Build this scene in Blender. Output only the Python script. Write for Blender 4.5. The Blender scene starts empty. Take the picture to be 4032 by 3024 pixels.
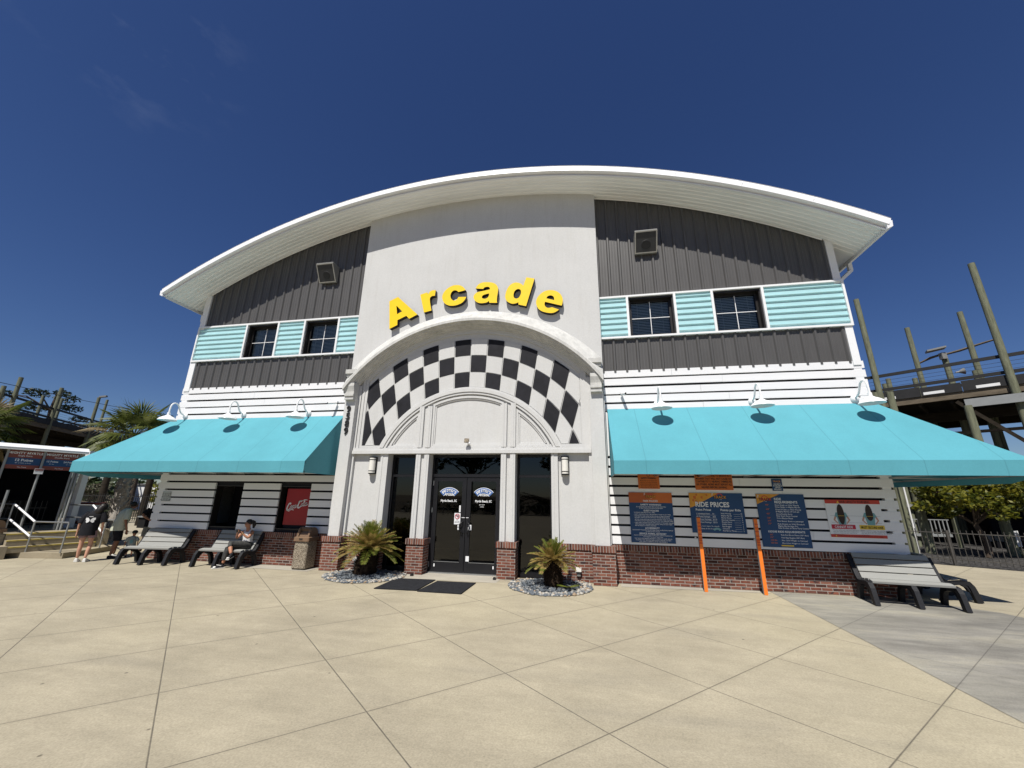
import bpy, bmesh, math, random
from math import sin, cos, pi, radians, sqrt, atan2
from mathutils import Vector, Matrix

SC = bpy.context.scene
COL = SC.collection
S = 1.18            # the scene is drawn in units of 1.18 m; everything is scaled to metres at the end

# ------------------------------------------------------------------ camera
cam = bpy.data.cameras.new('camera')
cam.sensor_width = 36.0
cam.lens = 1538.377 / 4032 * 36.0
cam.clip_start = 0.05
cam.clip_end = 4000
camo = bpy.data.objects.new('camera', cam)
COL.objects.link(camo)
_r = Vector((0.9831394, 0.1822820, 0.0144975)); _u = Vector((0.0364996, -0.2733112, 0.9612329)); _f = Vector((-0.1791778, 0.9444968, 0.2753562))
M = Matrix((( _r.x, _u.x, -_f.x, 0), (_r.y, _u.y, -_f.y, 0), (_r.z, _u.z, -_f.z, 0), (0, 0, 0, 1)))
camo.matrix_world = Matrix.Translation(Vector((2.83388, -9.14278, 1.704)) * S) @ M
SC.camera = camo

# ------------------------------------------------------------------ sky, sun, exposure
WISP = (-0.655, 0.316, 0.686)
SUN = Vector((-0.17, -1.0, 1.53)).normalized()          # towards the sun
world = bpy.data.worlds.new('World'); SC.world = world
world.use_nodes = True
nt = world.node_tree; nt.nodes.clear()
sky = nt.nodes.new('ShaderNodeTexSky'); sky.sky_type = 'NISHITA'; sky.sun_disc = False
sky.sun_elevation = math.asin(SUN.z)
sky.sun_rotation = atan2(SUN.x, SUN.y)
sky.altitude = 500; sky.air_density = 1.0; sky.dust_density = 0.5; sky.ozone_density = 6.0
bg = nt.nodes.new('ShaderNodeBackground'); bg.inputs['Strength'].default_value = 0.059
wo = nt.nodes.new('ShaderNodeOutputWorld')
hs = nt.nodes.new('ShaderNodeHueSaturation'); hs.inputs['Saturation'].default_value = 1.14; hs.inputs['Hue'].default_value = 0.513
nt.links.new(sky.outputs[0], hs.inputs['Color']); 
# a few faint wisps of high cloud, upper left
wtc = nt.nodes.new('ShaderNodeTexCoord'); wmp = nt.nodes.new('ShaderNodeMapping'); wmp.inputs['Scale'].default_value = (14, 9, 22); nt.links.new(wtc.outputs['Generated'], wmp.inputs[0])
wn = nt.nodes.new('ShaderNodeTexNoise'); wn.inputs['Scale'].default_value = 1.0; wn.inputs['Detail'].default_value = 6; wn.inputs['Roughness'].default_value = 0.6; nt.links.new(wmp.outputs[0], wn.inputs['Vector'])
wr = nt.nodes.new('ShaderNodeValToRGB'); wr.color_ramp.elements[0].position = 0.52; wr.color_ramp.elements[1].position = 0.85; nt.links.new(wn.outputs['Fac'], wr.inputs[0])
wd = nt.nodes.new('ShaderNodeVectorMath'); wd.operation = 'DISTANCE'; wd.inputs[1].default_value = WISP; nt.links.new(wtc.outputs['Generated'], wd.inputs[0])
wk = nt.nodes.new('ShaderNodeMapRange'); wk.inputs['From Min'].default_value = 0.03; wk.inputs['From Max'].default_value = 0.16; wk.inputs['To Min'].default_value = 0.14; wk.inputs['To Max'].default_value = 0.0; nt.links.new(wd.outputs['Value'], wk.inputs['Value'])
wm = nt.nodes.new('ShaderNodeMath'); wm.operation = 'MULTIPLY'; nt.links.new(wr.outputs[0], wm.inputs[0]); nt.links.new(wk.outputs[0], wm.inputs[1])
wx = nt.nodes.new('ShaderNodeMix'); wx.data_type = 'RGBA'; wx.inputs[7].default_value = (8, 9, 11, 1); nt.links.new(wm.outputs[0], wx.inputs[0]); nt.links.new(hs.outputs[0], wx.inputs[6])
nt.links.new(wx.outputs[2], bg.inputs[0]); nt.links.new(bg.outputs[0], wo.inputs[0])
sl = bpy.data.lights.new('sun', 'SUN'); sl.energy = 5.0; sl.angle = radians(0.5); sl.color = (1.0, 0.96, 0.89)
so = bpy.data.objects.new('sun', sl); COL.objects.link(so)
so.rotation_euler = SUN.to_track_quat('Z', 'Y').to_euler()
SC.view_settings.view_transform = 'Standard'; SC.view_settings.look = 'None'
SC.view_settings.exposure = 0.22; SC.view_settings.gamma = 1.0
try:
    SC.cycles.use_denoising = True; SC.cycles.max_bounces = 8; SC.cycles.transparent_max_bounces = 12
except Exception: pass

# ------------------------------------------------------------------ materials
def _n(nt, t, **kw):
    n = nt.nodes.new(t)
    for k, v in kw.items(): setattr(n, k, v)
    return n
def new_mat(name):
    m = bpy.data.materials.new(name); m.use_nodes = True
    nt = m.node_tree; b = nt.nodes['Principled BSDF']
    tc = _n(nt, 'ShaderNodeTexCoord'); mp = _n(nt, 'ShaderNodeMapping')
    mp.inputs['Scale'].default_value = (1/S, 1/S, 1/S)
    nt.links.new(tc.outputs['Object'], mp.inputs[0])
    return m, nt, b, mp.outputs[0]
def ramp(nt, fac, stops):
    r = _n(nt, 'ShaderNodeValToRGB'); e = r.color_ramp.elements
    while len(e) < len(stops): e.new(0.5)
    for k, (p, c) in enumerate(stops):
        e[k].position = p; e[k].color = tuple(c) + ((1,) if len(c) == 3 else ())
    nt.links.new(fac, r.inputs[0]); return r.outputs[0]
def noise(nt, vec, scale, detail=4, rough=0.6, dims='3D'):
    n = _n(nt, 'ShaderNodeTexNoise'); n.inputs['Scale'].default_value = scale
    n.inputs['Detail'].default_value = detail; n.inputs['Roughness'].default_value = rough
    nt.links.new(vec, n.inputs['Vector']); return n.outputs['Fac']
def mixc(nt, fac, a, b, mode='MIX'):
    m = _n(nt, 'ShaderNodeMix', data_type='RGBA', blend_type=mode)
    for s, v in ((0, fac), (6, a), (7, b)):
        if isinstance(v, (int, float)): m.inputs[s].default_value = v
        elif isinstance(v, tuple): m.inputs[s].default_value = v + ((1,) if len(v) == 3 else ())
        else: nt.links.new(v, m.inputs[s])
    return m.outputs[2]
def mathn(nt, op, a, b=None, c=None):
    m = _n(nt, 'ShaderNodeMath', operation=op)
    for s, v in enumerate((a, b, c)):
        if v is None: continue
        if isinstance(v, (int, float)): m.inputs[s].default_value = v
        else: nt.links.new(v, m.inputs[s])
    return m.outputs[0]
def bump(nt, b, h, strength=0.3, dist=0.01):
    n = _n(nt, 'ShaderNodeBump'); n.inputs['Strength'].default_value = strength; n.inputs['Distance'].default_value = dist
    nt.links.new(h, n.inputs['Height']); nt.links.new(n.outputs[0], b.inputs['Normal'])
def sc3(c, k): return tuple(min(1.0, x * k) for x in c)
def mat(name, c, rough=0.6, var=0.10, vs=2.5, bs=0, bst=0.2, spec=0.4, metal=0.0, c2=None, fine=0.0, stretch=None):
    m, nt, b, v = new_mat(name)
    if stretch:
        mp = _n(nt, 'ShaderNodeMapping'); mp.inputs['Scale'].default_value = stretch
        nt.links.new(v, mp.inputs[0]); v2 = mp.outputs[0]
    else: v2 = v
    f = noise(nt, v2, vs, 5, 0.65)
    lo, hi = (sc3(c, 1 - var), sc3(c, 1 + var)) if c2 is None else (c, c2)
    col = ramp(nt, f, [(0.3, lo), (0.7, hi)])
    if fine:
        f2 = noise(nt, v, 90, 2, 0.7)
        col = mixc(nt, 1.0, col, ramp(nt, f2, [(0.3, (1 - fine,) * 3), (0.7, (1 + fine,) * 3)]), 'MULTIPLY')
    nt.links.new(col, b.inputs['Base Color'])
    b.inputs['Roughness'].default_value = rough; b.inputs['Metallic'].default_value = metal
    b.inputs['Specular IOR Level'].default_value = spec
    if bs: bump(nt, b, noise(nt, v, bs, 3, 0.6), bst, 0.01)
    return m

def stucco_mat():
    m, nt, b, v = new_mat('white_stucco')
    f = noise(nt, v, 0.9, 6, 0.7); g = noise(nt, v, 26, 4, 0.75)
    col = ramp(nt, f, [(0.25, (0.53, 0.53, 0.52)), (0.75, (0.59, 0.59, 0.58))])
    col = mixc(nt, 1.0, col, ramp(nt, g, [(0.3, (0.93,) * 3), (0.7, (1.04,) * 3)]), 'MULTIPLY')
    mp = _n(nt, 'ShaderNodeMapping'); mp.inputs['Scale'].default_value = (5, 5, 0.5); nt.links.new(v, mp.inputs[0])
    col = mixc(nt, 1.0, col, ramp(nt, noise(nt, mp.outputs[0], 1.4, 6, 0.75), [(0.32, (0.955, 0.95, 0.94)), (0.50, (1.0,) * 3)]), 'MULTIPLY')
    nt.links.new(col, b.inputs['Base Color']); b.inputs['Roughness'].default_value = 0.9
    b.inputs['Specular IOR Level'].default_value = 0.15
    bump(nt, b, noise(nt, v, 60, 4, 0.7), 0.35, 0.008)
    return m
def stucco_stained():
    m, nt, b, v = new_mat('weathered_stucco')
    f = noise(nt, v, 2.2, 7, 0.75)
    mp = _n(nt, 'ShaderNodeMapping'); mp.inputs['Scale'].default_value = (6, 6, 1.2); nt.links.new(v, mp.inputs[0])
    h = noise(nt, mp.outputs[0], 1.5, 5, 0.7)
    col = ramp(nt, f, [(0.3, (0.47, 0.47, 0.45)), (0.7, (0.64, 0.635, 0.61))])
    col = mixc(nt, 1.0, col, ramp(nt, h, [(0.35, (0.84,) * 3), (0.6, (1.0,) * 3)]), 'MULTIPLY')
    nt.links.new(col, b.inputs['Base Color']); b.inputs['Roughness'].default_value = 0.92
    b.inputs['Specular IOR Level'].default_value = 0.15
    bump(nt, b, noise(nt, v, 60, 4, 0.7), 0.35, 0.008)
    return m
def brick_mat(name, bw, rh, off=0.5, mort=0.007):
    m, nt, b, v = new_mat(name)
    sp = _n(nt, 'ShaderNodeSeparateXYZ'); nt.links.new(v, sp.inputs[0])
    cb = _n(nt, 'ShaderNodeCombineXYZ')
    nt.links.new(mathn(nt, 'ADD', sp.outputs[0], sp.outputs[1]), cb.inputs[0]); nt.links.new(sp.outputs[2], cb.inputs[1])
    br = _n(nt, 'ShaderNodeTexBrick'); br.offset = off
    nt.links.new(cb.outputs[0], br.inputs['Vector'])
    br.inputs['Scale'].default_value = 1.0; br.inputs['Mortar Size'].default_value = mort; br.inputs['Mortar Smooth'].default_value = 0.3
    br.inputs['Brick Width'].default_value = bw; br.inputs['Row Height'].default_value = rh
    br.inputs['Color1'].default_value = (0.0, 0, 0, 1); br.inputs['Color2'].default_value = (1, 1, 1, 1); br.inputs['Mortar'].default_value = (0.5, 0.5, 0.5, 1)
    bc = ramp(nt, br.outputs['Color'], [(0.0, (0.07, 0.032, 0.025)), (0.25, (0.165, 0.060, 0.040)), (0.55, (0.235, 0.085, 0.054)), (0.8, (0.19, 0.082, 0.058)), (1.0, (0.27, 0.125, 0.085))])
    f = noise(nt, cb.outputs[0], 9, 5, 0.7)
    mp = _n(nt, 'ShaderNodeMapping'); mp.inputs['Scale'].default_value = (1, 2.2, 1); nt.links.new(cb.outputs[0], mp.inputs[0])
    fl = noise(nt, mp.outputs[0], 5.5, 2, 0.5)
    bc = mixc(nt, ramp(nt, f, [(0.35, (0, 0, 0)), (0.65, (1, 1, 1))]), mixc(nt, 1.0, bc, (0.62, 0.6, 0.62), 'MULTIPLY'), bc)
    bc = mixc(nt, ramp(nt, fl, [(0.60, (0, 0, 0)), (0.66, (1, 1, 1))]), bc, (0.045, 0.03, 0.03))
    w = noise(nt, cb.outputs[0], 3.0, 6, 0.8)
    bc = mixc(nt, ramp(nt, w, [(0.66, (0, 0, 0)), (0.74, (0.55, 0.55, 0.55))]), bc, (0.32, 0.27, 0.235))
    col = mixc(nt, br.outputs['Fac'], bc, (0.31, 0.28, 0.25))
    nt.links.new(col, b.inputs['Base Color']); b.inputs['Roughness'].default_value = 0.9; b.inputs['Specular IOR Level'].default_value = 0.2
    hh = mathn(nt, 'SUBTRACT', mathn(nt, 'MULTIPLY', noise(nt, cb.outputs[0], 40, 3), 0.35), br.outputs['Fac'])
    bump(nt, b, hh, 0.6, 0.012)
    return m
def concrete_mat(name, c, joints=True, line=1.0, grey=False):
    m, nt, b, v = new_mat(name)
    f1 = noise(nt, v, 0.55, 5, 0.6); f2 = noise(nt, v, 3.2, 6, 0.7); f3 = noise(nt, v, 70, 2, 0.7)
    mp = _n(nt, 'ShaderNodeMapping'); mp.inputs['Scale'].default_value = (0.7, 3.0, 1); mp.inputs['Rotation'].default_value = (0, 0, radians(-12)); nt.links.new(v, mp.inputs[0])
    f4 = noise(nt, mp.outputs[0], 1.1, 6, 0.7)
    a = 0.74 if grey else 0.86
    f5 = noise(nt, v, 0.23, 3, 0.5)
    col = ramp(nt, f1, [(0.3, sc3(c, a)), (0.7, sc3(c, 1.08))])
    col = mixc(nt, 1.0, col, ramp(nt, f4, [(0.3, (a,) * 3), (0.68, (1.06,) * 3)]), 'MULTIPLY')
    col = mixc(nt, ramp(nt, f5, [(0.50, (0.0,) * 3), (0.68, (0.45,) * 3)]), col, sc3((c[0] * 1.22, c[1] * 1.22, c[2] * 1.14), 1.0))
    col = mixc(nt, ramp(nt, noise(nt, mp.outputs[0], 0.42, 5, 0.6), [(0.56, (0.0,) * 3), (0.72, (0.38,) * 3)]), col, (c[0] * 0.66, c[1] * 0.68, c[2] * 0.74))
    col = mixc(nt, 1.0, col, ramp(nt, f2, [(0.3, (0.93, 0.93, 0.92)), (0.7, (1.05, 1.05, 1.05))]), 'MULTIPLY')
    col = mixc(nt, 1.0, col, ramp(nt, f3, [(0.3, (0.84,) * 3), (0.7, (1.13,) * 3)]), 'MULTIPLY')
    vo = _n(nt, 'ShaderNodeTexVoronoi'); vo.inputs['Scale'].default_value = 1.9; vo.inputs['Randomness'].default_value = 1.0
    nt.links.new(v, vo.inputs['Vector'])
    col = mixc(nt, ramp(nt, vo.outputs['Distance'], [(0.022, (0.75,) * 3), (0.034, (0,) * 3)]), col, (0.075, 0.06, 0.045))
    mps = _n(nt, 'ShaderNodeMapping'); mps.inputs['Scale'].default_value = (1.0, 7.0, 1); mps.inputs['Rotation'].default_value = (0, 0, radians(-24)); nt.links.new(v, mps.inputs[0])
    col = mixc(nt, ramp(nt, noise(nt, mps.outputs[0], 1.6, 7, 0.72), [(0.60, (0.0,) * 3), (0.70, (0.35,) * 3)]), col, sc3(c, 1.28))
    col = mixc(nt, ramp(nt, noise(nt, v, 1.3, 7, 0.78), [(0.60, (0.0,) * 3), (0.72, (0.30,) * 3)]), col, sc3(c, 0.62))
    vo2 = _n(nt, 'ShaderNodeTexVoronoi'); vo2.inputs['Scale'].default_value = 9.0; nt.links.new(v, vo2.inputs['Vector'])
    col = mixc(nt, ramp(nt, vo2.outputs['Distance'], [(0.05, (0.4,) * 3), (0.08, (0,) * 3)]), col, sc3(c, 0.45))
    if grey:
        col = mixc(nt, 1.0, col, ramp(nt, noise(nt, mp.outputs[0], 0.8, 6, 0.72), [(0.36, (0.74, 0.74, 0.75)), (0.52, (1.0,) * 3), (0.66, (1.22, 1.20, 1.12))]), 'MULTIPLY')
    hgt = mathn(nt, 'MULTIPLY', f3, 0.4)
    if joints:
        sp = _n(nt, 'ShaderNodeSeparateXYZ'); nt.links.new(v, sp.inputs[0])
        dx = mathn(nt, 'SUBTRACT', sp.outputs[0], 0.03); dy = mathn(nt, 'ADD', sp.outputs[1], 4.77)
        det = 0.96 * -0.85 - 0.97 * 0.955
        uu = mathn(nt, 'ADD', mathn(nt, 'MULTIPLY', dx, -0.85 / det), mathn(nt, 'MULTIPLY', dy, -0.97 / det))
        vv = mathn(nt, 'ADD', mathn(nt, 'MULTIPLY', dx, -0.955 / det), mathn(nt, 'MULTIPLY', dy, 0.96 / det))
        ls = []
        for q, w in ((uu, 0.0056), (vv, 0.0060)):
            fr = mathn(nt, 'SUBTRACT', mathn(nt, 'FRACT', mathn(nt, 'ADD', q, 0.5)), 0.5)
            d = mathn(nt, 'ABSOLUTE', fr)
            ls.append(mathn(nt, 'SUBTRACT', 1.0, mathn(nt, 'SMOOTH_MIN', mathn(nt, 'DIVIDE', d, w), 1.0, 0.3)))
        ln = mathn(nt, 'MAXIMUM', mathn(nt, 'MAXIMUM', ls[0], ls[1]), 0.0)
        lnm = mathn(nt, 'MULTIPLY', ln, ramp(nt, f2, [(0.25, (line * 0.55,) * 3), (0.7, (line,) * 3)]))
        col = mixc(nt, lnm, col, (0.035, 0.032, 0.03))
        # faint grime beside the joints
        d1 = mathn(nt, 'ABSOLUTE', mathn(nt, 'SUBTRACT', mathn(nt, 'FRACT', mathn(nt, 'ADD', vv, 0.5)), 0.5))
        col = mixc(nt, ramp(nt, d1, [(0.0, (0.16,) * 3), (0.05, (0.0,) * 3)]), col, sc3(c, 0.6))
        hgt = mathn(nt, 'SUBTRACT', hgt, mathn(nt, 'MULTIPLY', ln, 2.0))
    nt.links.new(col, b.inputs['Base Color']); b.inputs['Roughness'].default_value = 0.88; b.inputs['Specular IOR Level'].default_value = 0.2
    bump(nt, b, hgt, 0.35, 0.008)
    return m
def speck_mat(name, ca, cb_, cc, scale=38):
    m, nt, b, v = new_mat(name)
    vo = _n(nt, 'ShaderNodeTexVoronoi'); vo.inputs['Scale'].default_value = scale; nt.links.new(v, vo.inputs['Vector'])
    sp = _n(nt, 'ShaderNodeSeparateXYZ'); nt.links.new(vo.outputs['Color'], sp.inputs[0])
    col = ramp(nt, sp.outputs[0], [(0.1, ca), (0.5, cb_), (0.9, cc)])
    col = mixc(nt, ramp(nt, vo.outputs['Distance'], [(0.35, (0,) * 3), (0.75, (0.8,) * 3)]), col, sc3(ca, 0.4))
    nt.links.new(col, b.inputs['Base Color']); b.inputs['Roughness'].default_value = 0.85
    bump(nt, b, mathn(nt, 'SUBTRACT', 1.0, vo.outputs['Distance']), 0.7, 0.012)
    return m
def glass_mat(name, tint=0.30, rough=0.02):
    m = bpy.data.materials.new(name); m.use_nodes = True; nt = m.node_tree; nt.nodes.clear()
    o = _n(nt, 'ShaderNodeOutputMaterial'); mx = _n(nt, 'ShaderNodeMixShader'); fr = _n(nt, 'ShaderNodeFresnel'); fr.inputs['IOR'].default_value = 1.6
    t = _n(nt, 'ShaderNodeBsdfTransparent'); t.inputs[0].default_value = (tint * 0.9, tint, tint * 1.02, 1)
    g = _n(nt, 'ShaderNodeBsdfGlossy'); g.inputs['Roughness'].default_value = rough
    nt.links.new(fr.outputs[0], mx.inputs[0]); nt.links.new(t.outputs[0], mx.inputs[1]); nt.links.new(g.outputs[0], mx.inputs[2]); nt.links.new(mx.outputs[0], o.inputs[0])
    return m
def leaf_mat(name, ca, cb_, cc, sc=3.0, trans=0.35):
    m, nt, b, v = new_mat(name)
    f = noise(nt, v, sc, 4, 0.7)
    col = ramp(nt, f, [(0.3, ca), (0.5, cb_), (0.7, cc)])
    nt.links.new(col, b.inputs['Base Color']); b.inputs['Roughness'].default_value = 0.5; b.inputs['Specular IOR Level'].default_value = 0.35
    tr = _n(nt, 'ShaderNodeBsdfTranslucent'); nt.links.new(col, tr.inputs[0])
    mx = _n(nt, 'ShaderNodeMixShader'); mx.inputs[0].default_value = trans
    nt.links.new(b.outputs[0], mx.inputs[1]); nt.links.new(tr.outputs[0], mx.inputs[2])
    nt.links.new(mx.outputs[0], nt.nodes['Material Output'].inputs[0])
    return m
def fabric_mat(name, c):
    m, nt, b, v = new_mat(name)
    f = noise(nt, v, 1.1, 5, 0.65); g = noise(nt, v, 45, 3, 0.7)
    col = ramp(nt, f, [(0.3, sc3(c, 0.93)), (0.7, sc3(c, 1.06))])
    col = mixc(nt, 1.0, col, ramp(nt, g, [(0.3, (0.95,) * 3), (0.7, (1.04,) * 3)]), 'MULTIPLY')
    # sewn panel seams, one every 1.13 units
    sp = _n(nt, 'ShaderNodeSeparateXYZ'); nt.links.new(v, sp.inputs[0])
    d = mathn(nt, 'ABSOLUTE', mathn(nt, 'SUBTRACT', mathn(nt, 'FRACT', mathn(nt, 'DIVIDE', sp.outputs[0], 1.13)), 0.5))
    col = mixc(nt, ramp(nt, d, [(0.0, (0.6,) * 3), (0.010, (0,) * 3)]), col, sc3(c, 0.6))
    nt.links.new(col, b.inputs['Base Color']); b.inputs['Roughness'].default_value = 0.75; b.inputs['Specular IOR Level'].default_value = 0.2
    tr = _n(nt, 'ShaderNodeBsdfTranslucent'); nt.links.new(col, tr.inputs[0])
    mx = _n(nt, 'ShaderNodeMixShader'); mx.inputs[0].default_value = 0.05
    nt.links.new(b.outputs[0], mx.inputs[1]); nt.links.new(tr.outputs[0], mx.inputs[2]); nt.links.new(mx.outputs[0], nt.nodes['Material Output'].inputs[0])
    bump(nt, b, noise(nt, v, 3.0, 4, 0.6), 0.12, 0.02)
    return m
def wood_mat(name, c, stretch=(8, 8, 1), var=0.35):
    return mat(name, c, 0.9, var, 2.2, 30, 0.4, 0.15, stretch=stretch, fine=0.12)

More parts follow.
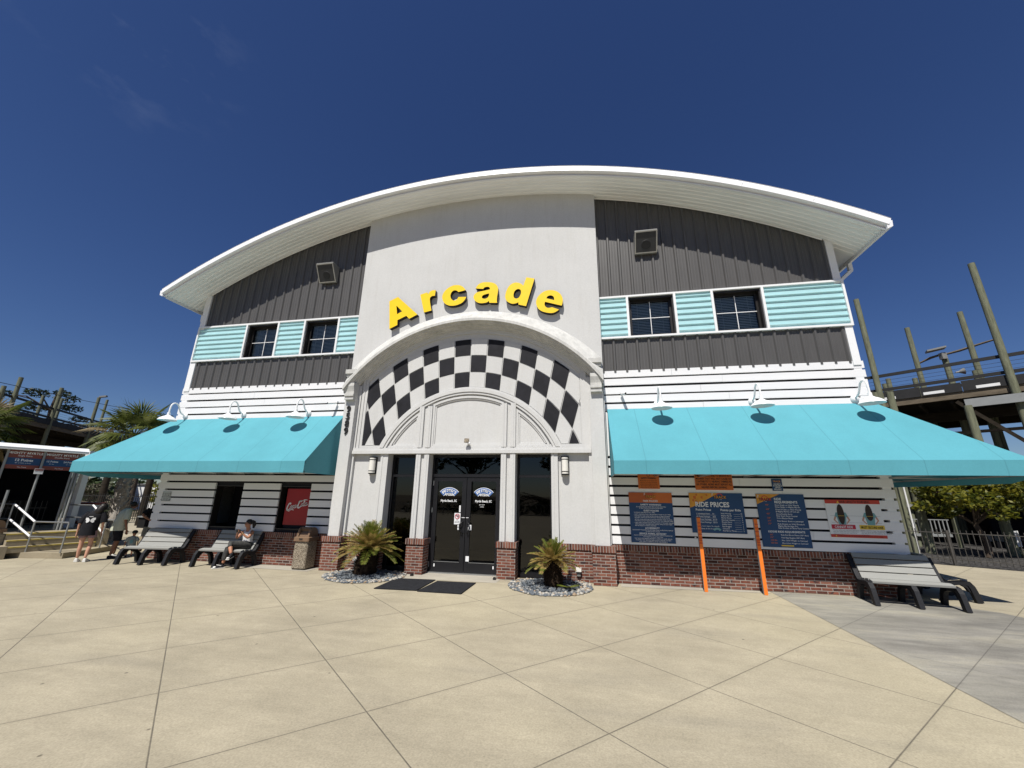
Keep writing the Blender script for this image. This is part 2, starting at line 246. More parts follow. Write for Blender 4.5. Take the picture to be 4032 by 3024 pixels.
WHITE = (0.74, 0.74, 0.745)
MT = dict(
    stucco=stucco_mat(), stucco_old=stucco_stained(),
    slat=mat('white_painted_board', (0.74, 0.74, 0.75), 0.55, 0.03, 1.5, 30, 0.08, 0.35, fine=0.02, stretch=(0.4, 1, 4)),
    trim=mat('white_trim_paint', (0.76, 0.765, 0.77), 0.45, 0.03, 1.5),
    roof_white=mat('white_roof_metal', (0.78, 0.785, 0.80), 0.35, 0.04, 1.2, spec=0.5),
    soffit=mat('white_soffit_metal', (0.80, 0.805, 0.80), 0.5, 0.08, 1.2, spec=0.35, stretch=(0.4, 3, 1)),
    siding=mat('dark_bronze_siding', (0.080, 0.077, 0.075), 0.45, 0.10, 1.6, spec=0.45, fine=0.05, stretch=(2, 2, 0.5)),
    teal=mat('pale_teal_metal', (0.40, 0.64, 0.67), 0.45, 0.06, 2.0, spec=0.4),
    awning=fabric_mat('turquoise_awning_fabric', (0.094, 0.33, 0.395)),
    brick=brick_mat('red_brick', 0.188, 0.0575), cap=brick_mat('brick_rowlock', 0.0575, 0.2, 0.0),
    gapdark=mat('black_backing', (0.012, 0.012, 0.016), 0.9, 0.2, 3),
    blackm=mat('black_metal', (0.010, 0.010, 0.012), 0.4, 0.15, 3, spec=0.35),
    bronze=mat('dark_bronze_frame', (0.016, 0.014, 0.013), 0.4, 0.12, 3, spec=0.45),
    blackp=mat('black_paint', (0.014, 0.014, 0.018), 0.75, 0.30, 5, 60, 0.3, 0.25),
    yellow=mat('yellow_letter_face', (0.86, 0.58, 0.008), 0.5, 0.04, 6, spec=0.3),
    glass=glass_mat('tinted_glass', 0.22), wglass=glass_mat('window_glass', 0.8),
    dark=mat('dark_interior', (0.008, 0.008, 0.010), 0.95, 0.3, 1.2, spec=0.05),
    blind=mat('window_blind', (0.62, 0.66, 0.66), 0.6, 0.05, 2),
    conc=concrete_mat('beige_concrete', (0.375, 0.332, 0.244)),
    concg=concrete_mat('grey_concrete', (0.30, 0.285, 0.25), True, 0.6, True),
    concl=concrete_mat('light_concrete', (0.40, 0.37, 0.31), False),
    concs=concrete_mat('step_concrete', (0.31, 0.265, 0.19), False),
    soil=mat('dry_soil', (0.12, 0.10, 0.07), 0.95, 0.35, 1.5, 20, 0.5, 0.1),
    mulch=speck_mat('dark_mulch', (0.02, 0.018, 0.016), (0.05, 0.045, 0.04), (0.10, 0.095, 0.09), 18),
    agg=speck_mat('exposed_aggregate', (0.17, 0.135, 0.095), (0.32, 0.265, 0.19), (0.46, 0.40, 0.31), 66),
    tan=mat('brown_plastic', (0.17, 0.105, 0.062), 0.5, 0.06, 4, spec=0.4),
    tan2=mat('dark_brown_plastic', (0.055, 0.035, 0.022), 0.5, 0.06, 4, spec=0.4),
    benchg=mat('grey_recycled_board', (0.28, 0.28, 0.262), 0.7, 0.07, 3, 50, 0.15, 0.25, stretch=(0.4, 4, 4), fine=0.04),
    benchb=mat('black_recycled_plastic', (0.013, 0.0135, 0.016), 0.6, 0.25, 6, 50, 0.4, 0.3),
    orange=mat('orange_paint', (0.80, 0.19, 0.02), 0.5, 0.05, 4), 
    wood=wood_mat('weathered_pole', (0.150, 0.155, 0.105)), wood2=wood_mat('weathered_beam', (0.13, 0.105, 0.075), (1, 1, 6)),
    woodd=wood_mat('dark_deck_wood', (0.028, 0.022, 0.016), (1, 1, 4)),
    rubber=mat('black_rubber', (0.012, 0.012, 0.013), 0.7, 0.3, 3),
    matm=mat('charcoal_doormat', (0.022, 0.023, 0.026), 0.95, 0.25, 12, 120, 0.6, 0.1, fine=0.35),
    steel=mat('galvanised_steel', (0.42, 0.43, 0.43), 0.35, 0.12, 5, metal=0.8), 
    bright=mat('steel_rail_glint', (0.82, 0.82, 0.82), 0.25, 0.03, 5, spec=0.8),  # sun glint on the sloped steel rails, put into a pale base colour
    stepy=mat('yellow_nosing_paint', (0.46, 0.36, 0.08), 0.8, 0.35, 6),
    greyp=mat('grey_column_paint', (0.25, 0.26, 0.26), 0.6, 0.1, 3), whitep=mat('white_paint', (0.72, 0.72, 0.71), 0.5, 0.05, 2),
    lampw=mat('white_enamel', (0.80, 0.80, 0.80), 0.3, 0.02, 3, spec=0.5),
    speaker=mat('grey_speaker_case', (0.20, 0.20, 0.19), 0.5, 0.1, 4), grille=mat('dark_speaker_grille', (0.035, 0.035, 0.035), 0.6, 0.3, 60, 120, 0.5),
    sblue=mat('sign_blue', (0.012, 0.055, 0.15), 0.45, 0.08, 2), sorange=mat('sign_orange', (0.52, 0.13, 0.022), 0.45, 0.10, 2), sgold=mat('sign_gold', (0.62, 0.28, 0.03), 0.45, 0.14, 6),
    sred=mat('sign_red', (0.50, 0.05, 0.03), 0.5, 0.06, 3), smaroon=mat('sign_maroon', (0.20, 0.05, 0.035), 0.5, 0.1, 3), swhite=mat('sign_white', (0.72, 0.73, 0.74), 0.45, 0.03, 3),
    scrim=mat('sign_crimson', (0.45, 0.015, 0.04), 0.5, 0.04, 3), syel=mat('sign_yellow', (0.70, 0.47, 0.04), 0.5, 0.04, 3), sgrey=mat('sign_grey_ink', (0.16, 0.16, 0.17), 0.6, 0.05, 3), sblack=mat('sign_black_ink', (0.012, 0.012, 0.012), 0.6, 0.05, 3),
    steal=mat('sign_teal_ink', (0.16, 0.33, 0.35), 0.6, 0.05, 3), sskin=mat('sign_skin_ink', (0.50, 0.27, 0.19), 0.6, 0.05, 3), shair=mat('sign_brown_ink', (0.028, 0.016, 0.012), 0.6, 0.05, 3),
    cokered=mat('red_panel', (0.30, 0.004, 0.008), 0.35, 0.05, 2), lblue=mat('sign_light_blue', (0.06, 0.14, 0.36), 0.5, 0.06, 3),
    sconce=mat('frosted_sconce', (0.74, 0.72, 0.66), 0.4, 0.03, 4),
    skin=mat('skin_tan', (0.42, 0.20, 0.12), 0.55, 0.06, 12, spec=0.35), skin2=mat('skin_light', (0.52, 0.28, 0.19), 0.55, 0.06, 12), skin3=mat('skin_brown', (0.23, 0.11, 0.065), 0.55, 0.06, 12),
    hair=mat('dark_hair', (0.012, 0.009, 0.008), 0.5, 0.3, 40, stretch=(6, 6, 1)), 
    cblack=mat('black_cloth', (0.014, 0.014, 0.017), 0.9, 0.25, 8, 40, 0.3, 0.15), cwhite=mat('white_cloth', (0.66, 0.66, 0.66), 0.85, 0.06, 8, 25, 0.4, 0.15),
    ccream=mat('cream_cloth', (0.50, 0.52, 0.42), 0.9, 0.07, 6, 25, 0.4, 0.15), cpink=mat('mauve_cloth', (0.28, 0.19, 0.20), 0.9, 0.1, 8, 30, 0.3, 0.15), cgrey=mat('grey_cloth', (0.34, 0.38, 0.36), 0.9, 0.12, 14, 25, 0.4, 0.15), cblue=mat('slate_blue_cloth', (0.10, 0.14, 0.20), 0.9, 0.1, 8), ckhaki=mat('khaki_cloth', (0.33, 0.31, 0.24), 0.9, 0.1, 8),
    camo=mat('camouflage_cloth', (0.013, 0.014, 0.016), 0.9, 0.1, 13, c2=(0.075, 0.075, 0.07)), shoe=mat('white_shoe', (0.68, 0.67, 0.63), 0.6, 0.06, 12), shoeb=mat('black_canvas', (0.014, 0.014, 0.018), 0.85, 0.1, 12),
    phone=mat('black_phone', (0.012, 0.012, 0.014), 0.25, 0.05, 4), gold=mat('gold_watch', (0.55, 0.42, 0.18), 0.3, 0.05, 4, metal=0.8),
    sagog=leaf_mat('green_sago_leaf', (0.07, 0.10, 0.012), (0.15, 0.18, 0.028), (0.24, 0.25, 0.045), 3), sagoy=leaf_mat('yellowed_sago_leaf', (0.20, 0.14, 0.035), (0.36, 0.26, 0.085), (0.48, 0.36, 0.15), 4),
    sagot=mat('shaggy_trunk', (0.030, 0.020, 0.013), 0.95, 0.5, 30, 30, 1.0, 0.1), palmg=leaf_mat('palmetto_leaf', (0.045, 0.065, 0.012), (0.095, 0.115, 0.022), (0.17, 0.175, 0.045), 2), palmd=leaf_mat('dry_palm_leaf', (0.16, 0.12, 0.06), (0.24, 0.19, 0.10), (0.32, 0.26, 0.15), 2),
    palmt=mat('palmetto_trunk', (0.36, 0.325, 0.285), 0.95, 0.3, 8, 18, 0.9, 0.1), maple=leaf_mat('yellow_green_leaf', (0.09, 0.10, 0.010), (0.18, 0.18, 0.02), (0.32, 0.27, 0.03), 1.6, 0.45), maple2=leaf_mat('mid_green_leaf', (0.03, 0.045, 0.008), (0.06, 0.08, 0.012), (0.11, 0.12, 0.018), 1.6, 0.4),
    pine=leaf_mat('pine_needle', (0.012, 0.022, 0.009), (0.022, 0.036, 0.014), (0.040, 0.055, 0.02), 0.8, 0.2), oak=leaf_mat('oak_leaf', (0.018, 0.03, 0.008), (0.035, 0.055, 0.013), (0.06, 0.08, 0.02), 0.8, 0.25), greyleaf=leaf_mat('dusty_brown_leaf', (0.05, 0.05, 0.03), (0.09, 0.085, 0.055), (0.13, 0.12, 0.08), 1.2, 0.2),
    bark=mat('bark', (0.085, 0.065, 0.05), 0.95, 0.3, 6, 25, 0.7, 0.1, stretch=(4, 4, 1)),
    peb1=mat('white_pebble', (0.40, 0.375, 0.325), 0.7, 0.2, 9), peb2=mat('slate_pebble', (0.10, 0.115, 0.13), 0.7, 0.3, 9), peb3=mat('tan_pebble', (0.32, 0.24, 0.16), 0.7, 0.2, 9), peb4=mat('grey_pebble', (0.24, 0.24, 0.23), 0.7, 0.25, 9),
    redc=mat('red_cone', (0.75, 0.03, 0.02), 0.5, 0.05, 4), darkroof=mat('dark_roof', (0.10, 0.10, 0.10), 0.8, 0.1, 3), wire=mat('wire', (0.02, 0.02, 0.022), 0.6, 0.05, 3),
    neon=None,
)

# ------------------------------------------------------------------ mesh helpers
class MB:
    def __init__(s): s.v = []; s.f = []; s.mi = []
    def add(s, vs, fs, mi=0):
        o = len(s.v); s.v += [tuple(p) for p in vs]
        for f in fs: s.f.append(tuple(o + i for i in f)); s.mi.append(mi)
        return s
    def box(s, x0, x1, y0, y1, z0, z1, mi=0):
        return s.add([(x0, y0, z0), (x1, y0, z0), (x1, y1, z0), (x0, y1, z0), (x0, y0, z1), (x1, y0, z1), (x1, y1, z1), (x0, y1, z1)],
                     [(0, 3, 2, 1), (4, 5, 6, 7), (0, 1, 5, 4), (1, 2, 6, 5), (2, 3, 7, 6), (3, 0, 4, 7)], mi)
    def obox(s, c, ax, ay, az, mi=0):      # oriented box: centre and three half-axis vectors
        c = Vector(c); ax = Vector(ax); ay = Vector(ay); az = Vector(az)
        P = [c + sx * ax + sy * ay + sz * az for sz in (-1, 1) for sx, sy in ((-1, -1), (1, -1), (1, 1), (-1, 1))]
        return s.add(P, [(0, 3, 2, 1), (4, 5, 6, 7), (0, 1, 5, 4), (1, 2, 6, 5), (2, 3, 7, 6), (3, 0, 4, 7)], mi)
    def bar(s, a, b, w, h, mi=0, up=(0, 0, 1)):
        a = Vector(a); b = Vector(b); d = (b - a); L = d.length / 2; d.normalize()
        up = Vector(up)
        if abs(d.dot(up)) > 0.98: up = Vector((0, 1, 0))
        sd = d.cross(up).normalized(); u2 = sd.cross(d)
        return s.obox((a + b) / 2, d * L, sd * w / 2, u2 * h / 2, mi)
    def prism(s, poly, a0, a1, axis='y', mi=0, mi_side=None, mi_back=None):
        n = len(poly)
        def P(p, a):
            if axis == 'y': return (p[0], a, p[1])
            if axis == 'x': return (a, p[0], p[1])
            return (p[0], p[1], a)
        o = len(s.v); s.v += [P(p, a0) for p in poly] + [P(p, a1) for p in poly]
        s.f.append(tuple(o + i for i in range(n))); s.mi.append(mi)
        s.f.append(tuple(o + n + i for i in reversed(range(n)))); s.mi.append(mi if mi_back is None else mi_back)
        for i in range(n):
            j = (i + 1) % n; s.f.append((o + i, o + n + i, o + n + j, o + j)); s.mi.append(mi if mi_side is None else mi_side)
        return s
    def ring(s, inner, outer, y0, y1, closed=False, mi=0):   # band between two polylines (x,z), front at y0
        n = len(inner); o = len(s.v)
        for pl, y in ((inner, y0), (outer, y0), (outer, y1), (inner, y1)): s.v += [(p[0], y, p[1]) for p in pl]
        for i in range(n if closed else n - 1):
            j = (i + 1) % n
            for a, b in ((0, 1), (1, 2), (3, 0)):
                s.f.append((o + a * n + i, o + b * n + i, o + b * n + j, o + a * n + j)); s.mi.append(mi)
        if not closed:
            s.f.append((o, o + n, o + 2 * n, o + 3 * n)); s.mi.append(mi)
            e = n - 1; s.f.append((o + e, o + 3 * n + e, o + 2 * n + e, o + n + e)); s.mi.append(mi)
        return s
    def tube(s, path, r, n=8, caps=True, mi=0):
        path = [Vector(p) for p in path]; o = len(s.v); k = len(path)
        rs = r if isinstance(r, (list, tuple)) else [r] * k
        t0 = (path[1] - path[0]).normalized(); up = Vector((0, 0, 1)) if abs(t0.z) < 0.9 else Vector((1, 0, 0))
        a = t0.cross(up).normalized()
        for i, p in enumerate(path):
            t = (path[min(i + 1, k - 1)] - path[max(i - 1, 0)]).normalized()
            a = (a - t * a.dot(t)).normalized(); b = t.cross(a)
            s.v += [tuple(p + (a * cos(2 * pi * j / n) + b * sin(2 * pi * j / n)) * rs[i]) for j in range(n)]
        for i in range(k - 1):
            for j in range(n):
                j2 = (j + 1) % n; s.f.append((o + i * n + j, o + i * n + j2, o + (i + 1) * n + j2, o + (i + 1) * n + j)); s.mi.append(mi)
        if caps:
            s.f.append(tuple(o + j for j in reversed(range(n)))); s.mi.append(mi)
            s.f.append(tuple(o + (k - 1) * n + j for j in range(n))); s.mi.append(mi)
        return s
    def lathe(s, prof, c=(0, 0, 0), n=20, mi=0, axis=None, cap=True):
        c = Vector(c); o = len(s.v); k = len(prof)
        q = Vector(axis).to_track_quat('Z', 'Y') if axis is not None else None
        for r, z in prof:
            for j in range(n):
                p = Vector((r * cos(2 * pi * j / n), r * sin(2 * pi * j / n), z))
                if q: p = q @ p
                s.v.append(tuple(c + p))
        for i in range(k - 1):
            for j in range(n):
                j2 = (j + 1) % n; s.f.append((o + i * n + j, o + i * n + j2, o + (i + 1) * n + j2, o + (i + 1) * n + j)); s.mi.append(mi)
        if cap:
            s.f.append(tuple(o + j for j in reversed(range(n)))); s.mi.append(mi)
            s.f.append(tuple(o + (k - 1) * n + j for j in range(n))); s.mi.append(mi)
        return s
    def ball(s, c, r, nu=10, nv=7, mi=0):
        rx, ry, rz = r if isinstance(r, (tuple, list)) else (r, r, r); o = len(s.v)
        for i in range(nv + 1):
            th = pi * i / nv
            for j in range(nu): s.v.append((c[0] + rx * sin(th) * cos(2 * pi * j / nu), c[1] + ry * sin(th) * sin(2 * pi * j / nu), c[2] + rz * cos(th)))
        for i in range(nv):
            for j in range(nu):
                j2 = (j + 1) % nu; s.f.append((o + i * nu + j, o + (i + 1) * nu + j, o + (i + 1) * nu + j2, o + i * nu + j2)); s.mi.append(mi)
        return s
    def pane(s, x0, x1, y, z0, z1): return s.add([(x0, y, z0), (x1, y, z0), (x1, y, z1), (x0, y, z1)], [(0, 1, 2, 3)])
    def quad(s, a, b, c, d, mi=0): return s.add([a, b, c, d], [(0, 1, 2, 3)], mi)
    def text(s, body, size, at, align='L', bold=0.0, ux=(1, 0, 0), uz=(0, 0, 1), mi=0, wid=None, slant=0.0):
        V, F, w = text_shape(body, bold)
        ux = Vector(ux); uz = Vector(uz); at = Vector(at); kx = size
        if wid: kx = wid / max(w, 1e-6)
        off = {'L': 0, 'C': -w * kx / 2, 'R': -w * kx}[align]
        return s.add([at + ux * (p[0] * kx + off + slant * p[1] * size) + uz * p[1] * size for p in V], F, mi)
    def build_each(s, name, mats, parent=None, **kw):      # one object per separate piece
        par = list(range(len(s.v)))
        def find(a):
            while par[a] != a: par[a] = par[par[a]]; a = par[a]
            return a
        for f in s.f:
            for i in f[1:]: par[find(i)] = find(f[0])
        gr = {}
        for f, mi in zip(s.f, s.mi): gr.setdefault(find(f[0]), []).append((f, mi))
        out = []
        for fs in gr.values():
            ids = sorted({i for f, _ in fs for i in f}); ix = {i: k for k, i in enumerate(ids)}
            m_ = MB(); m_.v = [s.v[i] for i in ids]; m_.f = [tuple(ix[i] for i in f) for f, _ in fs]; m_.mi = [mi for _, mi in fs]
            out.append(m_.build(name, mats, parent, **kw))
        return out
    def build(s, name, mats, parent=None, smooth=None, fix=True):
        me = bpy.data.meshes.new(name); me.from_pydata(s.v, [], s.f)
        mats = mats if isinstance(mats, (list, tuple)) else [mats]
        for m in mats: me.materials.append(MT[m] if isinstance(m, str) else m)
        if len(mats) > 1: me.polygons.foreach_set('material_index', s.mi)
        if fix:
            bm = bmesh.new(); bm.from_mesh(me); bmesh.ops.recalc_face_normals(bm, faces=bm.faces); bm.to_mesh(me); bm.free()
        if smooth is not None:
            me.polygons.foreach_set('use_smooth', [True] * len(me.polygons))
            if smooth < 180: me.set_sharp_from_angle(angle=radians(smooth))
        me.update()
        o = bpy.data.objects.new(name, me); COL.objects.link(o)
        if parent: o.parent = parent
        return o
_tc = {}
def text_shape(body, bold):
    k = (body, bold)
    if k in _tc: return _tc[k]
    cu = bpy.data.curves.new('t', 'FONT'); cu.body = body; cu.size = 1.0; cu.resolution_u = 2; cu.offset = bold
    ob = bpy.data.objects.new('t', cu); COL.objects.link(ob)
    dg = bpy.context.evaluated_depsgraph_get(); me = ob.evaluated_get(dg).to_mesh()
    V = [(p.co.x, p.co.y) for p in me.vertices]; F = [tuple(p.vertices) for p in me.polygons]
    ob.evaluated_get(dg).to_mesh_clear(); bpy.data.objects.remove(ob); bpy.data.curves.remove(cu)
    w = max((p[0] for p in V), default=0); _tc[k] = (V, F, w); return _tc[k]
def thing(name, label, cat, loc=(0, 0, 0), rz=0.0, group=None):
    o = bpy.data.objects.new(name, None); o.empty_display_size = 0.2; COL.objects.link(o)
    o.location = loc; o.rotation_euler = (0, 0, rz); return tag(o, label, cat, group)
def tag(o, label, cat, group=None, kind=None):
    o['label'] = label; o['category'] = cat
    if group: o['group'] = group
    if kind: o['kind'] = kind
    return o
def struct(o): o['kind'] = 'structure'; return o
def dup(root, loc, rz=None, label=None):
    def cp(o, par):
        c = o.copy(); COL.objects.link(c)
        if par: c.parent = par
        for ch in KIDS.get(o.name, []): cp(ch, c)
        return c
    KIDS = {}
    for o in COL.objects:
        if o.parent: KIDS.setdefault(o.parent.name, []).append(o)
    r = cp(root, None); r.location = loc
    if rz is not None: r.rotation_euler = (0, 0, rz)
    if label: r['label'] = label
    return r
def arc(cx, cz, r, a0, a1, n):           # angles from straight up, clockwise
    return [(cx + r * sin(a0 + (a1 - a0) * i / n), cz + r * cos(a0 + (a1 - a0) * i / n)) for i in range(n + 1)]
# ------------------------------------------------------------------ ground
g = MB().quad((-900, -900, -0.016), (900, -900, -0.016), (900, 900, -0.016), (-900, 900, -0.016)).build('ground', 'soil'); struct(g)
g = MB().add([(-34, -30, -0.004), (6.235, -30, -0.004), (6.235, 0.04, -0.004), (-8.6, 0.04, -0.004), (-8.6, 13, -0.004), (-34, 13, -0.004)], [(0, 1, 2, 3, 4, 5)]).build('pavement', 'conc'); struct(g)
g = MB().add([(6.235, -30, -0.004), (40, -30, -0.004), (40, -11.0, -0.004), (12.70, 5.03, -0.004), (12.2, 5.4, -0.004), (12.2, 14, -0.004), (8.6, 14, -0.004), (8.6, 0.04, -0.004), (6.235, 0.04, -0.004)], [tuple(range(9))]).build('pavement', 'conc')
struct(g)
g = MB().add([(6.235, -9.5, 0.0), (10.9, -5.2, 0.0), (9.35, -0.72, 0.0), (8.55, -0.1, 0.0), (6.235, -0.02, 0.0)], [(0, 1, 2, 3, 4)]).build('pavement', 'concg'); struct(g)
g = MB().add([(3.44, -0.30, 0.0), (6.2, -0.16, 0.0), (6.2, -0.01, 0.0), (3.44, -0.01, 0.0)], [(0, 1, 2, 3)]).add([(-6.1, -0.42, 0.0), (-3.46, -0.5, 0.0), (-3.46, -0.03, 0.0), (-6.1, -0.03, 0.0)], [(0, 1, 2, 3)]).add([(-1.2, -0.68, 0), (0.95, -0.60, 0), (0.95, 0.12, 0), (-1.2, 0.12, 0)], [(0, 1, 2, 3)]).build('pavement', 'concl'); struct(g)

# ------------------------------------------------------------------ the arcade building
R0 = 17.2; ZC = 9.88 - R0
def az(x, r=R0): return ZC + sqrt(r * r - x * x)
HW = 8.66
B = thing('arcade_building', 'two storey white and dark grey arcade building with curved white roof and checkered entrance arch', 'building')

# dark core behind all the cladding
core = MB()
pl = [(-HW, 0.0), (-HW, az(HW) - 0.03)] + [(x, az(x) - 0.03) for x in [-HW + 2 * HW * i / 40 for i in range(1, 40)]] + [(HW, az(HW) - 0.03), (HW, 0.0)]
def core_piece(x0, x1, y0, y1, z0, z1): core.box(x0, x1, y0, y1, z0, z1)
WINS_UP = [(-6.90, -5.88), (-4.96, -3.93), (4.00, 5.05), (5.95, 6.99)]
WINS_LO = [(-6.875, -6.005), (-4.91, -4.02)]
# side walls, back wall, top gable are closed; the front leaves window holes
core.box(-HW, -HW + 0.1, 0.06, 12.5, 0, az(HW) - 0.03); core.box(HW - 0.1, HW, 0.06, 12.5, 0, az(HW) - 0.03)
core.box(-HW + 0.1, HW - 0.1, 12.4, 12.5, 0, az(HW) - 0.03)
wall = core.build('wall', 'siding', B)
fr = MB()
def front_with_holes(x0, x1, z0, z1, holes, y0, y1, mb):
    xs = x0
    for (a, b, c, d) in sorted(holes):
        mb.box(xs, a, y0, y1, z0, z1); mb.box(a, b, y0, y1, z0, c); mb.box(a, b, y0, y1, d, z1); xs = b
    mb.box(xs, x1, y0, y1, z0, z1)
for sx in (-1, 1):
    fr = MB()
    x0, x1 = (-HW + 0.15, -3.25) if sx < 0 else (3.25, HW - 0.15)
    lo = [(a, b, 0.82, 1.865) for a, b in WINS_LO if x0 < a < x1]; up = [(a, b, 5.44, 6.47) for a, b in WINS_UP if x0 < a < x1]
    front_with_holes(x0, x1, 0.0, 4.9, lo, 0.045, 0.06, fr)
    front_with_holes(x0, x1, 4.9, 6.9, up, 0.045, 0.06, fr)
    fr.build('backing_wall', 'gapdark', B)
# interior: dark rooms behind the openings
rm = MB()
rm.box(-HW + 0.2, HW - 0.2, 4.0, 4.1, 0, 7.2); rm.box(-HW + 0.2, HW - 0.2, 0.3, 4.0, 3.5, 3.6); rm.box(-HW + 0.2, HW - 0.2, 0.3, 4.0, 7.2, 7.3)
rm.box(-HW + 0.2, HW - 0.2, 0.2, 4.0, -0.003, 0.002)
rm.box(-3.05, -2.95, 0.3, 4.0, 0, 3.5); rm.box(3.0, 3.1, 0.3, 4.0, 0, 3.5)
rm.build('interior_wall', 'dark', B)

# corrugated dark siding
def siding(x0, x1, zb, zt, y=0.0, pitch=0.272, phase=0.0):
    xs = []; k = math.floor((x0 - phase) / pitch)
    while True:
        c = phase + k * pitch
        if c > x1 + pitch: break
        for dx, dy in ((-0.042, 0), (-0.018, -0.036), (0.018, -0.036), (0.042, 0), (0.085, 0), (0.092, -0.006), (0.106, -0.006), (0.113, 0), (0.155, 0), (0.162, -0.006), (0.176, -0.006), (0.183, 0)):
            xs.append((c + dx, y + dy))
        k += 1
    xs = [p for p in xs if x0 < p[0] < x1]; xs = [(x0, y)] + xs + [(x1, y)]
    mb = MB(); V = []; F = []
    for i, (x, yy) in enumerate(xs):
        V += [(x, yy, zb), (x, yy, zt(x))]
        if i: F.append((2 * i - 2, 2 * i, 2 * i + 1, 2 * i - 1))
    return mb.add(V, F)
for (a, b) in ((-8.50, -3.2), (3.2, 8.55)):
    siding(a, b, 6.50, lambda x: az(x) + 0.02, phase=3.867).build('siding_panel', 'siding', B, fix=False)
    siding(a, b, 4.55, lambda x: 5.46, phase=3.867).build('siding_panel', 'siding', B, fix=False)
# corner trim boards
for sx in (-1, 1):
    o = 8.68; i = 8.49 if sx < 0 else 8.53
    MB().box(sx * i, sx * o, -0.045, 0.10, 6.45, az(8.6) + 0.02).box(sx * i, sx * o, -0.045, 0.10, 4.50, 5.44).box(sx * i, sx * o, -0.02, 0.6, 0.75, 4.5).build_each('corner_trim', 'trim', B)
    MB().box(sx * i + sx * 0.001, sx * (o - 0.004), 0.6, 12.45, 0.75, 6.9).build('side_cladding', 'slat', B)

# window band: pale teal ribbed metal in white frames
def band(x0, x1, wins, cap_left, cap_right):
    z0, z1, t = 5.40, 6.53, 0.045
    yf = -0.075
    f = MB()
    f.box(x0, x1, yf, 0.04, z1 - t, z1).box(x0, x1, yf, 0.04, z0, z0 + t)
    f.box(x0, x0 + t, yf, 0.04, z0 + t, z1 - t).box(x1 - t, x1, yf, 0.04, z0 + t, z1 - t)
    cells = []; xs = x0 + t
    for a, b in wins:
        f.box(a - 0.055, a, yf, 0.04, z0 + t, z1 - t).box(b, b + 0.055, yf, 0.04, z0 + t, z1 - t)
        cells.append((xs, a - 0.055)); xs = b + 0.055
    cells.append((xs, x1 - t))
    f.build('band_frame', 'trim', B)
    for a, b in cells:
        prof = []; z = z0 + t - 0.1
        while z < z1:
            prof += [(z, -0.028), (z + 0.022, -0.058), (z + 0.045, -0.058), (z + 0.055, -0.028)]; z += 0.1475
        zs = [(z0 + t, -0.028)] + [p for p in prof if z0 + t < p[0] < z1 - t] + [(z1 - t, -0.028)]
        V = []; F = []
        for i, (zz, yy) in enumerate(zs):
            V += [(a, yy, zz), (b, yy, zz)]
            if i: F.append((2 * i - 2, 2 * i - 1, 2 * i + 1, 2 * i))
        MB().add(V, F).build('louvre_panel', 'teal', B, fix=False)
    for a, b in wins:
        w = MB(); c0, c1 = z0 + t, z1 - t
        w.box(a, a + 0.035, -0.02, 0.16, c0, c1).box(b - 0.035, b, -0.02, 0.16, c0, c1).box(a + 0.035, b - 0.035, -0.02, 0.16, c1 - 0.045, c1).box(a + 0.035, b - 0.035, -0.02, 0.16, c0, c0 + 0.035)
        a2, b2, d0, d1 = a + 0.035, b - 0.035, c0 + 0.035, c1 - 0.045
        w.box(a2, a2 + 0.045, 0.10, 0.15, d0, d1).box(b2 - 0.045, b2, 0.10, 0.15, d0, d1).box(a2 + 0.045, b2 - 0.045, 0.10, 0.15, d1 - 0.045, d1).box(a2 + 0.045, b2 - 0.045, 0.10, 0.15, d0, d0 + 0.045)
        wo_ = w.build('window', 'bronze', B)
        gl = MB().pane(a2 + 0.045, b2 - 0.045, 0.125, d0 + 0.045, d1 - 0.045).build('pane', 'wglass', wo_, fix=False)
        xm, zm = (a + b) / 2, (d0 + d1) / 2
        MB().box(xm - 0.0075, xm + 0.0075, 0.108, 0.121, d0 + 0.045, d1 - 0.045).box(a2 + 0.045, xm - 0.0075, 0.108, 0.121, zm - 0.0075, zm + 0.0075).box(xm + 0.0075, b2 - 0.045, 0.108, 0.121, zm - 0.0075, zm + 0.0075).build('muntin', 'trim', wo_)
        bl = MB(); z = d0 + 0.05
        while z < d1 - 0.03:
            bl.add([(a2 + 0.05, 0.175, z), (b2 - 0.05, 0.175, z), (b2 - 0.05, 0.186, z + 0.030), (a2 + 0.05, 0.186, z + 0.030)], [(0, 1, 2, 3)]); z += 0.042
        for q in (0.2, 0.8):
            xx = a2 + (b2 - a2) * q; bl.box(xx - 0.004, xx + 0.004, 0.17, 0.174, d0 + 0.05, d1 - 0.03)
        bl.build('blind', 'blind', wo_, fix=False)
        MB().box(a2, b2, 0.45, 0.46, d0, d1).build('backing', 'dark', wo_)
band(-8.66, -3.17, WINS_UP[:2], True, False)
band(3.17, 8.70, WINS_UP[2:], False, True)

# white board cladding
random.seed(4)
def boards(x0, x1, ztops, h, holes=(), flare=0):
    mb = MB()
    for zt in ztops:
        zb = zt - h; segs = [(x0, x1)]
        for (a, b, c, d) in holes:
            if zb < d - 0.005 and zt > c + 0.005:
                segs = [s for (p, q) in segs for s in ((p, min(q, a)), (max(p, b), q)) if s[1] - s[0] > 0.02]
        for (p, q) in segs:
            cuts = [p]
            if q - p > 2.5: cuts += sorted([p + (q - p) * random.uniform(0.25, 0.75)])
            cuts.append(q)
            for a, b in zip(cuts, cuts[1:]):
                dy = random.uniform(-0.003, 0.003); e = 0.0022
                mb.box(a + (e if a > p else 0), b - (e if b < q else 0), -0.024 + dy, 0.015, zb + random.uniform(-0.002, 0.002), zt)
    return mb
UP = [4.592, 4.395, 4.185, 3.99, 3.785]; LO = [2.545, 2.335, 2.13, 1.925, 1.72, 1.522, 1.32, 1.118, 0.92]
HL = [(a, b, 0.82, 1.865) for a, b in WINS_LO]
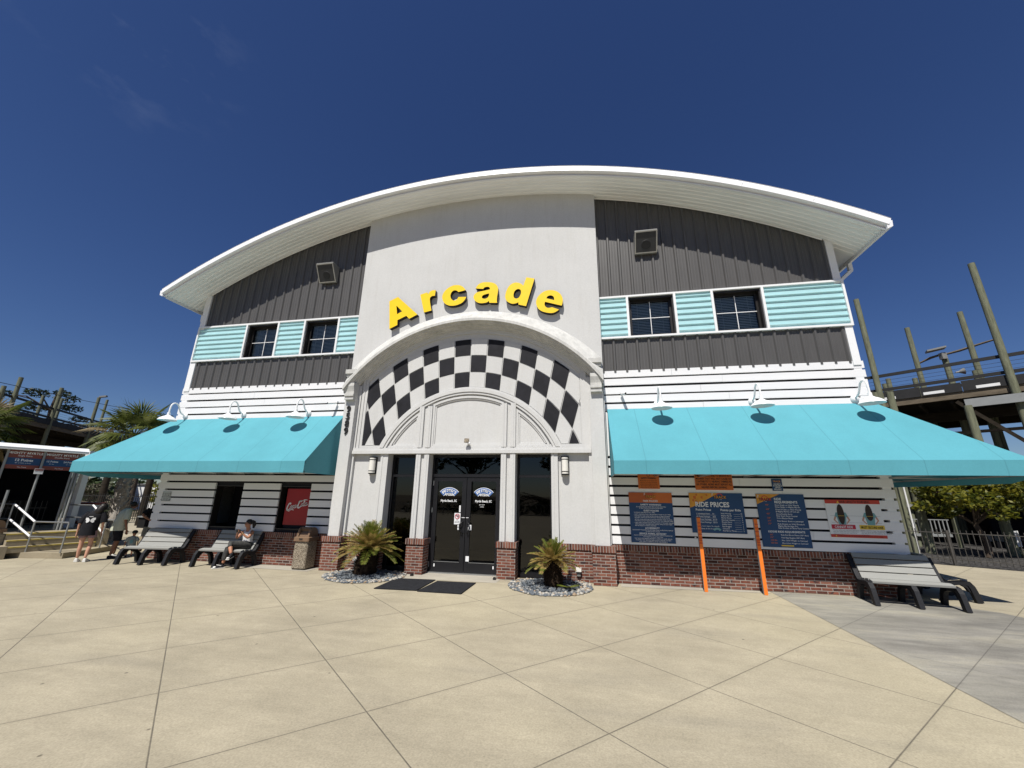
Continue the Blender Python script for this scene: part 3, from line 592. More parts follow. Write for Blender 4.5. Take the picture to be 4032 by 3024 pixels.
boards(-8.72, -3.24, UP, 0.158).build('board_cladding', 'slat', B)
boards(3.24, 8.73, UP, 0.158).build('board_cladding', 'slat', B)
boards(-8.72, -3.24, LO, 0.158, HL).build('board_cladding', 'slat', B)
boards(3.24, 8.73, LO, 0.158).build('board_cladding', 'slat', B)
MB().box(-8.5, -3.24, -0.022, 0.015, 2.6, 3.6).box(3.24, 8.5, -0.022, 0.015, 2.6, 3.6).build_each('board_cladding', 'slat', B)
# short white spacers in the gaps
sp_ = MB()
for x in (4.99, 6.10): sp_.box(x - 0.012, x + 0.012, -0.014, 0.03, 0.922, 0.95)
sp_.build_each('spacer', 'slat', B)
# lower windows: black recess behind the boards
for a, b in WINS_LO:
    w = MB().box(a, a + 0.02, 0.02, 0.20, 0.82, 1.865).box(b - 0.02, b, 0.02, 0.20, 0.82, 1.865).box(a + 0.02, b - 0.02, 0.02, 0.20, 1.845, 1.865).box(a + 0.02, b - 0.02, 0.02, 0.20, 0.82, 0.84).build('window', 'bronze', B)
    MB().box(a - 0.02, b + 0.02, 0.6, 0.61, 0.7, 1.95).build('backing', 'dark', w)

# brick base
MB().box(-8.55, -3.2, 0.0, 0.30, 0, 0.635).box(3.2, 8.55, 0.0, 0.30, 0, 0.635).box(-8.55, -8.40, 0.30, 12.3, 0, 0.635).box(8.40, 8.55, 0.30, 12.3, 0, 0.635).build_each('brick_base', 'brick', B)
MB().box(-8.57, -3.2, -0.022, 0.28, 0.637, 0.748).box(3.2, 8.57, -0.022, 0.28, 0.637, 0.748).build_each('brick_cap', 'cap', B)

# ---- roof
NX = 56
XR = 9.20
def sweep(prof, y_is_r=True, xr=XR, n=NX):
    """prof: list of (y, dr); swept along the arc"""
    mb = MB(); k = len(prof); V = []; F = []
    for i in range(n + 1):
        a = -math.asin(xr / R0) + 2 * math.asin(xr / R0) * i / n
        for (y, dr) in prof: V.append(((R0 + dr) * sin(a), y, ZC + (R0 + dr) * cos(a)))
    for i in range(n):
        for j in range(k - 1): F.append((i * k + j, i * k + j + 1, (i + 1) * k + j + 1, (i + 1) * k + j))
    return mb.add(V, F)
roof = sweep([(-0.86, 0.285), (12.6, 0.285), (12.6, 0.03), (0.1, 0.03)]).build('roof', 'roof_white', B, smooth=40, fix=False)
prof = []; y = -0.84
while y < 0.16:
    prof += [(y, 0.0), (y + 0.045, 0.0), (y + 0.058, 0.014), (y + 0.105, 0.014)]; y += 0.118
sweep(prof).build('soffit', 'soffit', roof, smooth=25, fix=False)
sweep([(-0.80, 0.0), (-0.80, 0.035), (-0.90, 0.062), (-0.915, 0.075), (-0.895, 0.19), (-0.885, 0.195), (-0.845, 0.292), (-0.78, 0.305)]).build('fascia', 'roof_white', roof, smooth=20, fix=False)
sweep([(-0.815, -0.012), (-0.845, -0.012), (-0.845, 0.012), (-0.815, 0.012)]).build('drip_edge', 'trim', roof, smooth=20, fix=False)
sweep([(-0.048, -0.045), (-0.048, 0.004), (0.0, 0.004)], xr=8.5).build('soffit_trim', 'soffit', roof, smooth=20, fix=False)
# joints of the fascia sections
jm = MB()
for i in range(1, 13):
    a = -math.asin(XR / R0) + 2 * math.asin(XR / R0) * i / 13
    t = Vector((cos(a), 0, -sin(a))); nrm = Vector((sin(a), 0, cos(a)))
    c = Vector((0, -0.905, ZC)) + nrm * (R0 + 0.13)
    jm.obox(c, t * 0.006, Vector((0, 0.012, 0)), nrm * 0.062)
jm.build('fascia_joint', 'soffit', roof)
for sx in (-1, 1):
    zt = az(XR)
    MB().prism([(sx * XR, zt - 0.03), (sx * (XR + 0.11), zt + 0.02), (sx * (XR + 0.125), zt + 0.16), (sx * (XR + 0.10), zt + 0.16), (sx * (XR + 0.01), zt + 0.10)], -0.90, 12.6).build('gutter', 'roof_white', roof)
    MB().box(sx * XR, sx * (XR - 0.025), -0.80, 12.6, zt - 0.05, zt + 0.02).build_each('eave_trim', 'trim', roof)
    e = MB(); w = 0.085
    pts = [(sx * 9.22, 0.42, zt + 0.0), (sx * 9.22, 0.42, zt - 0.22), (sx * 8.80, 0.30, 6.62), (sx * 8.76, 0.30, 4.4)]
    for p, q in zip(pts, pts[1:]): e.bar(p, q, w, w * 0.8)
    e.build('downspout', 'trim', B)
# side gables beyond the front corner
# ---- entrance centre piece
XC = 0.03
pan = [(-3.24, 4.4)] + [(-3.24, az(3.24) + 0.02)] + [(x, az(x) + 0.02) for x in [-3.24 + 6.54 * i / 24 for i in range(1, 24)]] + [(3.30, az(3.30) + 0.02), (3.30, 4.4)]
pan += [p for p in arc(XC, 2.0, 4.02, math.asin(3.2 / 4.02), -math.asin(3.2 / 4.02), 36)]
MB().prism(pan, -0.16, 0.05).build('entrance_panel', 'stucco', B)
MB().box(-3.24, -2.86, -0.16, 0.06, 0.745, 4.42).box(2.90, 3.30, -0.16, 0.06, 0.745, 4.42).build_each('entrance_panel', 'stucco', B)
# hood: a projecting arch with a weathered sloping top
def archsweep(prof, half, n=48, cz=2.0):
    V = []; F = []; k = len(prof)
    for i in range(n + 1):
        for (r, y) in prof:
            a = math.asin(half / r) * (-1 + 2 * i / n)
            V.append((XC + r * sin(a), y, cz + r * cos(a)))
    for i in range(n):
        for j in range(k): 
            j2 = (j + 1) % k; F.append((i * k + j, i * k + j2, (i + 1) * k + j2, (i + 1) * k + j))
    F.append(tuple(range(k))); F.append(tuple(n * k + j for j in reversed(range(k))))
    return MB().add(V, F)
hd = archsweep([(4.34, -0.165), (4.31, -0.20), (4.02, -0.46), (3.955, -0.46), (3.955, -0.40), (3.92, -0.39), (3.92, -0.30), (3.88, -0.29), (3.88, -0.22), (3.84, -0.21), (3.84, -0.06), (4.34, -0.06)], 3.26)
# the hood narrows over the jambs: keep only what stands above the brackets
hood = hd.build('arch_hood', 'stucco_old', B, smooth=25)
# brackets under both ends of the hood, on plain pilasters
for sx, x0, x1 in ((-1, -3.20, -2.93), (1, 2.985, 3.255)):
    b = MB()
    b.box(x0 - 0.015, x1 + 0.015, -0.44, -0.10, 4.69, 4.80)
    b.box(x0, x1, -0.40, -0.10, 4.62, 4.69)
    cur = [(-0.10, 4.62), (-0.34, 4.62), (-0.31, 4.54), (-0.29, 4.46), (-0.30, 4.445), (-0.42, 4.44), (-0.425, 4.36), (-0.40, 4.28), (-0.385, 4.22), (-0.385, 4.15), (-0.40, 4.145), (-0.40, 4.10), (-0.37, 4.10), (-0.37, 4.06), (-0.385, 4.055), (-0.385, 4.01), (-0.10, 4.01)]
    b.prism(cur, x0 + 0.01, x1 - 0.01, 'x')
    b.build('bracket', 'stucco_old', B)
    MB().box(x0 - 0.02, x1 + 0.01, -0.29, -0.10, 0.745, 4.05).build('pilaster', 'stucco', B)
    MB().box(x0 - 0.09, x1 + 0.10, -0.33, 0.0, 0, 0.62).build_each('brick_pier', 'brick', B)
    MB().box(x0 - 0.11, x1 + 0.12, -0.355, 0.0, 0.622, 0.74).build_each('brick_cap', 'cap', B)
# recessed tympanum wall
tz = 2.70
ty = [(-2.93, tz)] + [p for p in arc(XC, 2.0, 3.93, -math.asin(2.96 / 3.93), math.asin(2.96 / 3.93), 30)] + [(2.985, tz)]
MB().prism(ty, -0.10, 0.06).build('tympanum', 'stucco', B)
# moulded border of the checkered field
CZ = 1.82
def border(hw, zb, r, n=30):
    a = math.asin(hw / r)
    return [(XC - hw, zb)] + [(XC + r * sin(t), 2.0 + r * cos(t)) for t in [-a + 2 * a * i / n for i in range(n + 1)]] + [(XC + hw, zb)]
bm_ = MB()
bm_.ring(border(2.80, 2.80, 3.80), border(2.87, 2.73, 3.87), -0.155, -0.10, True)
bm_.ring(border(2.73, 2.86, 3.73), border(2.80, 2.80, 3.80), -0.135, -0.10, True)
bm_.build('border_moulding', 'stucco', B)
# checkers: rings of plates with grooves between them
def clip(poly, f):
    out = []
    for i in range(len(poly)):
        a, b = poly[i], poly[(i + 1) % len(poly)]; fa, fb = f(a), f(b)
        if fa >= 0: out.append(a)
        if (fa >= 0) != (fb >= 0):
            t = fa / (fa - fb); out.append((a[0] + t * (b[0] - a[0]), a[1] + t * (b[1] - a[1])))
    return out
RR = [2.475, 2.87, 3.315, 3.765]
ck = {0: MB(), 1: MB()}; st = radians(2.30)
for row in range(3):
    r0, r1 = RR[row] + 0.010, RR[row + 1] - 0.010
    for k in range(-12, 12):      # arcs crossed by lines that fan out from a point far below
        top_, bot_ = [], []; F0 = 7.32
        for j in range(7):
            ph = st * (k + j / 6); e = 0.011 / 9.0; ph = ph + (e if j == 0 else (-e if j == 6 else 0)); sp_h = F0 * sin(ph)
            if abs(sp_h) >= r1: continue
            th = F0 * cos(ph) + sqrt(r1 * r1 - sp_h * sp_h); tl = (2.70 + 5.5) / cos(ph)
            if abs(sp_h) < r0: tl = max(tl, F0 * cos(ph) + sqrt(r0 * r0 - sp_h * sp_h))
            if th <= tl: continue
            top_.append((0.04 + th * sin(ph), -5.5 + th * cos(ph))); bot_.append((0.04 + tl * sin(ph), -5.5 + tl * cos(ph)))
        if len(top_) < 2: continue
        poly = top_ + bot_[::-1]
        for f in (lambda p: p[0] - (XC - 2.72), lambda p: (XC + 2.72) - p[0], lambda p: p[1] - 2.875, lambda p: 3.715 - sqrt((p[0] - XC) ** 2 + (p[1] - 2.0) ** 2)):
            if len(poly) >= 3: poly = clip(poly, f)
        if len(poly) < 3: continue
        # black squares alternate from ring to ring
        black = (k % 2 == 1) if row in (0, 2) else (k % 2 == 0)
        ck[1 if black else 0].prism(poly, -0.118, -0.098)
ck[0].build('white_checker', 'stucco', B); cb_o = ck[1].build('black_checker', 'blackp', B)
# lunette: moulded half round over the doors
A2 = math.acos((2.80 - CZ) / 2.44)
def ringarc(r0, r1, y0, zb=2.80, n=44):
    a0, a1 = math.acos((zb - CZ) / r0), math.acos((zb - CZ) / r1)
    inn = [(0.04 + r0 * sin(t), CZ + r0 * cos(t)) for t in [-a0 + 2 * a0 * i / n for i in range(n + 1)]]
    out = [(0.04 + r1 * sin(t), CZ + r1 * cos(t)) for t in [-a1 + 2 * a1 * i / n for i in range(n + 1)]]
    return inn, out
ar = MB()
for r0, r1, yy in ((2.425, 2.472, -0.150), (2.345, 2.425, -0.185), (2.285, 2.345, -0.165)):
    i_, o_ = ringarc(r0, r1, yy); ar.ring(i_, o_, yy, -0.09)
ar.build('archivolt', 'stucco', B)
# panels inside the lunette
def lun_panel(xa, xb, zb, rr, n=10):
    t0, t1 = math.asin((xa - 0.04) / rr), math.asin((xb - 0.04) / rr)
    return [(xa, zb)] + [(0.04 + rr * sin(t), CZ + rr * cos(t)) for t in [t0 + (t1 - t0) * i / n for i in range(n + 1)]] + [(xb, zb)]
lp = MB()
def inset_panel(xa, xb, rr, d=0.05):
    lp.ring(lun_panel(xa + d, xb - d, 2.80 + d, rr - d), lun_panel(xa, xb, 2.80, rr), -0.145, -0.09, True)
    lp.ring(lun_panel(xa + d * 1.7, xb - d * 1.7, 2.80 + d * 1.7, rr - d * 1.7), lun_panel(xa + d, xb - d, 2.80 + d, rr - d), -0.125, -0.09, True)
inset_panel(-0.86, 0.93, 2.245)
z_side = lambda x, r: CZ + sqrt(max(r * r - (x - 0.04) ** 2, 0))
inset_panel(-1.94, -1.20, 2.245); inset_panel(1.24, 2.02, 2.245)
lp.build('lunette_moulding', 'stucco', B)
# mullions (fluted strips) and the cross band
for xa, xb in ((-1.195, -0.865), (0.90, 1.235)):
    mu = MB(); w = xb - xa
    ztop = z_side((xa + xb) / 2, 2.27)
    for z0, z1 in ((2.80, ztop), (0.742, 2.655)):
        mu.box(xa, xa + w * 0.36, -0.185, 0.11, z0, z1); mu.box(xb - w * 0.36, xb, -0.185, 0.11, z0, z1); mu.box(xa + w * 0.36, xb - w * 0.36, -0.13, 0.11, z0, z1)
        mu.box(xa + w * 0.13, xa + w * 0.17, -0.193, -0.18, z0, z1); mu.box(xb - w * 0.17, xb - w * 0.13, -0.193, -0.18, z0, z1)
    mu.build('mullion', 'stucco', B)
for xa, xb in ((-2.13, -1.935), (2.055, 2.205)):
    MB().box(xa, xb, -0.155, 0.11, 0.742, 2.655).box(xa + 0.03, xa + 0.06, -0.165, -0.15, 0.742, 2.655).build('jamb', 'stucco', B)
cbm = MB().box(-2.90, 2.955, -0.205, 0.10, 2.655, 2.735).box(-2.90, 2.955, -0.175, 0.10, 2.735, 2.80)
cbm.build('cross_band', 'stucco', B)
# flanking lower walls
MB().box(-2.93, -2.13, -0.085, 0.06, 0.74, 2.655).box(2.205, 2.985, -0.085, 0.06, 0.74, 2.655).build_each('entrance_wall', 'stucco', B)
MB().box(-2.85, -1.93, -0.09, 0.06, 0, 0.62).box(2.07, 2.90, -0.09, 0.06, 0, 0.62).build_each('brick_base', 'brick', B)
MB().box(-2.85, -1.92, -0.112, 0.06, 0.622, 0.738).box(2.06, 2.90, -0.112, 0.06, 0.622, 0.738).build_each('brick_cap', 'cap', B)
for xa, xb in ((-1.24, -0.83), (0.865, 1.27)):
    MB().box(xa, xb, -0.225, 0.11, 0, 0.62).build_each('brick_pier', 'brick', B)
    MB().box(xa - 0.02, xb + 0.02, -0.25, 0.11, 0.622, 0.738).build_each('brick_cap', 'cap', B)
# side lights
for xa, xb in ((-1.935, -1.195), (1.235, 2.055)):
    t = 0.055
    w = MB().box(xa, xa + t, 0.11, 0.19, 0, 2.655).box(xb - t, xb, 0.11, 0.19, 0, 2.655).box(xa + t, xb - t, 0.11, 0.19, 2.585, 2.655).box(xa + t, xb - t, 0.11, 0.19, 2.12, 2.18).box(xa + t, xb - t, 0.11, 0.19, 0, 0.10).build('window', 'blackm', B)
    MB().pane(xa + t, xb - t, 0.145, 2.18, 2.585).build('pane', 'glass', w, fix=False)
    MB().pane(xa + t, xb - t, 0.145, 0.10, 2.12).build('pane', 'glass', w, fix=False)
# doorway frame and transom
xa, xb = -0.865, 0.90; yd = 0.10
df = MB().box(xa, xa + 0.05, yd, yd + 0.1, 0, 2.655).box(xb - 0.05, xb, yd, yd + 0.1, 0, 2.655).box(xa + 0.05, xb - 0.05, yd, yd + 0.1, 2.585, 2.655).box(xa + 0.05, xb - 0.05, yd, yd + 0.1, 2.12, 2.195).build('door_frame', 'blackm', B)
MB().pane(xa + 0.05, xb - 0.05, yd + 0.04, 2.195, 2.585).build('pane', 'glass', df, fix=False)
MB().box(xa + 0.02, xb - 0.02, yd - 0.06, yd + 0.12, 0.0, 0.022).build('threshold', 'steel', df)
# ---- door leaves
def door(x0, x1, hinge):
    d = MB(); y0, y1 = 0.115, 0.165; sw = 0.105
    d.box(x0, x0 + sw, y0, y1, 0.03, 2.115).box(x1 - sw, x1, y0, y1, 0.03, 2.115).box(x0 + sw, x1 - sw, y0, y1, 2.02, 2.115).box(x0 + sw, x1 - sw, y0, y1, 0.03, 0.25)
    o = d.build('door', 'blackm', B)
    MB().pane(x0 + sw, x1 - sw, 0.138, 0.25, 2.02).build('glass', 'glass', o, fix=False)
    MB().box(x0 + sw, x1 - sw, 0.108, 0.113, 0.235, 0.245).build('sill_strip', 'steel', o)
    e = x1 - 0.05 if hinge < 0 else x0 + 0.05
    dirx = -1 if hinge < 0 else 1
    MB().tube([(e, 0.113, 0.86), (e + 0.01 * dirx, 0.06, 0.87), (e + 0.055 * dirx, 0.045, 0.93), (e + 0.065 * dirx, 0.045, 1.0), (e + 0.055 * dirx, 0.045, 1.06), (e + 0.01 * dirx, 0.06, 1.10), (e, 0.113, 1.11)], 0.014, 8).build('handle', 'blackm', o, smooth=60)
    hg = MB()
    hx = x0 - 0.006 if hinge < 0 else x1 + 0.006
    for z in (0.12, 0.62, 1.30, 1.92): hg.box(hx - 0.009, hx + 0.009, 0.100, 0.116, z, z + 0.11)
    hg.build('hinge', 'steel', o)
    k = MB()
    kx = x0 + 0.13 if hinge < 0 else x1 - 0.13
    k.box(kx - 0.014, kx + 0.014, 0.106, 0.114, 0.13, 0.19)
    k.build('door_plate', 'swhite', o)
    # window graphics: an arched blue badge with white writing, place name under it
    cx = (x0 + x1) / 2 + (-0.02 if hinge < 0 else 0.0); yb = 0.131
    a = radians(47); R1, R2 = 0.315, 0.195; cz = 1.555
    MB().ring(arc(cx, cz, R2 - 0.012, -a, a, 14), arc(cx, cz, R1 + 0.012, -a, a, 14), yb, yb + 0.003).build('badge_edge', 'swhite', o)
    MB().ring(arc(cx, cz, R2, -a, a, 14), arc(cx, cz, R1, -a, a, 14), yb - 0.003, yb).build('badge', 'lblue', o)
    le = MB(); s = "FAT DADDY'S"
    for i, ch in enumerate(s):
        if ch == ' ': continue
        t = radians(-37 + 74 * i / (len(s) - 1)); r = 0.228
        le.text(ch, 0.088, (cx + r * sin(t), yb - 0.006, cz + r * cos(t)), 'C', 0.03, ux=(cos(t), 0, -sin(t)), uz=(sin(t), 0, cos(t)))
    le.text('Arcade', 0.085, (cx, yb - 0.006, cz + 0.135), 'C', 0.02, slant=0.25)
    le.text('Myrtle Beach, SC', 0.07, (cx, yb - 0.006, cz - 0.005), 'C', 0.03, wid=0.40 / 1.0)
    if hinge > 0:
        le.text('EAT EAT', 0.035, (cx - 0.03, yb - 0.006, cz - 0.075), 'C', 0.0).text('OPEN', 0.035, (cx - 0.03, yb - 0.006, cz - 0.12), 'C', 0.0)
    le.build('lettering', 'swhite', o, fix=False)
    st = MB()
    if hinge < 0:
        st.box(x1 - sw - 0.055, x1 - sw - 0.018, 0.120, 0.128, 1.32, 1.47).box(x1 - sw - 0.16, x1 - sw - 0.012, 0.110, 0.118, 1.05, 1.30).box(x1 - sw - 0.075, x1 - sw - 0.018, 0.121, 0.129, 0.93, 1.045)
        st.box(x1 - 0.085, x1 - 0.01, 0.106, 0.114, 1.195, 1.207)
        xs, zs = x1 - sw - 0.086, 1.225
        MB().ring([(xs + 0.046 * cos(t), zs + 0.046 * sin(t)) for t in [2 * pi * q / 20 for q in range(20)]], [(xs + 0.060 * cos(t), zs + 0.060 * sin(t)) for t in [2 * pi * q / 20 for q in range(20)]], 0.105, 0.109, True).bar((xs - 0.036, 0.104, zs + 0.036), (xs + 0.036, 0.104, zs - 0.036), 0.012, 0.004).build('ban_symbol', 'scrim', o)
        bk = MB().box(xs - 0.036, xs + 0.04, 0.1065, 0.1085, zs + 0.004, zs + 0.022).box(xs + 0.012, xs + 0.030, 0.1065, 0.1085, zs - 0.030, zs + 0.004)
        bk.text('NO', 0.022, (xs, 0.1085, zs - 0.085), 'C', 0.02).text('CONCEALABLE', 0.02, (xs, 0.1085, zs - 0.115), 'C', 0.02, wid=0.115).text('WEAPONS ALLOWED', 0.02, (xs, 0.1085, zs - 0.142), 'C', 0.02, wid=0.125)
        bk.text('PULL', 0.025, (x1 - sw - 0.045, 0.1195, 0.975), 'C', 0.02)
        bk.build('sticker_print', 'sblack', o, fix=False)
    else:
        st.box(x0 + sw - 0.035, x0 + sw + 0.042, 0.104, 0.112, 0.93, 1.045).box(x0 + sw - 0.065, x0 + sw + 0.012, 0.104, 0.112, 0.265, 0.375).box(x0 + 0.008, x0 + 0.07, 0.106, 0.114, 1.195, 1.207)
        bk = MB().text('PULL', 0.026, (x0 + sw + 0.003, 0.1025, 1.0), 'C', 0.02).text('X', 0.03, (x0 + sw + 0.003, 0.1025, 0.955), 'C', 0.0)
        bk.build('sticker_print', 'sblack', o, fix=False)
    st.build('sticker', 'swhite', o)
door(-0.805, 0.016, -1); door(0.028, 0.842, 1)

# ------------------------------------------------------------------ awnings
def awning(label, sx):
    # sx = -1 left, +1 right; wraps round the outer corner of the building
    xi, xo = 3.36, 10.02; zt, zf, zb = 3.665, 2.392, 2.137; zs = 2.03; yf = -1.25; ys = 6.0
    xw = 8.74
    t = thing('awning', label, 'awning', (0, 0, 0), 0, 'turquoise awnings')
    P = lambda x, y, z: (sx * x, y, z)
    cx = MB()
    # front slope as a fine grid with a little sag
    def grid(a, b, c, d, nu, nv, sag, mb):
        a, b, c, d = map(Vector, (a, b, c, d)); V = []; F = []
        for i in range(nu + 1):
            for j in range(nv + 1):
                u, v = i / nu, j / nv
                p = (a * (1 - u) + b * u) * (1 - v) + (d * (1 - u) + c * u) * v
                p = p + Vector((0, 0, -sag * sin(pi * v) * (0.6 + 0.4 * cos(2 * pi * u * (nu / 4)))))
                V.append(p)
        for i in range(nu):
            for j in range(nv):
                q = i * (nv + 1) + j; F.append((q, q + nv + 1, q + nv + 2, q + 1))
        mb.add(V, F)
    grid(P(xi, -0.03, zt), P(xw, -0.03, zt), P(xo, yf, zf), P(xi, yf, zf), 24, 6, 0.012, cx)
    grid(P(xw, -0.03, zt), P(xw, ys, zt), P(xo, ys, zf), P(xo, yf, zf), 12, 6, 0.01, cx)
    cx.build('slope_fabric', 'awning', t, smooth=30, fix=False)
    va = MB()
    va.add([P(xi, yf, zf), P(xo, yf, zf), P(xo, yf - 0.004, zb), P(xi, yf - 0.004, zb)], [(0, 1, 2, 3)])
    va.add([P(xo, yf, zf), P(xo, ys, zf), P(xo + 0.004, ys, zs), P(xo + 0.004, yf + 0.5, zs), P(xo + 0.004, yf - 0.004, zb)], [(0, 1, 2, 3, 4)])
    va.build('valance', 'awning', t, fix=False)
    MB().add([P(xi, -0.03, zt), P(xi, yf, zf), P(xi, yf, zb), P(xi, -0.03, zb)], [(0, 1, 2, 3)]).build('end_panel', 'awning', t, fix=False)
    fm = MB(); r = 0.018; yy = yf + 0.03
    fm.bar(P(xi, yy, zf - 0.03), P(xo - 0.03, yy, zf - 0.03), 0.03, 0.03).bar(P(xi, yy, zb + 0.02), P(xo - 0.03, yy, zb + 0.02), 0.03, 0.03)
    fm.bar(P(xo - 0.03, yy + 0.02, zf - 0.03), P(xo - 0.03, ys, zf - 0.03), 0.03, 0.03).bar(P(xo - 0.03, yy + 0.02, zb + 0.02), P(xo - 0.03, ys, zb + 0.02), 0.03, 0.03)
    n = 6
    for i in range(n + 1):
        x = xi + 0.03 + (xw - xi - 0.03) * i / n
        fm.bar(P(x, -0.03, zt - 0.05), P(x, yy + 0.02, zf - 0.05), 0.025, 0.025).bar(P(x, yy + 0.02, zb + 0.02), P(x, -0.03, zb + 0.02), 0.025, 0.025)
    fm.bar(P(xw, -0.02, zt - 0.05), P(xo - 0.04, yy + 0.03, zf - 0.05), 0.025, 0.025)
    for i in range(4):
        y = 0.2 + i * 1.4
        fm.bar(P(xw, y, zt - 0.05), P(xo - 0.05, y, zf - 0.05), 0.025, 0.025).bar(P(xw, y, zb + 0.02), P(xo - 0.05, y, zb + 0.02), 0.025, 0.025)
    fm.build('frame', 'steel', t)
awning('turquoise fabric awning over the two benches, left of the arched entrance', -1)
awning('turquoise fabric awning over the blue price signs, right of the arched entrance', 1)

# ------------------------------------------------------------------ gooseneck lamps
def lamp():
    t = thing('gooseneck_lamp', '', 'lamp', (0, 0, 0), 0, 'white gooseneck lamps above the awnings')
    MB().lathe([(0.075, 0), (0.075, 0.03), (0.055, 0.05), (0.03, 0.055)], (0, -0.026, 3.765), 18, axis=(0, -1, 0)).build('wall_plate', 'lampw', t, smooth=40)
    pts = [(0, -0.06, 3.775)]
    for k in range(0, 15):
        f = k / 14
        pts.append([(0, -0.12, 3.79), (0, -0.19, 3.83), (0, -0.235, 3.90), (0, -0.265, 3.965), (0, -0.30, 4.02), (0, -0.345, 4.05), (0, -0.395, 4.058), (0, -0.44, 4.04), (0, -0.475, 4.0), (0, -0.492, 3.94), (0, -0.497, 3.88), (0, -0.5, 3.83), (0, -0.5, 3.79), (0, -0.5, 3.77), (0, -0.5, 3.75)][k])
    MB().tube(pts, 0.019, 8).build('arm', 'lampw', t, smooth=60)
    MB().lathe([(0.022, 3.775), (0.034, 3.77), (0.037, 3.70), (0.055, 3.69), (0.075, 3.672), (0.13, 3.645), (0.185, 3.605), (0.212, 3.572), (0.218, 3.557), (0.212, 3.554), (0.18, 3.59), (0.12, 3.63), (0.06, 3.65), (0.03, 3.66)], (0, -0.5, 0), 28).build('shade', 'lampw', t, smooth=50)
    MB().ball((0, -0.5, 3.615), (0.038, 0.038, 0.045)).build('bulb', 'sconce', t, smooth=180)
    return t
L0 = lamp()
lab = {-8.39: 'white gooseneck lamp at the outer left corner of the left awning', -6.45: 'middle white gooseneck lamp over the left awning', -4.43: 'white gooseneck lamp over the left awning, nearest the entrance arch',
       4.47: 'white gooseneck lamp over the right awning, nearest the entrance arch', 6.44: 'middle white gooseneck lamp over the right awning', 8.40: 'white gooseneck lamp at the outer right corner of the right awning'}
for i, (x, l) in enumerate(lab.items()):
    if i == 0: L0.location = (x, 0, 0); L0['label'] = l
    else: dup(L0, (x, 0, 0), label=l)

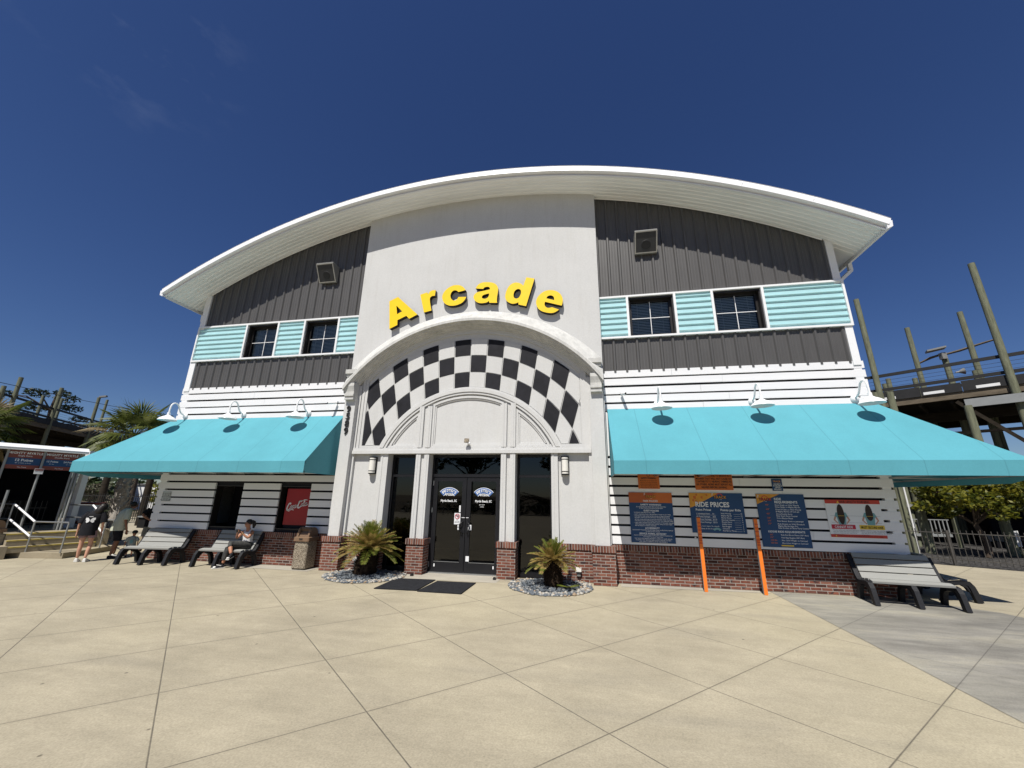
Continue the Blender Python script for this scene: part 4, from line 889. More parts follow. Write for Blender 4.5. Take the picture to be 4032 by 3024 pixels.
# ------------------------------------------------------------------ arcade lettering
ARCADE=[('A',[[(-2.05,6.88),(-1.436,6.311),(-1.661,6.201),(-1.753,6.295),(-1.995,6.185),(-1.985,6.043),(-2.202,5.945),(-2.291,6.768)],[(-2.069,6.619),(-1.885,6.437),(-2.024,6.362)]]),('r',[[(-1.404,6.892),(-1.214,6.947),(-1.183,6.886),(-1.17,6.909),(-1.151,6.941),(-1.13,6.967),(-1.109,6.982),(-1.085,6.991),(-1.06,6.996),(-1.029,6.997),(-0.996,6.994),(-0.972,6.992),(-0.985,6.824),(-1.006,6.826),(-1.034,6.827),(-1.06,6.824),(-1.08,6.814),(-1.097,6.801),(-1.11,6.784),(-1.117,6.768),(-1.119,6.748),(-1.118,6.719),(-1.112,6.676),(-1.102,6.623),(-1.09,6.568),(-1.077,6.505),(-1.061,6.441),(-1.05,6.396),(-1.257,6.352)]]),('c',[[(-0.132,6.92),(-0.149,6.944),(-0.172,6.978),(-0.197,7.008),(-0.222,7.031),(-0.248,7.051),(-0.277,7.067),(-0.309,7.08),(-0.343,7.088),(-0.38,7.093),(-0.421,7.095),(-0.465,7.093),(-0.508,7.084),(-0.552,7.068),(-0.595,7.045),(-0.633,7.02),(-0.666,6.993),(-0.694,6.963),(-0.718,6.931),(-0.739,6.898),(-0.757,6.862),(-0.769,6.826),(-0.774,6.79),(-0.774,6.753),(-0.768,6.717),(-0.758,6.681),(-0.742,6.645),(-0.723,6.612),(-0.699,6.584),(-0.671,6.559),(-0.641,6.538),(-0.609,6.521),(-0.573,6.506),(-0.537,6.496),(-0.5,6.491),(-0.461,6.489),(-0.423,6.49),(-0.385,6.494),(-0.347,6.502),(-0.31,6.512),(-0.276,6.524),(-0.242,6.538),(-0.212,6.557),(-0.185,6.581),(-0.161,6.61),(-0.141,6.638),(-0.125,6.668),(-0.113,6.698),(-0.105,6.719),(-0.322,6.734),(-0.329,6.718),(-0.338,6.695),(-0.351,6.676),(-0.367,6.661),(-0.386,6.648),(-0.406,6.64),(-0.425,6.637),(-0.444,6.638),(-0.463,6.645),(-0.483,6.657),(-0.501,6.675),(-0.517,6.696),(-0.53,6.722),(-0.54,6.751),(-0.545,6.78),(-0.546,6.808),(-0.542,6.835),(-0.533,6.86),(-0.521,6.885),(-0.504,6.907),(-0.486,6.924),(-0.466,6.935),(-0.444,6.939),(-0.423,6.939),(-0.402,6.934),(-0.382,6.925),(-0.364,6.914),(-0.35,6.901),(-0.34,6.887),(-0.333,6.877)]]),('a',[[(0.141,6.944),(0.152,6.966),(0.168,6.998),(0.187,7.028),(0.209,7.05),(0.233,7.07),(0.26,7.086),(0.291,7.097),(0.325,7.103),(0.36,7.107),(0.396,7.108),(0.433,7.105),(0.472,7.101),(0.514,7.094),(0.557,7.084),(0.597,7.071),(0.632,7.054),(0.664,7.032),(0.691,7.008),(0.712,6.982),(0.728,6.953),(0.739,6.923),(0.746,6.894),(0.749,6.864),(0.749,6.829),(0.744,6.784),(0.737,6.733),(0.73,6.684),(0.726,6.638),(0.723,6.592),(0.721,6.553),(0.724,6.521),(0.729,6.494),(0.733,6.476),(0.528,6.493),(0.508,6.551),(0.499,6.541),(0.485,6.527),(0.466,6.515),(0.442,6.507),(0.412,6.502),(0.381,6.499),(0.349,6.498),(0.316,6.499),(0.282,6.503),(0.248,6.513),(0.213,6.527),(0.182,6.545),(0.156,6.566),(0.134,6.591),(0.117,6.617),(0.104,6.643),(0.095,6.671),(0.092,6.699),(0.097,6.726),(0.108,6.753),(0.123,6.777),(0.141,6.796),(0.163,6.812),(0.189,6.825),(0.221,6.834),(0.257,6.84),(0.294,6.845),(0.331,6.85),(0.368,6.854),(0.405,6.859),(0.448,6.867),(0.492,6.875),(0.522,6.881),(0.525,6.89),(0.528,6.903),(0.527,6.916),(0.52,6.929),(0.509,6.943),(0.495,6.954),(0.479,6.96),(0.459,6.963),(0.439,6.964),(0.418,6.962),(0.396,6.957),(0.378,6.949),(0.364,6.936),(0.354,6.92),(0.348,6.909)],[(0.514,6.763),(0.512,6.743),(0.509,6.715),(0.504,6.69),(0.494,6.672),(0.482,6.656),(0.468,6.643),(0.452,6.633),(0.434,6.625),(0.414,6.621),(0.39,6.621),(0.366,6.624),(0.346,6.631),(0.332,6.642),(0.323,6.658),(0.319,6.673),(0.321,6.688),(0.327,6.702),(0.336,6.715),(0.35,6.725),(0.367,6.734),(0.385,6.741),(0.404,6.746),(0.425,6.751),(0.446,6.755),(0.471,6.759),(0.496,6.761)]]),('d',[[(1.489,7.146),(1.702,7.088),(1.484,6.322),(1.289,6.383),(1.29,6.447),(1.272,6.44),(1.245,6.429),(1.217,6.421),(1.19,6.417),(1.162,6.415),(1.134,6.417),(1.105,6.426),(1.077,6.438),(1.049,6.454),(1.023,6.473),(0.997,6.494),(0.976,6.519),(0.96,6.548),(0.949,6.58),(0.942,6.614),(0.94,6.647),(0.943,6.682),(0.948,6.718),(0.957,6.757),(0.968,6.797),(0.982,6.835),(0.999,6.871),(1.019,6.906),(1.041,6.936),(1.067,6.962),(1.095,6.985),(1.125,7.002),(1.157,7.013),(1.189,7.019),(1.222,7.02),(1.256,7.014),(1.289,7.003),(1.319,6.991),(1.343,6.977),(1.363,6.961),(1.379,6.945),(1.393,6.93),(1.403,6.915),(1.409,6.905)],[(1.272,6.829),(1.289,6.824),(1.313,6.816),(1.332,6.804),(1.344,6.785),(1.351,6.761),(1.354,6.736),(1.353,6.711),(1.348,6.684),(1.34,6.658),(1.329,6.631),(1.315,6.605),(1.299,6.583),(1.28,6.569),(1.26,6.559),(1.239,6.556),(1.218,6.558),(1.196,6.567),(1.179,6.58),(1.168,6.599),(1.16,6.622),(1.157,6.648),(1.158,6.677),(1.163,6.71),(1.171,6.739),(1.182,6.763),(1.196,6.784),(1.212,6.801),(1.233,6.814),(1.256,6.823)]]),('e',[[(2.379,6.264),(2.386,6.286),(2.396,6.317),(2.403,6.35),(2.408,6.383),(2.41,6.417),(2.408,6.451),(2.4,6.487),(2.389,6.523),(2.373,6.557),(2.355,6.587),(2.332,6.614),(2.306,6.639),(2.275,6.663),(2.24,6.684),(2.203,6.7),(2.166,6.712),(2.127,6.72),(2.087,6.723),(2.048,6.723),(2.009,6.718),(1.971,6.708),(1.934,6.691),(1.898,6.67),(1.865,6.646),(1.834,6.618),(1.806,6.587),(1.783,6.555),(1.765,6.523),(1.752,6.49),(1.744,6.455),(1.74,6.418),(1.741,6.378),(1.747,6.34),(1.758,6.303),(1.774,6.267),(1.793,6.234),(1.817,6.205),(1.844,6.18),(1.874,6.158),(1.906,6.14),(1.941,6.125),(1.977,6.112),(2.014,6.101),(2.053,6.091),(2.091,6.085),(2.129,6.083),(2.168,6.086),(2.205,6.095),(2.246,6.116),(2.286,6.142),(2.314,6.162),(2.137,6.243),(2.122,6.239),(2.102,6.234),(2.081,6.23),(2.062,6.229),(2.043,6.23),(2.024,6.235),(2.005,6.246),(1.987,6.26),(1.973,6.277),(1.963,6.295),(1.956,6.315),(1.954,6.336),(1.956,6.361),(1.961,6.387),(1.966,6.405)],[(2.001,6.498),(2.197,6.431),(2.196,6.454),(2.194,6.486),(2.189,6.515),(2.177,6.534),(2.161,6.549),(2.143,6.561),(2.125,6.568),(2.105,6.571),(2.086,6.571),(2.065,6.567),(2.044,6.558),(2.027,6.548),(2.015,6.531),(2.007,6.512)]])]
SG = thing('sign_lettering', 'big yellow raised letters spelling Arcade in an arc on the white front', 'lettering', (0, -0.165, 0))
for ch, cs in ARCADE:
    cu = bpy.data.curves.new('t', 'CURVE'); cu.dimensions = '2D'; cu.fill_mode = 'BOTH'; cu.extrude = 0.06
    for c in cs:
        sp = cu.splines.new('POLY'); sp.points.add(len(c) - 1); sp.use_cyclic_u = True
        for p, q in zip(sp.points, c): p.co = (q[0], q[1], 0, 1)
    ob = bpy.data.objects.new('t', cu); COL.objects.link(ob)
    dg = bpy.context.evaluated_depsgraph_get(); me0 = ob.evaluated_get(dg).to_mesh()
    m_ = MB(); m_.v = [(p.co.x, -0.062 - p.co.z, p.co.y) for p in me0.vertices]
    for p in me0.polygons:
        m_.f.append(tuple(p.vertices)); m_.mi.append(0 if p.normal.z > 0.9 else 1)
    ob.evaluated_get(dg).to_mesh_clear(); bpy.data.objects.remove(ob); bpy.data.curves.remove(cu)
    m_.build('letter', ['yellow', 'blackm'], SG)
HN = thing('house_number', 'black raised digits 9589 stacked down the pilaster left of the arch', 'number', (0, -0.29, 0))
for i, ch in enumerate('9589'):
    z = 3.695 - i * 0.187
    V, F, w = text_shape(ch, 0.05)
    m_ = MB()
    m_.text(ch, 0.235, (-3.075, -0.03, z), 'C', 0.022)
    n = len(m_.v); 
    # give the digit depth: extrude each face edge loop
    me = bpy.data.meshes.new('t'); me.from_pydata(m_.v, [], m_.f); bm = bmesh.new(); bm.from_mesh(me)
    bmesh.ops.remove_doubles(bm, verts=bm.verts, dist=1e-5)
    ex = bmesh.ops.extrude_face_region(bm, geom=bm.faces[:]); vs = [e for e in ex['geom'] if isinstance(e, bmesh.types.BMVert)]
    bmesh.ops.translate(bm, verts=vs, vec=(0, 0.03, 0)); bm.verts.index_update()
    mm = MB(); mm.v = [tuple(v.co) for v in bm.verts]; mm.f = [tuple(v.index for v in f.verts) for f in bm.faces]; mm.mi = [0] * len(mm.f); bm.free(); bpy.data.meshes.remove(me)
    mm.build('digit', 'sblack', HN)

# ------------------------------------------------------------------ wall fittings
def speaker(x, label):
    t = thing('loudspeaker', label, 'speaker', (x, 0, 0), 0, 'grey speaker cabinets under the eaves')
    w = 0.27
    prof = [(-0.035, 7.66), (-0.09, 7.66), (-0.345, 8.13), (-0.345, 8.165), (-0.035, 8.165)]
    MB().prism(prof, -w, w, 'x').build('case', 'speaker', t)
    a = Vector((0, -0.09, 7.66)); b = Vector((0, -0.345, 8.13)); d = (b - a).normalized(); nrm = Vector((0, -d.z, d.y)).normalized()
    c = (a + b) / 2
    MB().obox(c + nrm * 0.004, Vector((w - 0.03, 0, 0)), d * ((b - a).length / 2 - 0.03), nrm * 0.004).build('grille', 'grille', t)
    f = MB()
    L = (b - a).length / 2
    for s in (-1, 1):
        f.obox(c + nrm * 0.008 + Vector((s * (w - 0.012), 0, 0)), Vector((0.014, 0, 0)), d * L, nrm * 0.012); f.obox(c + nrm * 0.008 + d * s * (L - 0.012), Vector((w - 0.026, 0, 0)), d * 0.014, nrm * 0.012)
    f.build('rim', 'steel', t)
    MB().lathe([(0.115, 0), (0.105, 0.006), (0.0, 0.004)], c - d * 0.06 + nrm * 0.008, 20, axis=nrm).build('cone', 'sblack', t)
    MB().box(-0.06, 0.06, -0.04, 0.06, 7.75, 8.0).build('mount', 'speaker', t)
speaker(-4.44, 'grey speaker box on the dark siding left of the entrance panel')
speaker(4.515, 'grey speaker box on the dark siding right of the entrance panel')

def sconce(x, label):
    t = thing('wall_sconce', label, 'wall lamp', (x, -0.085, 0), 0, 'white cylinder sconces beside the doors')
    MB().box(-0.09, 0.09, -0.03, 0.0, 2.17, 2.58).build('back_plate', 'blackm', t)
    MB().lathe([(0.075, 2.195), (0.075, 2.555)], (0, -0.07, 0), 20).build('diffuser', 'sconce', t, smooth=40)
    f = MB()
    for z in (2.175, 2.235, 2.505, 2.56): f.lathe([(0.080, z), (0.080, z + (0.016 if z in (2.235, 2.505) else 0.02))], (0, -0.07, 0), 20)
    f.build('band', 'blackm', t, smooth=40)
sconce(-2.335, 'white cylinder wall sconce left of the doorway'); sconce(2.365, 'white cylinder wall sconce right of the doorway')

def cctv(x, z, dx, label):
    t = thing('security_camera', label, 'camera', (x, -0.024, z), 0)
    MB().lathe([(0.035, 0), (0.035, 0.018), (0.02, 0.03)], (0, 0, 0), 12, axis=(0, -1, 0)).tube([(0, -0.02, 0), (0, -0.06, -0.015), (dx * 0.02, -0.09, -0.05)], 0.012, 8).build('bracket', 'lampw', t, smooth=50)
    MB().tube([(dx * -0.01, -0.05, -0.05), (dx * 0.11, -0.24, -0.10)], [0.032, 0.032], 12).build('camera_body', 'lampw', t, smooth=50)
    MB().tube([(dx * 0.11, -0.24, -0.10), (dx * 0.113, -0.245, -0.102)], 0.022, 10).build('lens', 'sblack', t)
cctv(-3.62, 4.06, -1, 'small white security camera on the boards left of the arch'); cctv(3.70, 4.07, 0.6, 'small white security camera on the boards right of the arch')
t = thing('floodlight_camera', 'small grey floodlight camera fixed above the double doors', 'camera', (0.10, -0.09, 2.86))
MB().lathe([(0.045, 0), (0.045, 0.03)], (0, 0, 0), 12, axis=(0, -1, 0)).tube([(0, -0.03, 0), (0, -0.1, 0.0), (0.02, -0.13, 0.02)], 0.016, 8).build('bracket', 'speaker', t, smooth=50)
MB().ball((0.03, -0.14, 0.02), 0.035).build('camera_body', 'lampw', t, smooth=180)
MB().obox((-0.02, -0.17, 0.085), (0.05, 0.01, 0), (0, 0.02, -0.006), (0, 0.012, 0.045)).build('lamp_head', 'agg', t)
for x, l in ((-2.50, 'small beige box uplight on the brick behind the left sago palm'), (2.60, 'small beige box uplight on the brick right of the right sago palm')):
    t = thing('uplight', l, 'uplight', (x, -0.09, 0.21), 0, 'uplights low on the brick')
    MB().box(-0.055, 0.055, -0.09, 0.0, 0.0, 0.07).build('lamp_head', 'sconce', t); MB().box(-0.035, 0.035, -0.05, 0.0, -0.09, 0.0).build('bracket', 'speaker', t)
for x, y, l in ((-0.985, -0.37, 'small black door stop by the left brick pier'), (0.845, -0.31, 'small black door stop by the right brick pier')):
    tag(MB().box(-0.03, 0.03, -0.03, 0.03, 0, 0.035).box(-0.022, 0.022, -0.022, 0.022, 0.035, 0.05).build('door_stop', 'sblack'), l, 'door stop', 'door stops').location = (x, y, 0)

# ------------------------------------------------------------------ signs under the right awning
def sign(x0, x1, z0, z1, m, label, cat='sign', yb=-0.028, th=0.012):
    t = thing('sign', label, cat, ((x0 + x1) / 2, yb, (z0 + z1) / 2))
    MB().box(-(x1 - x0) / 2, (x1 - x0) / 2, -th, 0, -(z1 - z0) / 2, (z1 - z0) / 2).build('board', m, t)
    return t, (x1 - x0) / 2, (z1 - z0) / 2, -th - 0.002
def lines(mb, rows, y, cx, z0, size, dz, al='C', bold=0.0):
    for i, r in enumerate(rows): mb.text(r, size, (cx, y, z0 - i * dz), al, bold)
def logo(t, cx, cz, y, k, gold='sgold'):
    MB().ring([(cx + k * 0.10 * cos(a), cz + 0.035 * k + k * 0.10 * sin(a)) for a in [pi * q / 12 for q in range(13)]], [(cx + k * 0.135 * cos(a), cz + 0.035 * k + k * 0.135 * sin(a)) for a in [pi * q / 12 for q in range(13)]], y, y + 0.001).build('emblem_arc', 'sred', t)
    MB().text('TRACK', 0.155 * k, (cx + 0.02 * k, y - 0.002, cz - 0.05 * k), 'C', 0.06, slant=0.1).build('emblem_shadow', 'sblack', t, fix=False)
    MB().text('TRACK', 0.15 * k, (cx + 0.02 * k, y - 0.004, cz - 0.045 * k), 'C', 0.015, slant=0.1).build('emblem_lettering', gold, t, fix=False)
    MB().text('THE', 0.07 * k, (cx - 0.26 * k, y - 0.004, cz + 0.06 * k), 'L', 0.02, ux=(0.25, 0, 1), uz=(-1, 0, 0.25)).text('FAMILY', 0.03 * k, (cx + 0.04 * k, y - 0.004, cz - 0.10 * k), 'C', 0.0).build('emblem_small_print', 'swhite', t, fix=False)
# 1 safety warning
t, a, b, y = sign(3.93, 4.37, 1.895, 2.30, 'sorange', 'small orange safety warning sign, first under the right awning')
m_ = MB().text('SAFETY WARNING', 0.05, (0, y, b - 0.20), 'C', 0.03, wid=0.31)
for i in range(5): m_.text(['Most rides can be dangerous if', 'attractions are not used as intended,', 'please follow rider and ride', 'signs of hazard. Please observe all', 'posted signs at park entrance'][i], 0.03, (0, y, b - 0.245 - i * 0.036), 'C', 0.004, wid=0.35)
m_.ring([(0.026 * cos(q), b - 0.12 + 0.026 * sin(q)) for q in [2 * pi * i / 16 for i in range(16)]], [(0.033 * cos(q), b - 0.12 + 0.033 * sin(q)) for q in [2 * pi * i / 16 for i in range(16)]], y, y + 0.002, True)
m_.build('lettering', 'sblack', t, fix=False)
# 2 instructions
t, a, b, y = sign(5.09, 5.825, 1.885, 2.33, 'sorange', 'wide orange instructions notice in heavy black capitals above the prices')
m_ = MB()
for i, r in enumerate(['PARK PATRONS ARE REQUIRED TO OBEY ALL', 'SAFETY RULES, WARNINGS AND WRITTEN', 'INSTRUCTIONS, AND TO BEHAVE IN A', 'MANNER THAT WILL NOT CAUSE OR', 'CONTRIBUTE TO INJURING THEMSELVES', 'OR OTHERS. RIDERS MUST REPORT ALL', 'INJURIES BEFORE LEAVING.']):
    m_.text(r, 0.056, (0, y, b - 0.06 - i * 0.0585), 'C', 0.03, wid=(0.50 if i == 6 else 0.70))
m_.build('lettering', 'sblack', t, fix=False)
# 3 helmets
t, a, b, y = sign(6.565, 6.755, 1.882, 2.118, 'sblue', 'tiny blue helmets notice above the ride requirements sign')
MB().text('TRACK', 0.045, (0, y, b - 0.065), 'C', 0.03).build('emblem_lettering', 'sgold', t, fix=False)
m_ = MB(); lines(m_, ['HELMETS', 'AVAILABLE', 'UPON', 'REQUEST'], y, 0, b - 0.115, 0.034, 0.034, 'C', 0.02); m_.build('lettering', 'swhite', t, fix=False)
# 4 park policies
t, a, b, y = sign(3.712, 4.592, 0.806, 1.816, 'sblue', 'tall blue park policies sign with an orange header')
MB().box(-a, a, y, y + 0.001, b - 0.21, b).build('header', 'sorange', t)
MB().add([(-a, y - 0.001, b - 0.21), (-0.12, y - 0.001, b - 0.21), (0.12, y - 0.001, b), (-a, y - 0.001, b)], [(0, 1, 2, 3)]).build('header_wedge', mat('sign_dark_orange', (0.42, 0.095, 0.02), 0.45, 0.08, 3), t)
logo(t, 0.0, b - 0.085, y - 0.002, 0.42, 'sgold')
m_ = MB(); m_.text('PARK POLICIES', 0.052, (0.0, y - 0.003, b - 0.19), 'C', 0.015, wid=0.30)
def head(s, z, w): m_.text(s, 0.046, (0, y, z), 'C', 0.028, wid=w)
def para(rows, z, al='L', x=-0.36, s=0.026, dz=0.03, w=None):
    for i, r in enumerate(rows): m_.text(r, s, (x if al == 'L' else 0, y, z - i * dz), al, 0.012)
head('SAFETY WARNING!', b - 0.265, 0.42); para(['ALL GO-KARTS AND RIDES ARE ACTION ORIENTED', 'ATTRACTIONS WITH ASSOCIATED RISKS.'], b - 0.30, 'C')
head('GUEST POLICIES', b - 0.385, 0.31)
para(['- SUPERVISE CHILDREN AT ALL TIMES.'], b - 0.418); para(['- SAFETY RESTRAINTS MUST BE PROPERLY WORN AT ALL TIMES.'], b - 0.455)
para(['- THE HEIGHTS AND SIZES NOTED ON AN ATTRACTION MAY', '  PROHIBIT GUESTS OF CERTAIN BODY SHAPES FROM RIDING.'], b - 0.49); para(['- SECURE LOOSE ARTICLES OR AVOID WEARING THEM ON RIDES.', '  THE TRACK IS NOT RESPONSIBLE FOR LOST OR DAMAGED ITEMS.'], b - 0.557)
para(['- OBEY SAFETY INSTRUCTIONS THROUGHOUT THE PARK. FAILURE TO', '  OBEY RULES MAY PROHIBIT RIDE. GUESTS WHO DO NOT OBEY', '  MAY BE ASKED TO LEAVE THE PARK.'], b - 0.622)
head('ACCESSIBILITY', b - 0.735, 0.29); para(['GUESTS MUST TRANSFER FROM WHEELCHAIR OR ELECTRIC VEHICLE', 'TO RIDE ATTRACTIONS.'], b - 0.768, 'C')
head('SERVICE ANIMAL ADVISORY', b - 0.845, 0.54); para(['DUE TO THE NATURE OF PARK ATTRACTIONS, SERVICE ANIMALS ARE', 'NOT PERMITTED ON ATTRACTIONS.'], b - 0.872, 'C', s=0.024)
para(['THE TRACK IS A PRIVATE PROPERTY. TOBACCO, VAPES, DRUGS,', 'ALCOHOL AND WEAPON FREE FACILITY. FAILURE TO OBEY', 'WILL LEAD TO REMOVAL FROM THE PROPERTY.'], b - 0.935, 'C')
m_.build('lettering', 'swhite', t, fix=False)
# 5 ride prices
t, a, b, y = sign(4.937, 5.972, 1.034, 1.822, 'sblue', 'blue ride prices sign with a gold corner and large white title')
MB().add([(-a, y, b - 0.30), (-a + 0.08, y, b - 0.27), (0.07, y, b), (-a, y, b)], [(0, 1, 2, 3)]).build('gold_corner', 'sgold', t)
ob_ = MB()
random.seed(8)
for k in range(9):
    x = -a + 0.03 + random.random() * 0.42; z = b - 0.02 - random.random() * max(0.02, 0.26 - (x + a) * 0.5) * 0.8; s = 0.03 + random.random() * 0.03
    if z - s < b - 0.30 + (x + s + a) * 0.52: continue
    ob_.add([(x, y - 0.001, z), (x + s, y - 0.001, z + 0.01 if z + 0.01 < b else z), (x + s * 0.9, y - 0.001, z - s), (x + 0.005, y - 0.001, z - s * 0.8)], [(0, 1, 2, 3)])
ob_.build('gold_facets', 'sorange', t)
logo(t, 0.075, b - 0.085, y - 0.002, 0.50)
m_ = MB().text('RIDE PRICES', 0.135, (-a + 0.105, y - 0.002, b - 0.275), 'L', 0.028, wid=0.66 / 1.0)
m_.text('Point Prices', 0.062, (-a + 0.105, y, b - 0.355), 'L', 0.022).text('Points per Ride', 0.062, (0.065, y, b - 0.355), 'L', 0.022)
for i, (p, q) in enumerate([('1 Individual Point:', '$1'), ('60 Point Package:', '$55'), ('120 Point Package:', '$110'), ('360 Point Package:', '$315')]):
    z = b - 0.425 - i * 0.056; m_.text(p, 0.038, (-a + 0.105, y, z), 'L', 0.008).text(q, 0.038, (-a + 0.42, y, z), 'L', 0.012)
m_.text('Points never expire. No refunds.', 0.032, (-a + 0.105, y, b - 0.665), 'L', 0.004).text('Use Points in the Arcade!', 0.034, (-a + 0.105, y, b - 0.715), 'L', 0.008)
for i, (p, q) in enumerate([('Wild Woody', '12'), ('Mighty Myrtle', '12'), ('Blaster Boats', '9'), ('Spinning Coaster', '9'), ('Rookie Karts', '9'), ('Kiddie Karts', '5'), ('Baja Buggies', '5'), ('Carousel', '5'), ('Red Baron Planes', '5')]):
    z = b - 0.415 - i * 0.0415; m_.text(p, 0.036, (0.065, y, z), 'L', 0.008).text(q, 0.036, (a - 0.05, y, z), 'R', 0.008).box(0.065 + 0.24, a - 0.09, y, y + 0.001, z, z + 0.003)
for i in range(3): m_.box(-a + 0.105, -a + 0.49, y, y + 0.001, b - 0.44 - i * 0.056, b - 0.437 - i * 0.056)
m_.build('lettering', 'swhite', t, fix=False)
MB().ring(arc(-0.04, b - 0.78, 0.06, -0.9, 0.9, 8), arc(-0.04, b - 0.78, 0.10, -0.9, 0.9, 8), y, y + 0.001).build('badge', 'steal', t)
# 6 ride requirements
t, a, b, y = sign(6.228, 7.107, 0.808, 1.816, 'sblue', 'tall blue ride requirements sign with orange heights, behind the second orange post')
MB().add([(-a, y, b - 0.20), (0.0, y, b), (-a, y, b)], [(0, 1, 2)]).build('gold_corner', 'sgold', t)
logo(t, -a + 0.155, b - 0.105, y - 0.002, 0.46, 'sred')
m_ = MB().text('RIDE', 0.062, (-0.115, y, b - 0.115), 'L', 0.025).text('REQUIREMENTS', 0.062, (-0.115, y, b - 0.175), 'L', 0.025, wid=0.42)
o2 = MB()
for z, h, rows in [(b - 0.225, "4'8\"", ['Drive Single on Wild Woody', 'Drive Single on Mighty Myrtle']), (b - 0.31, "4'8\"", ['Drive Double on Wild Woody', '& Mighty Myrtle (18 and up)']), (b - 0.395, "4'0\"", ['Drive Rookie Karts', 'Ride Shark Party Coaster']), (b - 0.475, "3'8\"", ['Drive Blaster Boats']), (b - 0.53, "3'4\"", ['Ride Blaster Boats as passenger']), (b - 0.585, "3'0\"", ['Ride Double on Wild Woody &', 'Mighty Myrtle (ages 3+)', 'Ride Double on Shark Party Coaster'])]:
    o2.text(h, 0.042, (-a + 0.15, y, z), 'L', 0.012)
    for i, r in enumerate(rows): m_.text(r, 0.037, (-0.115, y, z - i * 0.038), 'L', 0.010)
m_.text('KIDDIE RIDE REQUIREMENTS', 0.05, (0.02, y, b - 0.735), 'C', 0.025, wid=0.66)
for z, h, r in [(b - 0.79, "3'0\"", 'Ride Red Baron Planes (4\'8" Max)'), (b - 0.84, "3'0\"", 'Ride Baja Buggies (4\'8" Max)'), (b - 0.89, '150 lbs.', 'Max Child Weight on Carousel'), (b - 0.94, '200 lbs.', 'Max Adult Weight on Carousel')]:
    o2.text(h, 0.040, (-a + 0.15, y, z), 'L', 0.012); m_.text(r, 0.036, (-0.09, y, z), 'L', 0.010)
m_.build('lettering', 'swhite', t, fix=False); o2.build('height_lettering', 'sorange', t, fix=False)
MB().box(-0.11, 0.11, y, y + 0.001, -b + 0.022, -b + 0.045).build('bar', 'syel', t)
# 7 hair length warning
t, a, b, y = sign(7.462, 8.410, 1.028, 1.724, 'swhite', 'white hair length warning sign with two drawn long haired figures')
MB().box(-a, a, y, y + 0.001, b - 0.072, b).box(-a, a, y, y + 0.001, -b, -b + 0.055).build_each('red_band', 'sred', t)
m_ = MB().text('HAIR LENGTH WARNING', 0.062, (0.04, y - 0.001, b - 0.057), 'C', 0.02, wid=0.52).text('Please follow all ride instructions and secure hair before riding', 0.026, (0.03, y - 0.001, -b + 0.02), 'C', 0.01, wid=0.74)
m_.build('lettering', 'sblack', t, fix=False)
MB().add([(-0.27, y - 0.001, b - 0.062), (-0.225, y - 0.001, b - 0.062), (-0.2475, y - 0.001, b - 0.014)], [(0, 1, 2)]).add([(-0.40, y - 0.001, -b + 0.015), (-0.37, y - 0.001, -b + 0.015), (-0.385, y - 0.001, -b + 0.045)], [(0, 1, 2)]).build_each('warning_triangle', 'syel', t)
def egg(mb, cx, cz, rx, rz, y, low=1.0):
    mb.add([(cx + rx * cos(q) * (1 if sin(q) < 0 else 0.96), y, cz + rz * sin(q) * (1 if sin(q) > 0 else low)) for q in [2 * pi * i / 24 for i in range(24)]], [tuple(range(24))])
for cx, long in ((-a + 0.24, True), (a - 0.22, False)):
    sh = MB().add([(cx - 0.085, y, 0.11), (cx + 0.085, y, 0.11), (cx + 0.115, y, 0.04), (cx + 0.08, y, 0.02), (cx + 0.06, y, -0.12), (cx - 0.06, y, -0.12), (cx - 0.08, y, 0.02), (cx - 0.115, y, 0.04)], [tuple(range(8))]).build('drawn_shirt', 'steal', t)
    sk = MB()
    for s in (-1, 1):
        sk.add([(cx + s * 0.115, y, 0.04), (cx + s * 0.088, y, 0.025), (cx + s * 0.115, y, -0.03), (cx + s * 0.068, y, -0.09), (cx + s * 0.078, y, -0.105), (cx + s * 0.145, y, -0.03)], [(0, 1, 2, 5), (2, 3, 4, 5)])
    sk.build('drawn_arms', 'sskin', t)
    hr = MB(); egg(hr, cx, 0.09, 0.062, 0.175, y - 0.002, 1.15 if long else 0.72); hr.build('drawn_hair', 'shair', t)
    MB().box(cx - 0.055, cx + 0.055, y - 0.003, y - 0.0025, 0.045, 0.05).build('drawn_line', 'syel', t)
MB().box(-a + 0.05, a - 0.04, y + 0.0005, y + 0.001, 0.047, 0.05).box(-a + 0.05, a - 0.04, y + 0.0005, y + 0.001, -0.078, -0.075).build_each('guide_line', 'sgrey', t)
MB().box(-a + 0.04, -a + 0.45, y - 0.001, y, -0.195, -0.115).build('crimson_plate', 'scrim', t); MB().box(a - 0.43, a - 0.01, y - 0.001, y, -0.195, -0.115).build('yellow_plate', 'syel', t)
MB().text('CANNOT RIDE', 0.062, (-a + 0.245, y - 0.003, -0.178), 'C', 0.02, wid=0.31).build('white_lettering', 'swhite', t, fix=False)
MB().text('MUST SECURE HAIR', 0.06, (a - 0.22, y - 0.003, -0.178), 'C', 0.02, wid=0.375).build('black_lettering', 'sblack', t, fix=False)
m_ = MB()
for i, r in enumerate(['For your safety and continued enjoyment, guests', 'with hair longer than waist length must', 'secure it; long loose hair may not be', 'allowed on rides.']): m_.text(r, 0.027, (-a + 0.05, y, -0.225 - i * 0.026), 'L', 0.0)
for i, r in enumerate(['Guests with hair longer than shoulder length must', 'secure it above shoulder height before boarding', 'hair tied above the shoulders for the duration', 'of the ride.']): m_.text(r, 0.027, (a - 0.42, y, -0.225 - i * 0.026), 'L', 0.0)
m_.build('small_print', 'sgrey', t, fix=False)
